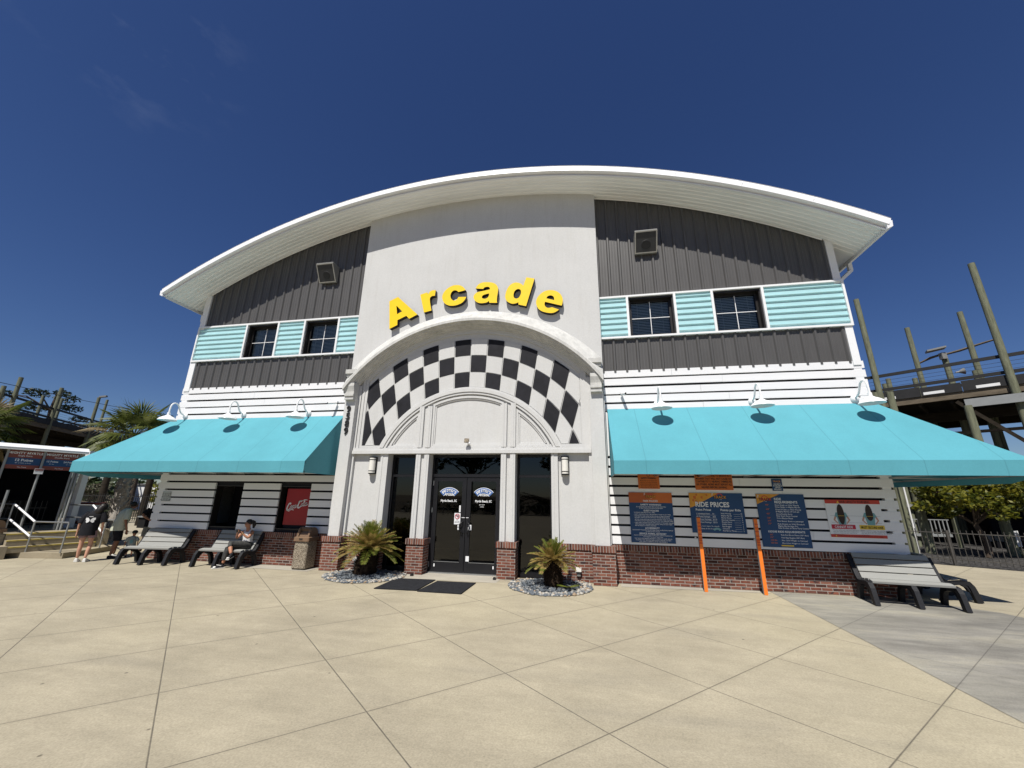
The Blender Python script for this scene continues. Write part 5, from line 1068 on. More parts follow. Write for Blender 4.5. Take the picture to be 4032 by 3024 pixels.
# 8 no trespassing plate on the left
t, a, b, y = sign(-8.50, -8.225, 1.43, 1.685, mat('grey_notice', (0.50, 0.52, 0.51), 0.5, 0.05, 4), 'small grey no trespassing notice on the white boards above the first bench')
m_ = MB(); lines(m_, ['NO TRESPASSING', 'AT ANY TIME', 'PRIVATE PROPERTY', 'VIOLATORS', 'WILL BE PROSECUTED'], y, 0, b - 0.075, 0.034, 0.038, 'C', 0.01)
fr_ = lambda d: [(-a + d, -b + d), (-a + d, b - d), (a - d, b - d), (a - d, -b + d)]
m_.ring(fr_(0.016), fr_(0.010), y, y + 0.001, True)
m_.build('lettering', 'sblack', t, fix=False)

# red soft drink panel behind the second lower window
t = thing('drink_machine', 'red soft drink machine front with white script behind the right lower window', 'vending machine', (-4.41, 0.14, 0))
MB().box(-0.375, 0.375, 0.0, 0.45, 0.0, 1.83).build('cabinet', 'gapdark', t)
MB().box(-0.372, 0.372, -0.03, 0.0, 0.92, 1.80).build('front_panel', 'cokered', t)
sc_ = MB(); yy = -0.033
def stroke(pts, w, n=5):
    P_ = []
    for i in range(len(pts) - 1):
        p0, p1, p2, p3 = pts[max(i - 1, 0)], pts[i], pts[i + 1], pts[min(i + 2, len(pts) - 1)]
        for k in range(n):
            q = k / n; P_.append(tuple(0.5 * (2 * p1[j] + (p2[j] - p0[j]) * q + (2 * p0[j] - 5 * p1[j] + 4 * p2[j] - p3[j]) * q * q + (3 * p1[j] - p0[j] - 3 * p2[j] + p3[j]) * q ** 3) for j in (0, 1)))
    P_.append(pts[-1]); V = []; F = []
    for i, p in enumerate(P_):
        a_ = P_[max(i - 1, 0)]; b_ = P_[min(i + 1, len(P_) - 1)]; d = Vector((b_[0] - a_[0], b_[1] - a_[1])); d = d.normalized() if d.length > 0 else Vector((1, 0))
        ww = w * 1.3 * (0.55 + 0.45 * abs(d.y)) / 2; nn = (-d.y * ww, d.x * ww)
        V += [(p[0] + nn[0], p[1] + nn[1]), (p[0] - nn[0], p[1] - nn[1])]
        if i: F.append((2 * i - 2, 2 * i - 1, 2 * i + 1, 2 * i))
    k = 0.58; 
    sc_.add([(v[0] * k - 0.325, yy, 1.335 + v[1] * k + v[0] * 0.12) for v in V], F)
# Coca-Cola script, drawn as pen strokes in a unit 1 wide
def bigC(x):
    stroke([(x + 0.17, 0.10), (x + 0.15, 0.16), (x + 0.10, 0.15), (x + 0.05, 0.07), (x + 0.02, -0.05), (x + 0.06, -0.13), (x + 0.13, -0.10), (x + 0.19, -0.02)], 0.045)
def o_(x): stroke([(x + 0.05, 0.03), (x + 0.01, -0.02), (x + 0.02, -0.08), (x + 0.06, -0.09), (x + 0.10, -0.03), (x + 0.08, 0.03), (x + 0.05, 0.03)], 0.026)
def c_(x): stroke([(x + 0.08, 0.02), (x + 0.05, 0.03), (x + 0.01, -0.03), (x + 0.03, -0.09), (x + 0.10, -0.05)], 0.026)
def a_(x): o_(x); stroke([(x + 0.10, 0.04), (x + 0.085, -0.05), (x + 0.11, -0.09), (x + 0.15, -0.05)], 0.026)
bigC(0.0); o_(0.155); c_(0.255); a_(0.34)
stroke([(0.47, -0.01), (0.52, 0.0)], 0.03)
bigC(0.52); o_(0.68); stroke([(0.78, -0.04), (0.85, 0.10), (0.84, 0.15), (0.81, 0.08), (0.80, -0.06), (0.83, -0.09), (0.87, -0.05)], 0.026); a_(0.86)
stroke([(0.06, -0.13), (0.13, -0.17), (0.24, -0.13), (0.36, -0.17)], 0.03); stroke([(0.55, 0.08), (0.60, 0.17), (0.72, 0.15), (0.84, 0.17), (0.97, 0.13)], 0.03)
sc_.build('script_lettering', 'swhite', t, fix=False)
# ------------------------------------------------------------------ benches
def ribbon(path, w):          # polygon of a constant-width strip along a (y,z) path
    L_, R_ = [], []
    for i, p in enumerate(path):
        a = path[max(i - 1, 0)]; b = path[min(i + 1, len(path) - 1)]; d = Vector((b[0] - a[0], b[1] - a[1])).normalized()
        ww = w[i] if isinstance(w, list) else w
        L_.append((p[0] - d.y * ww / 2, p[1] + d.x * ww / 2)); R_.append((p[0] + d.y * ww / 2, p[1] - d.x * ww / 2))
    return L_ + R_[::-1]
def strip(mb, path, w, x0, x1):
    pl = ribbon(path, w); n = len(path)
    for i in range(n - 1):
        q = [pl[i], pl[i + 1], pl[2 * n - 2 - i], pl[2 * n - 1 - i]]
        V = [(x0, p[0], p[1]) for p in q] + [(x1, p[0], p[1]) for p in q]
        F = [(0, 1, 2, 3), (7, 6, 5, 4), (0, 4, 5, 1), (2, 6, 7, 3)]
        if i == 0: F.append((3, 7, 4, 0))
        if i == n - 2: F.append((1, 5, 6, 2))
        mb.add(V, F)
def bench(loc, rz, label):
    t = thing('bench', label, 'bench', loc, rz, 'black and grey slatted benches')
    front = [(-0.395, 0.0), (-0.365, 0.13), (-0.335, 0.25), (-0.295, 0.312), (-0.23, 0.325), (-0.12, 0.315), (-0.02, 0.30), (0.05, 0.315), (0.10, 0.37), (0.16, 0.485), (0.285, 0.725)]
    fw_ = [0.095, 0.09, 0.085, 0.08, 0.07, 0.065, 0.07, 0.075, 0.07, 0.06, 0.05]
    back = [(0.13, 0.0), (0.105, 0.10), (0.075, 0.19), (0.02, 0.265), (-0.06, 0.295)]
    for x in (-0.60, 0.0, 0.60):
        m_ = MB(); w = 0.036
        strip(m_, front, fw_, x - w, x + w); strip(m_, back, 0.085, x - w + 0.001, x + w - 0.001)
        strip(m_, [(-0.20, 0.295), (-0.255, 0.25), (-0.285, 0.17)], [0.05, 0.03, 0.012], x - w + 0.002, x + w - 0.002)
        m_.build('side_frame' if x else 'centre_frame', 'benchb', t)
    def slat(p, q, nm):
        p = Vector((0, *p)); q = Vector((0, *q)); d = (q - p).normalized(); nn = Vector((0, -d.z, d.y)); L = (q - p).length / 2
        m_ = MB()
        for a, b in ((-0.567, -0.0), (0.0, 0.567)):
            pass
        c = (p + q) / 2 + nn * 0.022
        m_.obox(c, Vector((0.566, 0, 0)), d * L, nn * 0.016)
        o = m_.build(nm, 'benchg', t)
        return o
    slat((-0.325, 0.335), (-0.220, 0.358), 'seat_slat'); slat((-0.200, 0.358), (-0.09, 0.343), 'seat_slat'); slat((-0.07, 0.340), (0.02, 0.333), 'seat_slat')
    slat((0.048, 0.352), (0.102, 0.440), 'back_slat'); slat((0.112, 0.458), (0.160, 0.548), 'back_slat'); slat((0.170, 0.566), (0.216, 0.655), 'back_slat'); slat((0.226, 0.673), (0.268, 0.750), 'back_slat')
    return t
b0 = bench((-7.72, -0.44, 0), radians(7.5), 'empty slatted bench nearest the steps and the standing people')
dup(b0, (-5.75, -0.30, 0), radians(1.5), 'slatted bench on which the woman with a phone sits')
dup(b0, (8.25, -0.39, 0), radians(-6.5), 'empty slatted bench under the hair length warning sign')
dup(b0, (9.21, 0.56, 0), radians(88), 'slatted bench round the far right corner, end frame showing')

# ------------------------------------------------------------------ litter bins
def bin_(loc, rz, label):
    t = thing('litter_bin', label, 'litter bin', loc, rz, 'litter bins with brown domed lids')
    a, z0, z1, ch = 0.178, 0.02, 0.62, 0.022
    def oct_(h, c): return [(-h + c, -h), (h - c, -h), (h, -h + c), (h, h - c), (h - c, h), (-h + c, h), (-h, h - c), (-h, -h + c)]
    m_ = MB(); lv = [(z0, a - 0.012, ch), (z0 + 0.02, a, ch), (z1 - 0.10, a, ch), (z1, a - 0.01, ch)]
    V = []; F = []
    for z, h, c in lv: V += [(x, y, z) for x, y in oct_(h, c)]
    for i in range(3):
        for j in range(8): F.append((i * 8 + j, i * 8 + (j + 1) % 8, i * 8 + 8 + (j + 1) % 8, i * 8 + 8 + j))
    F += [tuple(range(8)), tuple(24 + j for j in range(8))]
    m_.add(V, F); m_.build('body', 'agg', t)
    m_ = MB().box(-a + 0.02, a - 0.02, -a + 0.02, a - 0.02, 0, 0.03).build('foot', 'sblack', t)
    m_ = MB()
    h0, h1 = a + 0.028, a + 0.012
    V = [(x, y, 0.615) for x, y in oct_(h0, ch)] + [(x, y, 0.695) for x, y in oct_(h0 - 0.006, ch)] + [(x, y, 0.71) for x, y in oct_(h1 - 0.01, ch)]
    F = [(i * 8 + j, i * 8 + (j + 1) % 8, i * 8 + 8 + (j + 1) % 8, i * 8 + 8 + j) for i in range(2) for j in range(8)] + [tuple(range(8)), tuple(16 + j for j in range(8))]
    m_.add(V, F)
    m_.box(-0.05, 0.05, -h0 - 0.006, -h0 + 0.004, 0.645, 0.65)
    lid = m_.build('lid', 'tan', t)
    prof = [(-0.155, 0.705), (-0.118, 0.865), (-0.10, 0.89), (-0.06, 0.912), (0.0, 0.918), (0.06, 0.905), (0.115, 0.87), (0.152, 0.81), (0.168, 0.705)]
    w = 0.165
    m_ = MB().prism(prof, -w, -w + 0.045, 'x').prism(prof, w - 0.045, w, 'x')
    inn = [(-0.075, 0.705), (-0.052, 0.84), (-0.085, 0.875), (-0.06, 0.911), (0.0, 0.917), (0.06, 0.904), (0.114, 0.869), (0.151, 0.809), (0.167, 0.705)]
    m_.prism(inn, -w + 0.045, w - 0.045, 'x')
    m_.build('hood', 'tan', lid)
    MB().add([(-w + 0.052, -0.125, 0.712), (w - 0.052, -0.125, 0.712), (w - 0.052, -0.098, 0.80), (-w + 0.052, -0.098, 0.80), (-w + 0.052, -0.112, 0.712), (w - 0.052, -0.112, 0.712), (w - 0.052, -0.085, 0.80), (-w + 0.052, -0.085, 0.80)], [(0, 1, 2, 3), (7, 6, 5, 4), (0, 4, 5, 1), (3, 2, 6, 7), (0, 3, 7, 4), (1, 5, 6, 2)]).build('flap', 'tan', lid)
    MB().box(-0.045, 0.045, -h0 - 0.002, -h0 + 0.01, 0.655, 0.678).build('slot', 'sblack', lid)
    return t
bn = bin_((-3.775, -0.235, 0), radians(-1), 'stone aggregate litter bin with brown hood by the left brick pier')
dup(bn, (-12.20, -1.12, 0), radians(10), 'litter bin cut by the left edge of the photo, before the steps')

# ------------------------------------------------------------------ mats, measuring posts
tag(MB().prism([(-1.15, -1.68), (-0.32, -1.64), (-0.325, -0.67), (-1.16, -0.73)], 0.0005, 0.014, 'z').build('doormat', 'matm'), 'charcoal doormat before the doors, nearer the left sago palm', 'doormat', 'charcoal doormats')
tag(MB().prism([(-0.29, -1.685), (0.55, -1.685), (0.56, -0.74), (-0.245, -0.775)], 0.0005, 0.014, 'z').build('doormat', 'matm'), 'charcoal doormat before the doors, nearer the right sago palm', 'doormat', 'charcoal doormats')
def post(x, label):
    t = thing('height_post', label, 'measuring post', (x, -0.33, 0), 0, 'orange height measuring posts')
    MB().box(-0.033, 0.033, -0.016, 0.034, 0, 1.335).build('post', 'greyp', t)
    MB().box(-0.031, 0.031, -0.022, -0.016, 0, 1.335).build('front_face', 'orange', t)
    m_ = MB()
    for z in (0.86, 0.91, 0.95, 1.02, 1.10, 1.17, 1.235): m_.box(-0.030, 0.030, -0.034, -0.022, z, z + 0.012)
    m_.build('height_mark', 'sred', t)
    MB().box(-0.031, 0.031, -0.018, 0.033, 1.335, 1.352).build('cap', 'smaroon', t)
post(5.0, 'orange height post standing in front of the ride prices sign'); post(6.04, 'orange height post between the ride prices and ride requirements signs')

# ------------------------------------------------------------------ pebble beds and sago palms
def pebbles(cx, cy, rx, ry, ymax, seed, label, cut):
    rnd = random.Random(seed); m_ = MB(); 
    ico = bmesh.new(); bmesh.ops.create_icosphere(ico, subdivisions=1, radius=1.0); iv = [v.co.copy() for v in ico.verts]; ico.verts.index_update(); jf = [tuple(v.index for v in f.verts) for f in ico.faces]; ico.free()
    def put(x, y, s, mi, z=0.0):
        a = rnd.uniform(0, pi); sx, sy, sz = s * rnd.uniform(0.8, 1.35), s * rnd.uniform(0.7, 1.0), s * rnd.uniform(0.5, 0.75)
        q = Matrix.Rotation(a, 3, 'Z') @ Matrix.Rotation(rnd.uniform(-0.4, 0.4), 3, 'X')
        m_.add([Vector((x, y, z + sz * 0.55)) + q @ Vector((v.x * sx * rnd.uniform(0.9, 1.1), v.y * sy, v.z * sz)) for v in iv], jf, mi)
    k = 0
    while k < 950:
        u = rnd.uniform(-1, 1); v = rnd.uniform(-1, 1); d = sqrt(u * u + v * v)
        if d > 1: continue
        x, y = cx + u * rx, cy + v * ry
        if y > ymax or not cut(x, y): continue
        edge = d > 0.72
        if edge: put(x, y, rnd.uniform(0.024, 0.044), rnd.choice([0, 0, 2, 3, 3, 1, 1]), 0.0)
        else: put(x, y, rnd.uniform(0.018, 0.034), rnd.choice([1, 1, 1, 1, 3, 1, 1]), 0.012 + 0.03 * (1 - d))
        k += 1
    m_.prism([(cx + rx * 0.97 * cos(q), min(ymax, cy + ry * 0.97 * sin(q))) for q in [2 * pi * i / 40 for i in range(40)] if cut(cx + rx * 0.97 * cos(q), min(ymax, cy + ry * 0.97 * sin(q)))], 0.0, 0.014, 'z', 1)
    o = m_.build('pebbles', ['peb1', 'peb2', 'peb3', 'peb4'], smooth=180, fix=False)
    tag(o, label, 'pebble bed', None, 'stuff')
pebbles(-1.96, -0.60, 0.88, 0.78, -0.08, 3, 'bed of grey and white pebbles round the left sago palm', lambda x, y: not (x < -2.80 and y > -0.36) and not (x > -1.27 and y > -0.28))
pebbles(2.05, -0.60, 0.82, 0.86, -0.08, 5, 'bed of slate chips edged with white pebbles round the right sago palm', lambda x, y: not (x < 1.30 and y > -0.28) and not (x > 2.86 and y > -0.38))
def sago(loc, n, L, zc, rt, seed, label, lean, sq=1.0):
    rnd = random.Random(seed); t = thing('sago_palm', label, 'sago palm', loc, 0, 'sago palms by the doors')
    tr = MB(); base = Vector((0, 0, 0)); top = Vector((lean[0], lean[1], zc))
    tr.lathe([(rt * 1.12, 0.0), (rt * 1.18, zc * 0.2), (rt * 1.05, zc * 0.55), (rt * 0.9, zc * 0.85), (rt * 0.5, zc * 1.05), (0.02, zc * 1.1)], (0, 0, 0), 14)
    for k in range(420):      # old leaf bases bristling from the trunk
        z = rnd.uniform(0.02, zc); a = rnd.uniform(0, 2 * pi); r = rt * (1.1 - 0.15 * z / zc); s = rnd.uniform(0.016, 0.03)
        c = Vector((r * cos(a), r * sin(a), z)); o = Vector((cos(a), sin(a), 0.5)).normalized(); sd = Vector((-sin(a), cos(a), 0))
        tr.add([c + sd * s, c - sd * s, c + o * s * 2.4, c + Vector((0, 0, -s))], [(0, 1, 2), (1, 3, 2), (3, 0, 2)])
    for i, v in enumerate(tr.v):
        f = v[2] / zc; tr.v[i] = (v[0] + lean[0] * f, v[1] + lean[1] * f, v[2])
    tr.build('trunk', 'sagot', t, fix=False)
    cr_ = MB()
    for k in range(n):
        f = (k + 0.5) / n; a = k * 2.39996 + rnd.uniform(-0.25, 0.25)
        el = radians(86 - 84 * f ** 0.8 + rnd.uniform(-6, 6)); LL = L * (0.84 + 0.26 * f) * rnd.uniform(0.85, 1.08)
        d = Vector((cos(a) * cos(el), sin(a) * cos(el), sin(el))); p = top.copy() + Vector((cos(a), sin(a), 0)) * 0.03; path = [p.copy()]; N = 9
        for i in range(N):
            p = p + d * (LL / N); path.append(p.copy()); d = (d + Vector((0, 0, -0.055 - 0.045 * f))).normalized()
        mi = (0 if rnd.random() < 0.8 else 1) if f < 0.22 else ((1 if rnd.random() < 0.85 else 0) if f < 0.86 else (0 if rnd.random() < 0.5 else 1))
        cr_.tube(path, [0.008 - 0.006 * i / N for i in range(N + 1)], 4, False, 1)
        M_ = 30
        for i in range(2, M_):
            u = i / M_ * N; j = min(int(u), N - 1); w = u - j; q = path[j].lerp(path[j + 1], w); dd = (path[j + 1] - path[j]).normalized()
            up = Vector((0, 0, 1)); sd = dd.cross(up); sd = sd.normalized() if sd.length > 0.05 else Vector((sin(a), -cos(a), 0)); nn = sd.cross(dd)
            ll = 0.155 * L / 0.7 * (sin(pi * min(0.97, (0.10 + 0.86 * i / M_))) ** 0.6) * rnd.uniform(0.85, 1.1)
            tip = 0 if (mi == 1 and i > M_ * 0.72 and rnd.random() < 0.45) else mi
            for s in (-1, 1):
                ld = (sd * s * 0.80 + dd * 0.62 + nn * (0.32 + rnd.uniform(-0.12, 0.10))).normalized(); wv = dd * 0.0085
                e = q + ld * ll + Vector((0, 0, -0.10 * ll)); mdl = q + ld * ll * 0.5
                cr_.add([q - wv * 0.6, q + wv * 0.6, mdl + wv, e, mdl - wv], [(0, 1, 2, 4), (4, 2, 3)], tip)
    cr_.build('crown', ['sagog', 'sagoy'], t, fix=False)
    return t
sago((-1.98, -0.62, 0.03), 86, 0.68, 0.50, 0.20, 11, 'large sago palm with yellowed fronds left of the doors', (0.07, 0.0))
sago((2.13, -0.80, 0.03), 50, 0.50, 0.44, 0.145, 23, 'small sago palm right of the doors, ringed by white pebbles', (-0.02, 0.0))
# a leafy sucker at the foot of the right palm
t = thing('sago_sucker', 'small green shoot sprouting at the foot of the right sago palm', 'plant', (2.40, -0.88, 0.03)); m_ = MB(); rnd = random.Random(9)
for k in range(7):
    a = -2.6 + k * 0.42; d = Vector((cos(a), sin(a), 0.75)).normalized(); p = Vector((0, 0, 0)); path = [p.copy()]
    for i in range(5): p = p + d * 0.05; path.append(p.copy()); d = (d + Vector((0, 0, -0.18))).normalized()
    for i in range(1, 5):
        for j in range(3):
            q = path[i].lerp(path[i + 1] if i < 5 else path[i], j / 3); sd = d.cross(Vector((0, 0, 1))).normalized()
            for s in (-1, 1): m_.add([q - d * 0.006, q + d * 0.006, q + sd * s * 0.06 + d * 0.03], [(0, 1, 2)])
m_.build('fronds', 'sagog', t, fix=False)

# ------------------------------------------------------------------ people
def skin_body(name, V, E, root, matn, parent, sub=2, k=1 / S):
    keys = list(V); me = bpy.data.meshes.new('t'); bm = bmesh.new(); lay = bm.verts.layers.skin.verify(); vs = {}
    for q in keys:
        p = V[q]; v = bm.verts.new(p[0]); vs[q] = v
        r = p[1] if isinstance(p[1], tuple) else (p[1], p[1]); v[lay].radius = r; v[lay].use_root = (q == root)
    for a, b in E: bm.edges.new((vs[a], vs[b]))
    bm.to_mesh(me); bm.free()
    ob = bpy.data.objects.new('t', me); COL.objects.link(ob)
    sm = ob.modifiers.new('s', 'SKIN'); sm.use_smooth_shade = True; sm.branch_smoothing = 0.6
    su = ob.modifiers.new('u', 'SUBSURF'); su.levels = sub; su.render_levels = sub
    dg = bpy.context.evaluated_depsgraph_get(); nm = bpy.data.meshes.new_from_object(ob.evaluated_get(dg))
    bpy.data.objects.remove(ob); bpy.data.meshes.remove(me)
    nm.name = name; nm.transform(Matrix.Scale(k, 4)); nm.materials.clear(); nm.materials.append(MT[matn])
    nm.polygons.foreach_set('use_smooth', [True] * len(nm.polygons))
    o = bpy.data.objects.new(name, nm); COL.objects.link(o)
    if parent: o.parent = parent
    return o
def loft(secs, n=16, k=1 / S, caps=(True, True), fold=0.0, seed=1):
    """secs: (x, y, z, rx, ry) rings"""
    rnd = random.Random(seed); m_ = MB(); V = []; F = []
    ph = rnd.uniform(0, 6)
    for i, (x, y, z, rx, ry) in enumerate(secs):
        for j in range(n):
            a = 2 * pi * j / n; w = 1 + fold * sin(5 * a + ph + i * 1.7) * (i / max(1, len(secs) - 1))
            V.append(((x + rx * cos(a) * w) * k, (y + ry * sin(a) * w) * k, z * k))
    for i in range(len(secs) - 1):
        for j in range(n): j2 = (j + 1) % n; F.append((i * n + j, i * n + j2, (i + 1) * n + j2, (i + 1) * n + j))
    if caps[0]: F.append(tuple(range(n)))
    if caps[1]: F.append(tuple((len(secs) - 1) * n + j for j in range(n)))
    return m_.add(V, F)
def sleeve(mb, path, rs, k=1 / S): return mb.tube([Vector(p) * k for p in path], [r * k for r in rs], 12)
def hand(V, E, wrist, palm, tag_, fwd, side, sc=1.0):
    fwd = Vector(fwd).normalized(); side = Vector(side).normalized(); p = Vector(palm)
    V[tag_ + 'palm'] = (palm, 0.026 * sc); E.append((wrist, tag_ + 'palm'))
    for i, (o, l) in enumerate(((-0.024, 0.065), (-0.008, 0.078), (0.008, 0.074), (0.023, 0.058))):
        b = p + side * o * sc + fwd * 0.045 * sc; m = b + fwd * l * 0.5 * sc; e = m + (fwd * 0.75 + side.cross(fwd) * 0.5).normalized() * l * 0.45 * sc
        V[f'{tag_}f{i}a'] = (tuple(b), 0.0095 * sc); V[f'{tag_}f{i}b'] = (tuple(m), 0.009 * sc); V[f'{tag_}f{i}c'] = (tuple(e), 0.007 * sc)
        E += [(tag_ + 'palm', f'{tag_}f{i}a'), (f'{tag_}f{i}a', f'{tag_}f{i}b'), (f'{tag_}f{i}b', f'{tag_}f{i}c')]
    b = p - side * 0.032 * sc + fwd * 0.01 * sc; e = b - side * 0.02 * sc + fwd * 0.035 * sc
    V[tag_ + 'ta'] = (tuple(b), 0.011 * sc); V[tag_ + 'tb'] = (tuple(e), 0.008 * sc); E += [(tag_ + 'palm', tag_ + 'ta'), (tag_ + 'ta', tag_ + 'tb')]
def shoe(mb, heel, toe, w, h, k=1 / S, mi=0):
    heel = Vector(heel) * k; toe = Vector(toe) * k; d = (toe - heel); L = d.length; d.normalize(); sd = d.cross(Vector((0, 0, 1))).normalized(); up = sd.cross(d); w *= k; h *= k
    secs = [(0.0, 0.75, 0.85), (0.06, 0.9, 1.0), (0.30, 0.85, 1.0), (0.5, 0.95, 0.72), (0.75, 1.0, 0.55), (0.93, 0.75, 0.45), (1.0, 0.4, 0.3)]
    V = []; F = []; n = 10
    for f, ww, hh in secs:
        c = heel + d * L * f
        for j in range(n):
            a = pi * j / (n - 1); V.append(c + sd * cos(a) * w / 2 * ww * (1.0) + up * (sin(a) ** 0.7 * h * hh))
    for i in range(len(secs) - 1):
        for j in range(n - 1): F.append((i * n + j, i * n + j + 1, (i + 1) * n + j + 1, (i + 1) * n + j))
        F.append((i * n + n - 1, i * n, (i + 1) * n, (i + 1) * n + n - 1))
    F += [tuple(range(n)), tuple((len(secs) - 1) * n + j for j in range(n))]
    return mb.add(V, F, mi)
def stand(H, feet, knees, hips_z, sh, head, elbows, hands, hand_dir, fat=1.0, lean=0.0):
    f = H / 1.65; V = {}; E = []
    V['pelvis'] = ((0, 0, hips_z), 0.115 * f * fat); V['waist'] = ((0, lean * 0.3, hips_z + 0.17 * f), 0.105 * f * fat); V['chest'] = ((sh[0] * 0.6, lean * 0.7 + sh[1] * 0.5, sh[2] - 0.12 * f), 0.12 * f * fat); V['neck'] = (((sh[0] + head[0]) / 2, (sh[1] + head[1]) / 2, sh[2] + 0.045 * f), 0.052 * f)
    V['headbase'] = ((head[0], head[1], head[2] - 0.05 * f), 0.072 * f); V['head'] = ((head[0], head[1], head[2] + 0.02 * f), (0.082 * f, 0.088 * f)); V['crown'] = ((head[0], head[1] + 0.01, head[2] + 0.085 * f), 0.055 * f); V['nose'] = ((head[0], head[1] - 0.098 * f, head[2] - 0.01 * f), 0.014 * f)
    E += [('pelvis', 'waist'), ('waist', 'chest'), ('chest', 'neck'), ('neck', 'headbase'), ('headbase', 'head'), ('head', 'crown'), ('head', 'nose')]
    for i, s in enumerate((-1, 1)):
        V[f'hip{i}'] = ((s * 0.085 * f, 0, hips_z - 0.06 * f), 0.085 * f * fat); V[f'knee{i}'] = (knees[i], 0.055 * f); V[f'calf{i}'] = (tuple(Vector(knees[i]).lerp(Vector(feet[i]), 0.35) + Vector((0, 0.015, 0))), 0.054 * f); V[f'ank{i}'] = (feet[i], 0.034 * f)
        E += [('pelvis', f'hip{i}'), (f'hip{i}', f'knee{i}'), (f'knee{i}', f'calf{i}'), (f'calf{i}', f'ank{i}')]
        V[f'sho{i}'] = ((sh[0] + s * 0.165 * f, sh[1], sh[2] - 0.03 * f), 0.055 * f); V[f'elb{i}'] = (elbows[i], 0.038 * f); V[f'wri{i}'] = (hands[i], 0.026 * f)
        E += [('chest', f'sho{i}'), (f'sho{i}', f'elb{i}'), (f'elb{i}', f'wri{i}')]
        hand(V, E, f'wri{i}', tuple(Vector(hands[i]) + Vector(hand_dir[i]).normalized() * 0.06 * f), f'h{i}', hand_dir[i], (0, 1, 0) if abs(hand_dir[i][1]) < 0.7 else (1, 0, 0), f)
    return V, E
# girl in the long black shirt, seen from behind
t = thing('person', 'young woman in a long black butterfly shirt and white trainers, seen from behind', 'person', (-9.43, -0.86, 0), radians(216))
fe = [(-0.10, 0.03, 0.09), (0.10, -0.06, 0.09)]
V, E = stand(1.60, fe, [(-0.11, -0.05, 0.46), (0.09, -0.03, 0.46)], 0.87, (-0.06, -0.02, 1.34), (-0.16, -0.10, 1.475), [(-0.28, 0.03, 1.06), (0.22, 0.05, 1.06)], [(-0.27, -0.06, 0.84), (0.24, 0.0, 0.82)], [(-0.05, -0.1, -1), (0.05, -0.1, -1)])
skin_body('body', V, E, 'pelvis', 'skin2', t)
m_ = loft([(0.01, 0.0, 0.72, 0.20, 0.16), (0.01, 0, 0.84, 0.195, 0.16), (0, 0, 0.98, 0.195, 0.155), (-0.02, 0, 1.12, 0.195, 0.15), (-0.045, 0, 1.26, 0.205, 0.145), (-0.06, -0.01, 1.345, 0.185, 0.125), (-0.065, -0.02, 1.385, 0.12, 0.09), (-0.07, -0.03, 1.41, 0.07, 0.065)], 20, fold=0.05)
sleeve(m_, [(-0.19, -0.01, 1.35), (-0.255, 0.01, 1.22), (-0.29, 0.02, 1.07)], [0.08, 0.085, 0.082]); sleeve(m_, [(0.08, -0.01, 1.35), (0.155, 0.02, 1.22), (0.215, 0.03, 1.06)], [0.08, 0.085, 0.082])
sh = m_.build('shirt', 'cblack', t, smooth=60)
bf = MB(); kk = 1 / S
def wing(s):
    return [(s * 0.008, 1.16), (s * 0.05, 1.215), (s * 0.105, 1.215), (s * 0.11, 1.165), (s * 0.085, 1.135), (s * 0.092, 1.095), (s * 0.06, 1.075), (s * 0.02, 1.105), (s * 0.008, 1.13)]
for s in (-1, 1):
    w_ = wing(s); bf.add([((x - 0.025) * kk, (0.178 - abs(x) * 0.28) * kk, z * kk) for x, z in w_], [tuple(range(len(w_)))])
bf.add([((x - 0.03) * kk, 0.168 * kk, z * kk) for x, z in [(-0.05, 1.255), (0.05, 1.255), (0.035, 1.24), (-0.035, 1.24)]], [(0, 1, 2, 3)])
bf.build('butterfly_print', 'cwhite', sh, fix=False)
m_ = MB()
sleeve(m_, [(-0.09, 0, 0.84), (-0.105, -0.02, 0.72), (-0.112, -0.03, 0.665)], [0.10, 0.098, 0.10]); sleeve(m_, [(0.09, 0, 0.84), (0.10, -0.02, 0.72), (0.10, -0.025, 0.665)], [0.10, 0.098, 0.10]); m_.build('shorts', 'cpink', t, smooth=60)
m_ = MB(); shoe(m_, (-0.11, 0.085, 0.0), (-0.13, -0.17, 0.0), 0.095, 0.10); shoe(m_, (0.10, 0.0, 0.0), (0.11, -0.25, 0.0), 0.095, 0.10); m_.build('shoes', 'shoe', t, smooth=50)
m_ = MB(); m_.ball((-0.155 * kk, -0.065 * kk, 1.505 * kk), (0.105 * kk, 0.115 * kk, 0.115 * kk), 16, 10); sleeve(m_, [(-0.15, -0.01, 1.50), (-0.13, 0.03, 1.42), (-0.10, 0.045, 1.34), (-0.09, 0.06, 1.27)], [0.10, 0.10, 0.085, 0.04]); m_.build('hair', 'hair', t, smooth=80)
# man in the cream shirt, side on, looking down
t = thing('person', 'man in a cream shirt and black shorts bending his head down', 'person', (-9.42, -0.22, 0), radians(158))
V, E = stand(1.72, [(-0.12, 0.05, 0.09), (0.12, -0.08, 0.09)], [(-0.12, -0.02, 0.50), (0.12, -0.10, 0.50)], 0.90, (0, -0.10, 1.41), (0, -0.24, 1.53), [(-0.25, -0.06, 1.10), (0.25, -0.05, 1.10)], [(-0.24, -0.14, 0.85), (0.24, -0.14, 0.85)], [(0, -0.15, -1), (0, -0.15, -1)], 1.1, -0.06)
skin_body('body', V, E, 'pelvis', 'skin3', t)
m_ = loft([(0, 0, 0.80, 0.205, 0.175), (0, -0.005, 0.92, 0.205, 0.18), (0, -0.03, 1.08, 0.20, 0.175), (0, -0.06, 1.24, 0.205, 0.16), (0, -0.09, 1.36, 0.205, 0.14), (0, -0.11, 1.42, 0.165, 0.11), (0, -0.14, 1.46, 0.08, 0.075)], 20, fold=0.04, seed=4)
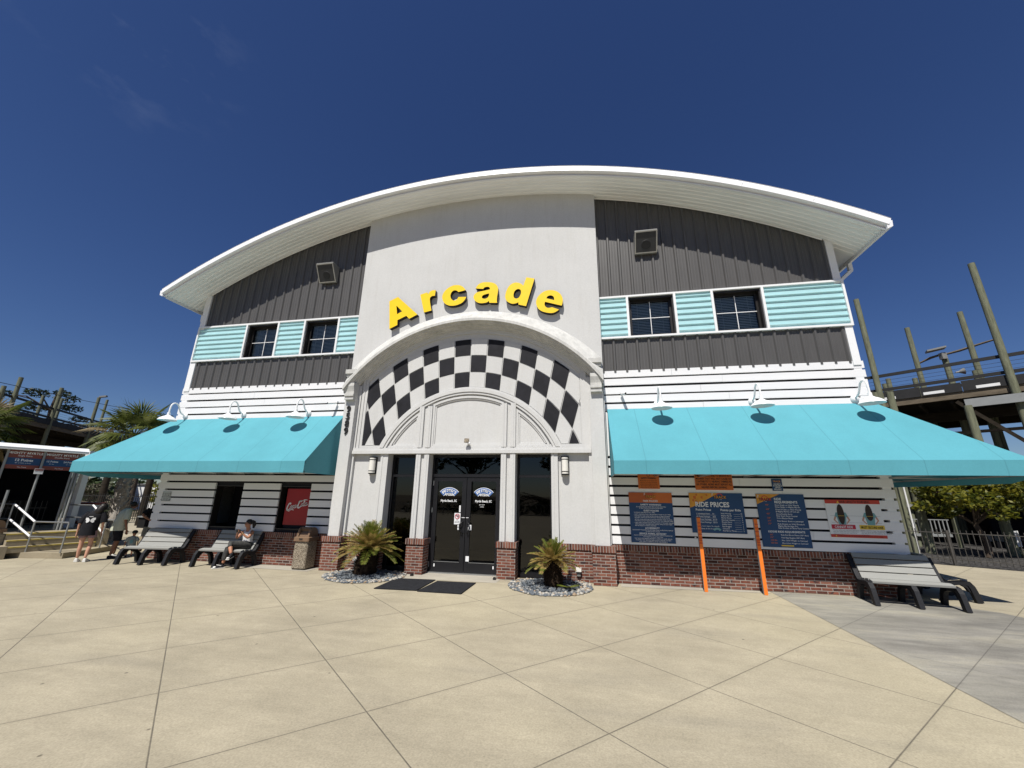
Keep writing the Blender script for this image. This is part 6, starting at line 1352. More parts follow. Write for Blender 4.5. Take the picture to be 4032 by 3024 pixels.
sleeve(m_, [(-0.14, -0.10, 1.40), (-0.22, -0.09, 1.28), (-0.255, -0.07, 1.12)], [0.075, 0.085, 0.083]); sleeve(m_, [(0.14, -0.10, 1.40), (0.22, -0.09, 1.28), (0.255, -0.07, 1.12)], [0.075, 0.085, 0.083]); m_.build('shirt', 'ccream', t, smooth=60)
m_ = loft([(0, 0, 0.96, 0.17, 0.135), (0, 0, 0.80, 0.185, 0.14)], 16)
sleeve(m_, [(-0.09, 0, 0.84), (-0.115, -0.02, 0.66), (-0.12, -0.02, 0.50)], [0.105, 0.105, 0.102]); sleeve(m_, [(0.09, 0, 0.84), (0.115, -0.06, 0.66), (0.12, -0.09, 0.50)], [0.105, 0.105, 0.102]); m_.build('shorts', 'cblack', t, smooth=60)
m_ = MB(); shoe(m_, (-0.12, 0.11, 0), (-0.14, -0.18, 0), 0.10, 0.095); m_.build('shoe', 'shoeb', t, smooth=50); m_ = MB(); shoe(m_, (0.12, -0.02, 0), (0.14, -0.31, 0), 0.10, 0.095); m_.build('shoe', 'shoe', t, smooth=50)
m_ = MB(); m_.ball((0, -0.215 * kk, 1.575 * kk), (0.088 * kk, 0.10 * kk, 0.085 * kk), 14, 8); m_.build('hair', 'hair', t, smooth=80)
# toddler
t = thing('person', 'toddler in a grey printed shirt standing behind the empty bench', 'person', (-9.18, 0.02, 0), radians(48))
V, E = stand(0.80, [(-0.06, 0.0, 0.05), (0.06, 0.0, 0.05)], [(-0.06, -0.01, 0.20), (0.06, -0.01, 0.20)], 0.36, (0, 0, 0.58), (0.02, -0.02, 0.685), [(-0.14, 0, 0.48), (0.14, 0, 0.48)], [(-0.15, -0.04, 0.38), (0.15, -0.04, 0.38)], [(0, -0.2, -1), (0, -0.2, -1)], 1.15)
V['head'] = ((0.02, -0.02, 0.70), 0.072); V['headbase'] = ((0.02, -0.02, 0.66), 0.058); V['crown'] = ((0.02, -0.01, 0.75), 0.045)
skin_body('body', V, E, 'pelvis', 'skin', t)
m_ = loft([(0, 0, 0.36, 0.11, 0.09), (0, 0, 0.46, 0.105, 0.088), (0, 0, 0.55, 0.10, 0.08), (0, 0, 0.60, 0.08, 0.06), (0, 0, 0.62, 0.04, 0.04)], 14, fold=0.04)
sleeve(m_, [(-0.07, 0, 0.585), (-0.115, 0, 0.53), (-0.14, 0, 0.47)], [0.035, 0.042, 0.042]); sleeve(m_, [(0.07, 0, 0.585), (0.115, 0, 0.53), (0.14, 0, 0.47)], [0.035, 0.042, 0.042]); sh = m_.build('shirt', 'cgrey', t, smooth=60)
m_ = MB(); m_.add([((x) * kk, -0.092 * kk, z * kk) for x, z in [(-0.04, 0.43), (0.0, 0.40), (0.04, 0.44), (0.03, 0.50), (-0.01, 0.52), (-0.05, 0.49)]], [tuple(range(6))]).build('shirt_print', 'steal', sh, fix=False)
m_ = MB(); sleeve(m_, [(-0.05, 0, 0.38), (-0.06, 0, 0.24)], [0.062, 0.06]); sleeve(m_, [(0.05, 0, 0.38), (0.06, 0, 0.24)], [0.062, 0.06]); m_.build('shorts', 'cblue', t, smooth=60)
m_ = MB(); shoe(m_, (-0.06, 0.04, 0), (-0.07, -0.09, 0), 0.055, 0.05); shoe(m_, (0.06, 0.04, 0), (0.07, -0.09, 0), 0.055, 0.05); m_.build('shoes', 'shoeb', t, smooth=50)
MB().ball((0.02 * kk, -0.005 * kk, 0.735 * kk), (0.072 * kk, 0.075 * kk, 0.062 * kk), 12, 8).build('hair', 'hair', t, smooth=80)
# adult half hidden behind the corner of the boards
t = thing('person', 'adult in black shirt and khaki shorts, half hidden behind the building corner', 'person', (-9.30, 0.52, 0), radians(66))
V, E = stand(1.72, [(-0.12, 0.03, 0.09), (0.12, 0.0, 0.09)], [(-0.12, -0.03, 0.50), (0.12, -0.03, 0.50)], 0.92, (0, -0.02, 1.42), (0, -0.06, 1.57), [(-0.30, -0.02, 1.22), (0.30, 0.0, 1.20)], [(-0.12, -0.20, 1.07), (0.14, -0.20, 1.05)], [(1, -0.3, -0.1), (-1, -0.3, 0)], 1.1)
skin_body('body', V, E, 'pelvis', 'skin', t)
m_ = loft([(0, 0, 0.86, 0.195, 0.15), (0, 0, 1.0, 0.195, 0.15), (0, 0, 1.2, 0.20, 0.15), (0, -0.01, 1.36, 0.20, 0.13), (0, -0.02, 1.43, 0.14, 0.09), (0, -0.03, 1.47, 0.07, 0.07)], 18, fold=0.04)
sleeve(m_, [(-0.14, -0.02, 1.41), (-0.22, -0.02, 1.32), (-0.275, -0.02, 1.26)], [0.07, 0.08, 0.078]); sleeve(m_, [(0.14, -0.02, 1.41), (0.22, -0.01, 1.32), (0.275, 0, 1.25)], [0.07, 0.08, 0.078]); m_.build('shirt', 'cblack', t, smooth=60)
m_ = loft([(0, 0, 0.98, 0.165, 0.13), (0, 0, 0.82, 0.18, 0.135)], 16); sleeve(m_, [(-0.09, 0, 0.86), (-0.12, -0.02, 0.68), (-0.12, -0.03, 0.56)], [0.10, 0.10, 0.098]); sleeve(m_, [(0.09, 0, 0.86), (0.12, -0.02, 0.68), (0.12, -0.03, 0.56)], [0.10, 0.10, 0.098]); m_.build('shorts', 'ckhaki', t, smooth=60)
m_ = MB(); shoe(m_, (-0.12, 0.11, 0), (-0.13, -0.17, 0), 0.10, 0.09); shoe(m_, (0.12, 0.08, 0), (0.13, -0.20, 0), 0.10, 0.09); m_.build('shoes', 'shoeb', t, smooth=50); MB().ball((0, -0.04 * kk, 1.60 * kk), (0.09 * kk, 0.10 * kk, 0.095 * kk), 14, 8).build('hair', 'hair', t, smooth=80)

# woman on the bench, legs crossed, reading her phone (coordinates in drawing units, origin under her hips)
t = thing('person', 'seated woman in white tank top and camouflage leggings looking at a phone', 'person', (-5.40, -0.29, 0))
V = {'pelvis': ((0.0, 0.07, 0.45), 0.098), 'waist': ((0.0, 0.07, 0.57), 0.082), 'chest': ((0.0, 0.055, 0.71), 0.092), 'neck': ((-0.005, 0.035, 0.835), 0.040), 'hb': ((-0.015, 0.012, 0.895), 0.056), 'head': ((-0.02, 0.008, 0.955), (0.067, 0.072)), 'crown': ((-0.02, 0.015, 1.01), 0.045), 'nose': ((-0.033, -0.076, 0.928), 0.011), 'earL': ((0.052, 0.02, 0.935), 0.012), 'earR': ((-0.092, 0.02, 0.935), 0.012),
     'hipA': ((0.075, 0.02, 0.445), 0.078), 'kneeA': ((-0.075, -0.345, 0.515), 0.056), 'shinA': ((0.0, -0.385, 0.42), 0.045), 'ankA': ((0.075, -0.42, 0.315), 0.031), 'hipB': ((-0.075, 0.02, 0.43), 0.076), 'kneeB': ((-0.125, -0.335, 0.40), 0.055), 'shinB': ((-0.14, -0.35, 0.27), 0.046), 'ankB': ((-0.15, -0.365, 0.095), 0.031),
     'shA': ((0.118, 0.055, 0.775), 0.043), 'elA': ((0.125, -0.075, 0.63), 0.033), 'wrA': ((0.025, -0.165, 0.745), 0.022), 'shB': ((-0.122, 0.045, 0.775), 0.043), 'elB': ((-0.165, -0.10, 0.62), 0.033), 'wrB': ((-0.085, -0.185, 0.735), 0.022)}
E = [('pelvis', 'waist'), ('waist', 'chest'), ('chest', 'neck'), ('neck', 'hb'), ('hb', 'head'), ('head', 'crown'), ('head', 'nose'), ('head', 'earL'), ('head', 'earR'), ('pelvis', 'hipA'), ('hipA', 'kneeA'), ('kneeA', 'shinA'), ('shinA', 'ankA'), ('pelvis', 'hipB'), ('hipB', 'kneeB'), ('kneeB', 'shinB'), ('shinB', 'ankB'), ('chest', 'shA'), ('shA', 'elA'), ('elA', 'wrA'), ('chest', 'shB'), ('shB', 'elB'), ('elB', 'wrB')]
hand(V, E, 'wrA', (0.0, -0.185, 0.775), 'ha', (-0.75, -0.25, 0.45), (0, 0.35, 1), 0.85); hand(V, E, 'wrB', (-0.07, -0.205, 0.768), 'hb_', (0.75, -0.3, 0.45), (0, 0.35, -1), 0.85)
skin_body('body', V, E, 'pelvis', 'skin', t, 2, 1.0)
m_ = loft([(0, 0.065, 0.44, 0.135, 0.115), (0, 0.07, 0.52, 0.118, 0.10), (0, 0.065, 0.60, 0.112, 0.098), (0, 0.055, 0.68, 0.118, 0.102), (0, 0.055, 0.74, 0.112, 0.092), (0, 0.055, 0.765, 0.098, 0.075)], 18, 1.0, fold=0.03)
m_.bar((0.062, -0.012, 0.755), (0.07, 0.05, 0.825), 0.035, 0.012).bar((-0.062, -0.012, 0.755), (-0.07, 0.05, 0.825), 0.035, 0.012).bar((0.07, 0.05, 0.825), (0.066, 0.115, 0.76), 0.035, 0.012).bar((-0.07, 0.05, 0.825), (-0.066, 0.115, 0.76), 0.035, 0.012)
m_.build('tank_top', 'cwhite', t, smooth=50)
m_ = MB()
m_.tube([(0.06, 0.07, 0.445), (0.075, 0.0, 0.455), (0.0, -0.18, 0.50), (-0.075, -0.345, 0.522), (-0.035, -0.372, 0.455)], [0.098, 0.096, 0.080, 0.068, 0.056], 14); m_.tube([(-0.06, 0.07, 0.44), (-0.08, 0.0, 0.435), (-0.11, -0.18, 0.425), (-0.127, -0.338, 0.405), (-0.136, -0.352, 0.30), (-0.146, -0.36, 0.175)], [0.098, 0.094, 0.078, 0.066, 0.060, 0.048], 14)
m_.ball((0, 0.075, 0.445), (0.145, 0.12, 0.095), 16, 10); m_.build('leggings', 'camo', t, smooth=60)
m_ = MB(); shoe(m_, (-0.15, -0.33, 0.0), (-0.265, -0.50, 0.0), 0.075, 0.085, 1.0); so1 = m_.build('shoe', 'shoeb', t, smooth=50)
MB().ball((-0.247, -0.472, 0.026), (0.036, 0.036, 0.026), 12, 8).obox((-0.208, -0.415, 0.006), (0.068, 0.10, 0), (0.034, -0.023, 0), (0, 0, 0.007)).build('toe_cap', 'shoe', so1, smooth=50)
MB().obox((-0.20, -0.412, 0.066), (0.025, 0.036, -0.012), (0.018, -0.012, 0), (0, 0.002, 0.006)).build('laces', 'shoe', so1)
m_ = MB(); shoe(m_, (0.085, -0.385, 0.265), (0.125, -0.545, 0.225), 0.075, 0.085, 1.0); so2 = m_.build('shoe', 'shoeb', t, smooth=50)
MB().obox((0.105, -0.466, 0.238), (0.022, -0.088, -0.022), (0.034, 0.009, 0), (0, -0.002, 0.008)).ball((0.12, -0.525, 0.245), (0.034, 0.036, 0.024), 12, 8).build('toe_cap', 'shoe', so2, smooth=50)
m_ = MB(); m_.ball((-0.012, 0.035, 0.985), (0.076, 0.074, 0.075), 16, 10); m_.tube([(0.0, 0.10, 1.005), (0.025, 0.135, 0.985), (0.04, 0.14, 0.92), (0.04, 0.13, 0.84)], [0.035, 0.04, 0.042, 0.02], 10); m_.build('hair', 'hair', t, smooth=80)
MB().ball((-0.050, -0.052, 0.955), (0.010, 0.006, 0.005), 8, 6).ball((0.002, -0.055, 0.955), (0.010, 0.006, 0.005), 8, 6).build('eyes', 'sblack', t)
MB().ball((-0.026, -0.056, 0.893), (0.018, 0.006, 0.004), 8, 6).build('mouth', 'smaroon', t)
MB().lathe([(0.026, -0.008), (0.028, 0), (0.026, 0.008)], (0.033, -0.158, 0.737), 14, axis=(-0.1, -0.09, 0.115)).build('wristwatch', 'gold', t)
tag(MB().obox((-5.435, -0.515, 0.80), (0.06, 0, 0.0), (0, -0.012, 0.036), (0, 0.006, 0.002)).obox((-5.435, -0.5085, 0.803), (0.054, 0, 0), (0, -0.0108, 0.0324), (0, 0.0015, 0.0005)).build('phone', 'phone'), 'black phone held in both hands by the seated woman', 'phone')
# ------------------------------------------------------------------ left: steps, rails, ticket pavilion
Q = Vector((-11.36, -0.40, 0)); D = Vector((0.30, 0.954, 0)); N_ = Vector((0.954, -0.30, 0))
t = thing('concrete_steps', 'concrete steps with worn yellow nosings and a low landing, left of the arcade', 'steps')
def stepblock(off, s0, s1, z0, z1, back, nm, m):
    P_ = [Q + N_ * (-off) + D * s0, Q + N_ * (-off) + D * s1, Q + N_ * (-off - back) + D * s1, Q + N_ * (-off - back) + D * s0]
    return MB().prism([(p.x, p.y) for p in P_], z0, z1, 'z').build(nm, m, t)
for k in range(3):
    z = 0.13 + 0.145 * k
    stepblock(0.22 * k, -0.68, 0.95, z, z + 0.142, 0.24 if k < 2 else 0.02, 'step', 'concs')
    stepblock(0.22 * k - 0.004, -0.68, 0.95, z + 0.118, z + 0.146, 0.055, 'nosing', 'stepy')
stepblock(0.46, -0.68, 1.35, 0.12, 0.562, 7.0, 'platform', 'concs'); 
stepblock(-0.03, -0.86, -0.681, 0.0, 0.30, 0.5, 'cheek_wall', 'concs'); stepblock(0.47, -3.4, -0.69, 0.0, 0.555, 7.0, 'platform', 'concs')
MB().prism([(-11.95, -0.90), (-10.42, -0.60), (-10.62, 0.10), (-10.95, 0.95), (-12.0, 0.95)], 0.0, 0.13, 'z').build('landing', 'concs', t)
t = thing('handrail', 'steel handrail with two bars in front of the steps, nearest the camera', 'handrail', (0, 0, 0), 0, 'steel handrails at the steps')
r = 0.019
MB().tube([(-11.47, -0.735, 0.13), (-11.47, -0.735, 0.87)], r).tube([(-10.47, -0.64, 0.13), (-10.47, -0.64, 0.87)], r).build_each('post', 'steel', t, smooth=60)
MB().tube([(-13.6, -0.48, 1.29), (-12.63, -0.60, 1.29)], r).tube([(-11.47, -0.735, 0.87), (-10.47, -0.64, 0.87)], r).tube([(-13.6, -0.50, 0.906), (-12.64, -0.60, 0.906)], r).tube([(-11.47, -0.735, 0.505), (-10.47, -0.64, 0.505)], r).build_each('rail', 'steel', t, smooth=60)
MB().tube([(-12.63, -0.60, 1.29), (-11.47, -0.735, 0.87)], 0.024, 10).tube([(-12.64, -0.60, 0.906), (-11.47, -0.735, 0.505)], 0.024, 10).build_each('sloped_rail', 'bright', t, smooth=60)
MB().tube([(-12.66, -0.60, 0.56), (-12.66, -0.60, 1.29)], r).tube([(-12.45, -0.92, 0.56), (-12.45, -0.92, 1.66)], 0.03).build_each('post', 'steel', t, smooth=60)
t = thing('handrail', 'steel handrail at the far side of the steps, behind the standing people', 'handrail', (0, 0, 0), 0, 'steel handrails at the steps')
MB().tube([(-12.6, 0.55, 1.255), (-11.55, 0.50, 1.26)], r).tube([(-12.6, 0.55, 0.905), (-11.52, 0.50, 0.905)], r).tube([(-10.72, 0.38, 0.87), (-10.05, 0.42, 0.87)], r).build_each('rail', 'steel', t, smooth=60)
MB().tube([(-11.55, 0.50, 1.26), (-10.72, 0.38, 0.87)], 0.024, 10).tube([(-11.52, 0.50, 0.905), (-10.72, 0.38, 0.505)], 0.024, 10).build_each('sloped_rail', 'bright', t, smooth=60)
MB().tube([(-10.72, 0.38, 0.13), (-10.72, 0.38, 0.87)], r).tube([(-12.6, 0.55, 0.56), (-12.6, 0.55, 1.255)], r).build_each('post', 'steel', t, smooth=60)

Ep = Vector((-12.2, 0.30, 0)); W_ = Vector((-0.345, -0.939, 0)); Pd = Vector((-0.939, 0.345, 0))
PV = thing('ticket_pavilion', 'open ticket pavilion with thick white roof edge and thin grey columns', 'pavilion')
def pv(s, p, z): return Ep + W_ * s + Pd * p + Vector((0, 0, z))
def pvbox(mb, s0, s1, p0, p1, z0, z1): 
    c = (pv(s0, p0, z0) + pv(s1, p1, z1)) / 2
    return mb.obox(c, W_ * (s1 - s0) / 2, Pd * (p1 - p0) / 2, Vector((0, 0, (z1 - z0) / 2)))
rf = pvbox(MB(), -0.06, 3.2, 0.0, 3.4, 2.77, 2.88).build('roof', 'darkroof', PV)
m_ = MB(); pvbox(m_, -0.08, 3.2, -0.14, 0.0, 2.735, 2.80); m_.build('fascia', 'whitep', rf)
m_ = MB(); A_ = [pv(-0.08, -0.145, 2.80), pv(3.2, -0.145, 2.80), pv(3.2, -0.02, 2.90), pv(-0.08, -0.02, 2.90), pv(3.2, 0.05, 2.80), pv(-0.08, 0.05, 2.80)]
m_.add(A_, [(0, 1, 2, 3), (3, 2, 4, 5), (0, 3, 5), (1, 4, 2)]).build('fascia_top', 'roof_white', rf)
for s, p in ((0.11, 0.10), (0.05, 0.06), (-0.01, 0.02), (0.77, -0.03), (1.445, -0.03), (2.2, -0.03)):
    m_ = MB(); m_.tube([pv(s, p, 0.56), pv(s, p, 2.77)], 0.027, 8); m_.build('column', 'greyp', PV, smooth=60)
MB().box(-13.07, -12.91, 0.90, 1.06, 0.56, 2.9).build('column', 'whitep', PV)
m_ = MB(); pvbox(m_, -0.5, 3.2, 3.0, 3.1, 0.56, 2.77); pvbox(m_, 3.1, 3.2, 0.2, 3.0, 0.56, 2.77); m_.build('wall', 'dark', PV)
m_ = MB(); pvbox(m_, 0.5, 3.0, 1.9, 2.3, 0.56, 1.35); m_.build('counter', 'woodd', PV)
m_ = MB(); pvbox(m_, 0.2, 3.0, 1.0, 1.03, 1.14, 1.17); pvbox(m_, 0.2, 3.0, 1.0, 1.03, 0.70, 0.73)
for k in range(26): pvbox(m_, 0.22 + k * 0.105, 0.235 + k * 0.105, 1.005, 1.02, 0.60, 1.36)
m_.build('picket_rail', 'bronze', PV)
def psign(s0, s1, big, small, pts, label):
    c = pv((s0 + s1) / 2, 0.02, 2.475); t = thing('sign', label, 'sign', c)
    w = (s1 - s0) / 2; X = -W_; Z = Vector((0, 0, 1)); nrm = -Pd
    MB().obox((0, 0, 0), X * w, Pd * 0.01, Z * 0.245).build('board', 'smaroon', t)
    MB().obox(nrm * 0.011, X * w, Pd * 0.002, Z * 0.095 + Vector((0, 0, 0))).build('blue_band', 'sblue', t).location = (0, 0, -0.045)
    m_ = MB(); f = nrm * 0.016
    m_.text(big, 0.085, f + Z * 0.155, 'C', 0.022, ux=X, uz=Z, wid=min(0.50, 2 * w * 0.72) if False else None)
    m_.text(small, 0.055, f + Z * 0.09, 'C', 0.01, ux=X, uz=Z)
    if len(pts) == 1: m_.text(pts[0], 0.09, f + Z * -0.04, 'C', 0.03, ux=X, uz=Z).text('48" or Over to Drive', 0.034, f + Z * -0.10, 'C', 0.005, ux=X, uz=Z)
    else:
        for o, q in zip((-0.17, 0.17), pts): m_.text(q, 0.062, f + X * o + Z * -0.03, 'C', 0.025, ux=X, uz=Z).text('per ride', 0.03, f + X * o + Z * -0.085, 'C', 0.004, ux=X, uz=Z)
    m_.text('The Track', 0.04, f + Z * -0.215, 'C', 0.01, ux=X, uz=Z)
    m_.build('lettering', 'swhite', t, fix=False)
psign(0.80, 1.43, 'MIGHTY MYRTLE', 'Single Karts', ['12 Points'], 'maroon and blue single karts points sign under the pavilion roof'); psign(0.08, 0.74, 'MIGHTY MYRTLE', 'Double Karts', ['12 Points', '24 Points'], 'maroon and blue double karts points sign beside the awning tip')
c = pv(0.79, -0.08, 2.18); t = thing('notice', 'small red and white notice hanging on the pavilion column', 'notice', c)
MB().obox((0, 0, 0), W_ * 0.085, Pd * 0.006, Vector((0, 0, 0.075))).build('board', 'swhite', t); MB().obox(-Pd * 0.008, W_ * 0.08, Pd * 0.002, Vector((0, 0, 0.028))).build('red_band', 'smaroon', t).location = (0, 0, 0.04)
MB().text('NOTICE', 0.04, -Pd * 0.0105 + Vector((0, 0, 0.026)), 'C', 0.02, ux=-W_).text('KEEP CLEAR', 0.026, -Pd * 0.0085 + Vector((0, 0, -0.02)), 'C', 0.01, ux=-W_).build('lettering', 'sgrey', t, fix=False)

# planter and bench behind the people
t = thing('rock_planter', 'low concrete planter filled with pale rocks behind the standing people', 'planter')
MB().box(-11.0, -8.85, 1.35, 1.45, 0, 0.34).box(-11.0, -10.9, 1.45, 2.6, 0, 0.34).build('kerb', 'concs', t)
rnd = random.Random(2); m_ = MB()
for k in range(70): 
    s = rnd.uniform(0.05, 0.12); m_.ball((rnd.uniform(-10.85, -8.95), rnd.uniform(1.5, 2.4), 0.30 + rnd.uniform(0, 0.12)), (s * rnd.uniform(0.8, 1.4), s, s * 0.7), 7, 5, rnd.choice([0, 2, 3]))
o = m_.build('rocks', ['peb1', 'peb2', 'peb3', 'peb4'], t, smooth=180); o['kind'] = 'stuff'
t = thing('counter', 'long dark counter with a pale top edge behind the standing people', 'counter')
MB().box(-12.6, -8.8, 2.65, 2.75, 0.45, 0.80).build('front', 'sblack', t); MB().box(-12.6, -8.8, 2.60, 2.95, 0.80, 0.84).build('top', 'greyp', t)
t = thing('ticket_kiosk', 'white kiosk front with dark red bands behind the handrail', 'kiosk')
MB().box(-14.1, -13.15, 1.62, 1.9, 0.0, 1.22).build('front', 'whitep', t); MB().box(-14.12, -13.13, 1.60, 1.92, 1.22, 1.29).box(-14.0, -13.3, 1.60, 1.615, 0.62, 0.72).build_each('band', 'smaroon', t)

# iron fence at the back left
def picket(name, label, a, b, z0, z1, sp, posts, m='bronze', pr=0.009, tops=0.09, over=0.0, group=None):
    a = Vector(a); b = Vector(b); d = b - a; L = d.length; d.normalize(); t = thing(name, label, 'fence', a, 0, group)
    m_ = MB()
    for z in (z0 + 0.10, z1 - tops): m_.bar((0, 0, z), d * L + Vector((0, 0, z)), 0.022, 0.022)
    m_.build('rail', m, t)
    m_ = MB(); n = int(L / sp)
    for k in range(n + 1): p = d * (k * sp); m_.bar(p + Vector((0, 0, z0)), p + Vector((0, 0, z1)), pr * 2, pr * 2, up=(0, 1, 0))
    o = m_.build('picket', m, t); o['kind'] = 'stuff'
    for k in posts: p = d * k; MB().bar(p + Vector((0, 0, 0)), p + Vector((0, 0, z1 - 0.02)), 0.05, 0.05, up=(0, 1, 0)).build('post', m, t)
picket('iron_fence', 'dark iron picket fence behind the palmetto trunk on the left', (-19.0, 4.6, 0.1), (-8.8, 4.2, 0.1), 0.4, 1.45, 0.11, [0.0, 2.5, 5.0, 7.5, 10.0])
FE = picket('iron_fence', 'weathered iron picket fence on the right, before the yellow green tree', (11.75, 5.72, 0), (17.5, 2.35, 0), 0.06, 0.95, 0.115, [1.45, 4.1], mat('rusty_grey_iron', (0.06, 0.055, 0.05), 0.7, 0.25, 6), 0.0065)

# ------------------------------------------------------------------ trees and palms
def leafball(mb, c, r, n, size, rnd, mis=(0,), hollow=0.45):
    c = Vector(c)
    for k in range(n):
        d = Vector((rnd.gauss(0, 1), rnd.gauss(0, 1), rnd.gauss(0, 1))).normalized(); q = rnd.uniform(hollow, 1.0) ** 0.6
        p = c + Vector((d.x * r[0], d.y * r[1], d.z * r[2])) * q * rnd.uniform(0.85, 1.08)
        a = Vector((rnd.gauss(0, 1), rnd.gauss(0, 1), rnd.gauss(0, 0.5))).normalized(); b = a.cross(Vector((rnd.gauss(0, 1), rnd.gauss(0, 1), rnd.gauss(0, 1)))).normalized()
        s = size * rnd.uniform(0.6, 1.35)
        mb.add([p - a * s, p - b * s * 0.45, p + a * s, p + b * s * 0.45], [(0, 1, 2, 3)], rnd.choice(mis))
def tree(name, label, base, trunk, tr, blobs, n, size, mats_, seed, limbs=True, group=None, mis=(0, 0, 1)):
    rnd = random.Random(seed); t = thing(name, label, 'tree', base, 0, group)
    m_ = MB(); m_.tube(trunk, [tr * (1 - 0.55 * i / (len(trunk) - 1)) for i in range(len(trunk))], 9)
    tops = [Vector(p) for p in trunk[len(trunk) // 2:]]
    if limbs:
        for c, r in blobs:
            s = min(tops, key=lambda q: (q - Vector(c)).length + (0 if q.z < c[2] else 3)); e = Vector(c)
            mid = s.lerp(e, 0.5) + Vector((rnd.uniform(-.1, .1), rnd.uniform(-.1, .1), 0.12)) * (e - s).length
            m_.tube([s, mid, e], [tr * 0.38, tr * 0.24, tr * 0.08], 6)
    m_.build('trunk', 'bark', t, smooth=60)
    cr_ = MB(); tot = sum(r[0] * r[1] * r[2] for c, r in blobs) 
    for c, r in blobs:
        k = max(12, int(n * (r[0] * r[1] * r[2]) ** 0.75 / sum((q[0] * q[1] * q[2]) ** 0.75 for _, q in blobs)))
        leafball(cr_, c, r, k, size, rnd, mis)
    cr_.build('crown', mats_, t, fix=False)
    return t
def blobs_in(cx, cy, cz, rx, ry, rz, n, r0, seed, flat=0.7):
    rnd = random.Random(seed); out = []
    for k in range(n):
        d = Vector((rnd.gauss(0, 1), rnd.gauss(0, 1), rnd.gauss(0, 1))).normalized() * rnd.uniform(0.25, 1.0)
        r = r0 * rnd.uniform(0.65, 1.3); out.append(((cx + d.x * rx, cy + d.y * ry, cz + d.z * rz), (r, r, r * flat)))
    return out
# maple on the right, under the awning edge
tree('maple_tree', 'yellow green maple behind the iron fence on the right', (15.6, 7.2, 0), [(0, 0, 0), (0.05, 0, 0.5), (-0.05, 0.1, 1.0), (0.1, 0, 1.7), (0, 0, 2.6)], 0.10,
     blobs_in(-0.1, 0, 2.1, 2.3, 1.3, 0.95, 64, 0.40, 7, 0.6), 9000, 0.075, ['maple', 'maple2'], 7, mis=(0, 0, 1))
tree('maple_tree', 'golden green maple at the right edge of the photo', (18.2, 6.5, 0), [(0, 0, 0), (0, 0, 1.2), (0, 0.1, 2.4)], 0.11, blobs_in(0, 0, 2.3, 1.3, 1.2, 0.7, 22, 0.42, 17, 0.6), 2600, 0.075, ['maple', 'maple2'], 18, mis=(0, 0, 0, 1))
tree('shrub', 'low dark green shrub behind the right iron fence', (15.15, 4.6, 0), [(0, 0, 0), (0, 0, 0.2)], 0.03, blobs_in(0.1, 0.3, 0.28, 0.45, 0.35, 0.16, 10, 0.2, 31), 700, 0.045, ['maple2', 'oak'], 31)
# dense dark green behind it
tree('evergreen_tree', 'dark evergreen mass under the raised track on the right', (17.0, 13.5, 0), [(0, 0, 0), (0, 0, 2), (0, 0, 3.6)], 0.2, blobs_in(0, 0, 1.9, 3.6, 1.0, 1.5, 34, 0.8, 41), 2600, 0.16, ['oak', 'pine'], 41)
tree('evergreen_tree', 'dark evergreen mass far right, behind the maple trunks', (23.0, 10.5, 0), [(0, 0, 0), (0, 0, 2), (0, 0, 3.4)], 0.2, blobs_in(0, 0, 1.8, 3.2, 1.0, 1.5, 30, 0.8, 43), 2200, 0.16, ['oak', 'pine'], 43)

def fan(mb, origin, d, size, rnd, droop, mi):
    d = Vector(d).normalized(); side = d.cross(Vector((0, 0, 1))); side = side.normalized() if side.length > 0.05 else Vector((1, 0, 0)); up = side.cross(d)
    st = Vector(origin); pl = size * 0.75; p = st; path = [p.copy()]; dd = d.copy()
    for i in range(4): p = p + dd * pl / 4; path.append(p.copy()); dd = (dd + Vector((0, 0, -0.10 * droop))).normalized()
    mb.tube(path, [0.016, 0.013, 0.011, 0.009, 0.007], 5, False, mi)
    n = 26; c = p
    for i in range(n):
        a = radians(-118 + 236 * i / (n - 1)); v = (dd * cos(a) + side * sin(a)).normalized(); L = size * (0.95 - 0.28 * abs(a) / 2.0) * rnd.uniform(0.9, 1.08)
        w = up * 0.02 + (dd * -sin(a) + side * cos(a)) * 0.022 * size
        v2 = (v + up * 0.12 * (1 - abs(a)) + Vector((0, 0, -0.25 * droop))).normalized(); q = c + v * L * 0.55; e = q + v2 * L * 0.45 + Vector((0, 0, -0.16 * droop * L))
        mb.add([c, q - w, e, q + w], [(0, 1, 2, 3)], mi)
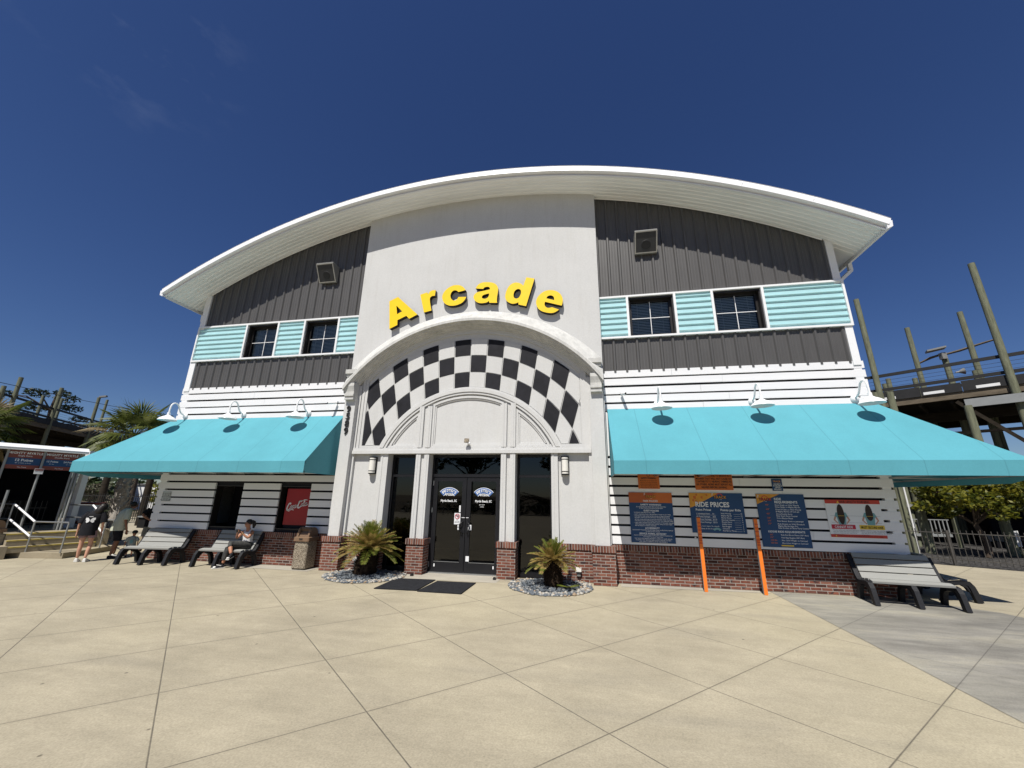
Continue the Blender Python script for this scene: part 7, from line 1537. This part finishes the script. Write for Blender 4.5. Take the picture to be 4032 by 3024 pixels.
def palmetto(base, h, tr, n, size, label, seed, lean=(0, 0)):
    rnd = random.Random(seed); t = thing('palmetto_tree', label, 'palm', base, 0, 'palmetto palms'); top = Vector((lean[0], lean[1], h))
    m_ = MB(); pts = [Vector((lean[0] * f * f, lean[1] * f * f, h * f)) for f in [i / 8 for i in range(9)]]; m_.tube(pts, [tr * (1.08 - 0.2 * i / 8) for i in range(9)], 12)
    for k in range(int(150 * h)):      # criss-cross boots
        f = rnd.random(); a = rnd.uniform(0, 2 * pi); c = Vector((lean[0] * f * f, lean[1] * f * f, h * f)) + Vector((cos(a), sin(a), 0)) * tr * 1.0; sd = Vector((-sin(a), cos(a), 0)); s = tr * rnd.uniform(0.16, 0.34)
        o = (Vector((cos(a), sin(a), 1.3)) + sd * rnd.uniform(-0.6, 0.6)).normalized()
        m_.add([c + sd * s, c - sd * s, c + o * s * 2.6 + sd * s * 0.45, c + o * s * 2.6 - sd * s * 0.45], [(0, 1, 3, 2)])
    m_.build('trunk', 'palmt', t, fix=False)
    cr_ = MB()
    for k in range(n):
        f = (k + 0.5) / n; a = k * 2.39996 + rnd.uniform(-0.3, 0.3); el = radians(80 - 128 * f); fan(cr_, top + Vector((0, 0, 0.05)), (cos(a) * cos(el), sin(a) * cos(el), sin(el)), size * rnd.uniform(0.85, 1.1), rnd, 0.6 + 0.8 * f, 1 if (f > 0.86 or rnd.random() < 0.06) else 0)
    cr_.build('crown', ['palmg', 'palmd'], t, fix=False)
palmetto((-13.35, 2.5, 0.0), 3.55, 0.19, 34, 0.98, 'palmetto palm with shaggy trunk rising behind the left awning', 5, (-0.25, 0))
palmetto((-14.05, -1.05, 0.0), 3.25, 0.17, 26, 0.72, 'palmetto palm cut by the left edge of the photo', 8, (0.1, 0))
# tall pine beyond the left track
def pt(x, y, z): return (x + 62.0, y - 27.0, z)
bl = [((-1.0, -1.2, 13.0), (1.6, 1.6, 0.75)), ((1.2, 0.4, 12.6), (1.5, 1.5, 0.8)), ((0.0, 0.5, 13.4), (1.1, 1.1, 0.45)), ((-2.0, -3.0, 12.5), (1.1, 1.1, 0.5)), ((0.6, 1.5, 11.6), (1.5, 1.5, 0.6)), ((-0.8, -1.0, 11.3), (1.5, 1.7, 0.6)), ((1.9, -6.5, 11.4), (1.5, 1.5, 0.75)), ((2.6, -8.3, 10.7), (0.9, 0.9, 0.35)), ((0.4, -4.2, 10.4), (1.6, 1.6, 0.6)), ((-0.2, -2.4, 9.9), (1.8, 1.8, 0.6)), ((0.0, 3.0, 10.5), (1.4, 1.2, 0.5)), ((-2.3, 6.5, 10.2), (1.7, 1.7, 0.75)), ((-2.0, 9.2, 10.6), (1.2, 1.2, 0.7)), ((-2.8, 10.8, 9.9), (1.2, 1.3, 0.6)), ((-2.6, 4.5, 9.4), (1.6, 1.6, 0.5)), ((0.5, 0.2, 9.2), (1.8, 1.8, 0.6)), ((-3.4, 11.5, 10.9), (0.7, 0.7, 0.35)), ((-0.5, -5.5, 9.0), (1.5, 1.5, 0.5))]
tree('pine_tree', 'tall dark pine with clumped crown beyond the left raised track', (-62.0, 27.0, 0), [(0, 0, 0), (0.2, 0, 4), (0, 0.2, 8), (-0.1, 0, 11), (0.1, 0, 13)], 0.30, [(c, (r[0] * 0.78, r[1] * 0.78, r[2] * 0.8)) for c, r in bl], 3600, 0.17, ['pine'], 3, mis=(0,))
tree('oak_tree', 'rounded dark oak crown far behind the palmetto palm', (-31.6, 16.2, 0), [(0, 0, 0), (0, 0, 3), (0, 0, 6.6)], 0.22, blobs_in(0, 0, 7.05, 1.35, 1.2, 0.75, 22, 0.5, 55), 2600, 0.085, ['oak'], 55, mis=(0,))
tree('brown_tree', 'dusty brown round tree below the left awning edge', (-29.4, 12.2, 0), [(0, 0, 0), (0, 0, 1.0), (0, 0, 2.0)], 0.12, blobs_in(0, 0, 1.65, 1.15, 0.9, 0.75, 24, 0.4, 61), 1800, 0.075, ['greyleaf', 'oak'], 61)
tree('shrub', 'bright yellow green shrub between palmetto trunk and arcade corner', (-22.6, 11.5, 0), [(0, 0, 0), (0, 0, 0.8), (0, 0, 1.6)], 0.1, blobs_in(0, 0, 1.5, 1.9, 0.9, 0.7, 30, 0.42, 63), 2400, 0.085, ['maple', 'maple2'], 63)
tree('hedge', 'dark hedge beyond the left iron fence', (-26, 9.0, 0), [(0, 0, 0), (0, 0, 0.5)], 0.08, blobs_in(0, 0, 0.55, 6.0, 0.6, 0.35, 46, 0.4, 65), 2600, 0.09, ['oak'], 65, mis=(0,))
t = thing('white_building', 'plain white building far off, glimpsed under the left awning', 'building', (-37, 21.0, 0))
MB().box(-2.2, 2.2, 0, 4, 0, 2.15).build('wall', 'whitep', t); MB().box(-2.3, 2.3, -0.1, 4.1, 2.15, 2.3).build('roof', 'darkroof', t); MB().box(-1.6, -0.9, -0.02, 0.0, 0.7, 1.5).box(0.7, 1.5, -0.02, 0.0, 0.7, 1.5).build('window', 'sgrey', t)

# ------------------------------------------------------------------ raised kart tracks on poles
def pole(mb, p, top, r=0.118, n=10, z0=0.0):
    mb.tube([(p[0], p[1], z0), (p[0], p[1], z0 + (top - z0) * 0.5), (p[0], p[1], top)], [r * 1.1, r, r * 0.9], n)
def track(name, label, A, u, nn, t0, t1, front, backp, stripes, zbase=5.7):
    A = Vector((*A, 0)); u = Vector((*u, 0)); nn = Vector((*nn, 0)); t = thing(name, label, 'raised track')
    L = t1 - t0; c = A + u * (t0 + t1) / 2
    def bx(mb, n0, n1, z0, z1, a=t0, b=t1): return mb.obox(A + u * (a + b) / 2 + nn * (n0 + n1) / 2 + Vector((0, 0, (z0 + z1) / 2)), u * (b - a) / 2, nn * (n1 - n0) / 2, Vector((0, 0, (z1 - z0) / 2)))
    bx(MB(), 0.0, 0.12, zbase, zbase + 0.26).build('edge_beam', 'wood2', t)
    m_ = MB(); bx(m_, 0.12, 5.2, zbase + 0.12, zbase + 0.22)
    k = t0
    while k < t1: bx(m_, 0.12, 5.2, zbase - 0.14, zbase + 0.115, k, k + 0.09); k += 0.9
    bx(m_, 2.2, 2.45, zbase - 0.55, zbase - 0.145); bx(m_, 4.6, 4.85, zbase - 0.55, zbase - 0.145)
    m_.build('deck', 'woodd', t)
    m_ = MB(); pts = []; k = t0; rnd = random.Random(4); i = 0
    while k < t1:
        a = A + u * k + nn * 0.05; b = A + u * min(t1, k + 1.15) + nn * 0.05; h = 0.36 + 0.05 * (i % 2)
        m_.obox((a + b) / 2 + Vector((0, 0, zbase + 0.265 + h / 2)), (b - a) / 2, nn * 0.10, Vector((0, 0, h / 2)), 0); k += 1.17; i += 1
    m_.build_each('bumper', 'rubber', t)
    if stripes:
        m_ = MB(); k = t0 + 0.4
        while k < t1: m_.obox(A + u * (k + 0.3) - nn * 0.055 + Vector((0, 0, zbase + 0.36)), u * 0.30, nn * 0.004, Vector((0, 0, 0.055))); k += 1.45
        m_.build_each('white_stripe', 'whitep', t)
    m_ = MB()
    for off, zs in ((0.02, (0.72, 1.36)), (4.7, (0.72, 1.36))):
        for z in zs: bx(m_, off, off + 0.06, zbase + z, zbase + z + 0.13)
    m_.build('rail', 'wood2' if False else 'sblack', t)
    m_ = MB()
    for z in (0.9, 1.05, 1.2): m_.tube([A + u * t0 + nn * 0.05 + Vector((0, 0, zbase + z)), A + u * t1 + nn * 0.05 + Vector((0, 0, zbase + z))], 0.006, 4)
    m_.build('cable', 'wire', t)
    for (x, y, z) in front + backp:
        m_ = MB(); pole(m_, (x, y), z); m_.build('pole', 'wood', t, smooth=60)
    return t
TR = track('raised_track', 'raised wooden kart track on tall timber poles, right of the arcade', (15.906, 10.407), (0.7594, -0.6506), (0.6506, 0.7594), -3.5, 9.0,
      [(18.58, 8.00, 11.09), (15.80, 10.39, 10.96), (21.4, 5.55, 11.0)], [(19.61, 13.16, 10.46), (21.05, 11.93, 10.66), (18.56, 14.06, 7.71), (18.70, 13.94, 7.95), (19.44, 13.31, 7.76), (20.96, 12.0, 7.68), (19.40, 11.42, 5.6), (20.0, 10.92, 5.6), (17.6, 12.6, 5.6)], True)
# lower deck of the right track, seen between the awning and the upper deck
m_ = MB(); uR = Vector((0.7594, -0.6506, 0)); nR = Vector((0.6506, 0.7594, 0)); AR = Vector((15.906, 10.407, 0))
m_.obox(AR + uR * 3 + nR * 3.4 + Vector((0, 0, 3.35)), uR * 7, nR * 1.6, Vector((0, 0, 0.12)))
m_.build('lower_deck', 'woodd', TR)
m_ = MB(); m_.obox(AR + uR * 3 + nR * 1.75 + Vector((0, 0, 3.3)), uR * 7, nR * 0.05, Vector((0, 0, 0.16))); m_.obox(AR + uR * 3 + nR * 1.75 + Vector((0, 0, 4.55)), uR * 7, nR * 0.03, Vector((0, 0, 0.06))); m_.build('lower_beam', 'wood2', TR)
p_ = Vector((18.58, 8.0, 0))
MB().obox(p_ - nR * 0.22 + Vector((0, 0, 5.42)), uR * 1.3, nR * 0.04, Vector((0, 0, 0.16))).build('brace_beam', 'greyp', TR)
MB().bar(p_ - nR * 0.2 + uR * 0.1 + Vector((0, 0, 3.5)), p_ - uR * 1.5 - nR * 0.1 + Vector((0, 0, 5.55)), 0.12, 0.12).build('knee_brace', 'woodd', TR)
for k, dz in ((0, 0), (1, 0)):
    pass
t = thing('flood_light', 'grey flood light head with spread arms on a short pole above the right track', 'flood light', (20.35, 12.53, 0))
m_ = MB(); pole(m_, (0, 0), 8.72, 0.13); m_.build('pole', 'wood', t, smooth=60)
m_ = MB(); m_.tube([(0.1, 0, 8.72), (0.45, -0.3, 8.78), (0.9, -0.75, 8.9), (1.35, -1.2, 9.0)], [0.05, 0.06, 0.05, 0.04], 6).tube([(-0.1, 0, 8.72), (-0.35, 0.3, 8.66), (-0.65, 0.6, 8.5)], [0.05, 0.06, 0.04], 6); m_.build('arm', 'wood2', t)
MB().obox((-0.35, -0.1, 8.95), (0.34, -0.1, 0.06), (0.08, 0.18, 0), (0, 0, 0.04)).obox((-0.12, -0.1, 8.60), (0.1, 0, 0), (0, 0.1, 0), (0, 0, 0.16)).build('lamp_head', 'speaker', t)
t = thing('loudspeaker', 'small horn loudspeaker on the short pole above the right track', 'speaker', (20.55, 12.45, 7.75))
MB().lathe([(0.03, 0), (0.05, 0.12), (0.16, 0.3)], (0, 0, 0), 12, axis=(1, -0.4, 0.1), cap=False).build('horn', 'speaker', t)
t = thing('traffic_cone', 'red traffic cone on the raised track on the right', 'traffic cone', (19.9, 12.2, 5.92))
MB().lathe([(0.17, 0.06), (0.05, 0.95), (0.03, 1.0)], (0, 0, 0), 14).build('cone', 'redc', t, smooth=60); MB().box(-0.22, 0.22, -0.22, 0.22, 0, 0.06).build('base', 'redc', t)
TL = track('raised_track', 'raised wooden kart track on timber poles above the ticket pavilion, far left', (-32.85, 10.02), (-0.5486, 0.8361), (-0.8361, -0.5486), -7.0, 13.5,
      [(-31.12, 7.38, 7.57), (-31.67, 8.22, 8.38), (-33.79, 11.44, 8.66), (-36.32, 15.31, 8.98)], [(-41.31, 14.71, 9.17), (-42.58, 16.64, 9.44), (-46.27, 22.27, 10.78)], False)
t = thing('flood_light', 'small flood light on the third pole of the left track', 'flood light', (-36.32, 15.31, 8.98)); MB().obox((0.25, 0.1, 0.1), (0.2, 0.1, 0.05), (0.05, -0.1, 0), (0, 0, 0.06)).build('lamp_head', 'speaker', t); MB().bar((0, 0, 0), (0.2, 0.1, 0.08), 0.05, 0.05).build('arm', 'speaker', t)
tag(MB().tube([(-30.2, 5.98, 7.59), (-34.8, 13.1, 8.25), (-38.9, 19.24, 8.95), (-43, 25.5, 9.7)], 0.018, 5).build('wire', 'wire'), 'thin dark overhead wire crossing the poles of the left track', 'wire')
# right: things under the maple
t = thing('timber_barrier', 'pale timber barrier with square boards behind the right iron fence', 'barrier', (17.4, 8.4, 0))
for x0, x1 in ((-0.85, -0.66), (-0.52, -0.25), (-0.05, 0.16), (0.40, 0.85), (1.0, 2.2)): MB().box(x0, x1, -0.03, 0.03, 0.42, 0.64).build('board', 'peb4', t)
MB().box(-1.0, 2.3, 0.03, 0.08, 0.40, 0.46).build('rail', 'woodd', t)
t = thing('white_sign_board', 'blank white upright board by a timber post on the right', 'board', (17.35, 8.2, 0)); MB().box(-0.06, 0.06, -0.02, 0.02, 0.28, 0.80).build('board', 'whitep', t); MB().box(-0.03, 0.03, 0.02, 0.06, 0.0, 0.75).build('post', 'wood', t)
t = thing('kart_shelter', 'white roofed shelter with slatted rail deep behind the maple', 'shelter', (16.4, 10.2, 0))
MB().box(-1.2, 0.9, -0.1, 1.2, 1.50, 1.62).build('roof', 'peb4', t); MB().box(-1.15, 0.5, -0.05, 0.0, 0.40, 0.50).box(-1.15, 0.5, -0.05, 0.0, 1.02, 1.05).build_each('rail', 'greyp', t)
for k in range(12): MB().box(-1.12 + k * 0.14, -1.09 + k * 0.14, -0.045, -0.015, 0.50, 1.02).build('baluster', 'greyp', t)
for x in (-1.15, 0.85): MB().box(x - 0.06, x + 0.06, 0.1, 0.22, 0, 1.55).build('post', 'wood', t)
t = thing('kart_shelter', 'low white roofed shed at the far right behind the maples', 'shelter', (20.2, 10.2, 0)); MB().box(-1.5, 1.5, -0.1, 1.2, 1.45, 1.56).build('roof', 'peb4', t); MB().box(-1.4, 1.4, 0.6, 0.7, 0, 1.45).build('wall', 'dark', t)
for x, y, z, l in ((14.55, 8.0, 5.8, 'timber post nearest the arcade corner, right of the downpipe'), (13.75, 7.6, 5.7, 'dark timber post beside the white conduit, close to the arcade corner'), (16.95, 8.0, 5.2, 'timber post in the middle of the maple crown')):
    t = thing('timber_post', l, 'post', (x, y, 0), 0, 'timber posts under the right track'); m_ = MB(); pole(m_, (0, 0), z, 0.13); m_.build('pole', 'wood', t, smooth=60)
for x, y, l in ((-22.35, 8.0, 'dark timber post just left of the palmetto trunk'), (-19.5, 8.0, 'dark timber post between palmetto trunk and arcade corner')):
    t = thing('timber_post', l, 'post', (x, y, 0), 0, 'timber posts under the left track'); m_ = MB(); pole(m_, (0, 0), 3.4, 0.15); m_.build('pole', 'woodd', t, smooth=60)
tag(MB().tube([(13.62, 7.1, 0.02), (13.62, 7.1, 3.4)], 0.022, 8).build('conduit', 'whitep'), 'thin white conduit pipe rising beside the dark timber post', 'pipe')
g = MB().add([(12.3, 5.45, -0.006), (12.75, 5.08, -0.006), (17.5, 2.1, -0.006), (30, -5.0, -0.006), (45, 6, -0.006), (40, 30, -0.006), (12.3, 20, -0.006)], [tuple(range(7))]).build('mulch_ground', 'mulch'); struct(g)
MB().obox(AR + uR * 3 + nR * 4.6 + Vector((0, 0, 1.6)), uR * 7.5, nR * 0.05, Vector((0, 0, 1.6))).build('underdeck_shade', 'woodd', TR)  # dark sheet added as a backdrop for the shade under the deck
uL = Vector((-0.5486, 0.8361, 0)); nL = Vector((-0.8361, -0.5486, 0)); AL = Vector((-32.85, 10.02, 0))
MB().obox(AL + uL * 2 + nL * 4.8 + Vector((0, 0, 1.7)), uL * 9.5, nL * 0.05, Vector((0, 0, 1.7))).build('underdeck_shade', 'woodd', TL)  # added dark sheet, stands in for shade below the left deck
rnd = random.Random(77); m_ = MB()
for k in range(150):
    a = radians(-80 + 175 * (k + rnd.random()) / 150); R_ = rnd.uniform(85, 110); x, y = R_ * sin(a), R_ * cos(a) - 9
    leafball(m_, (x, y, 1.6), (rnd.uniform(2.0, 4.0), rnd.uniform(2.0, 4.0), rnd.uniform(1.8, 3.2)), 70, 0.75, rnd, (0,), 0.2)
tag(m_.build('distant_trees', 'oak', fix=False), 'low line of distant trees along the horizon beyond the park', 'woods', None, 'stuff')
picket('iron_fence', 'iron picket fence across the plaza, mirrored in the door glass', (-16, -26, 0), (22, -25, 0), 0.06, 1.05, 0.16, [0, 6, 12, 18, 24, 30, 36], 'greyp', 0.011)
tree('hedge', 'clipped dark hedge across the plaza, mirrored in the door glass', (2, -29, 0), [(0, 0, 0), (0, 0, 0.6)], 0.1, blobs_in(0, 0, 0.7, 20.0, 0.7, 0.5, 70, 0.75, 91), 2600, 0.22, ['oak'], 91, mis=(0,))
t = thing('patio_shelter', 'white roofed open shelter across the plaza, mirrored in the side light', 'shelter', (7.5, -33, 0))
MB().prism([(-3.2, 2.5), (3.2, 2.5), (0, 3.5)], -2, 2).build('roof', 'whitep', t)
for x in (-2.9, 2.9):
    for y in (-1.8, 1.8): MB().box(x - 0.09, x + 0.09, y - 0.09, y + 0.09, 0, 2.5).build('post', 'whitep', t)
# broad trees across the plaza, behind the photographer: they show in the door glass
for k, (x, y, h, w) in enumerate([(-14, -48, 13.5, 6.5), (2, -52, 11.5, 5.0), (15, -50, 14.5, 7.0), (32, -54, 13, 6.5), (-34, -50, 13, 6.5)]):
    tree('shade_tree', ['wide shade tree mirrored left in the transom', 'smaller shade tree mirrored in the middle of the transom', 'wide shade tree mirrored in the right side light', 'shade tree across the plaza, mirrored at the far right', 'shade tree across the plaza, mirrored at the far left'][k], (x, y, 0), [(0, 0, 0), (0, 0, h * 0.3), (0, 0, h * 0.7)], 0.4, blobs_in(0, 0, h * 0.66, w, w * 0.6, h * 0.26, 26, w * 0.32, 70 + k), 2200, 0.55, ['oak'], 70 + k, mis=(0,), group='shade trees across the plaza')

# ------------------------------------------------------------------ units to metres
for me in bpy.data.meshes: me.transform(Matrix.Scale(S, 4))
for o in COL.objects:
    if o.type in ('MESH', 'EMPTY'): o.location = o.location * S
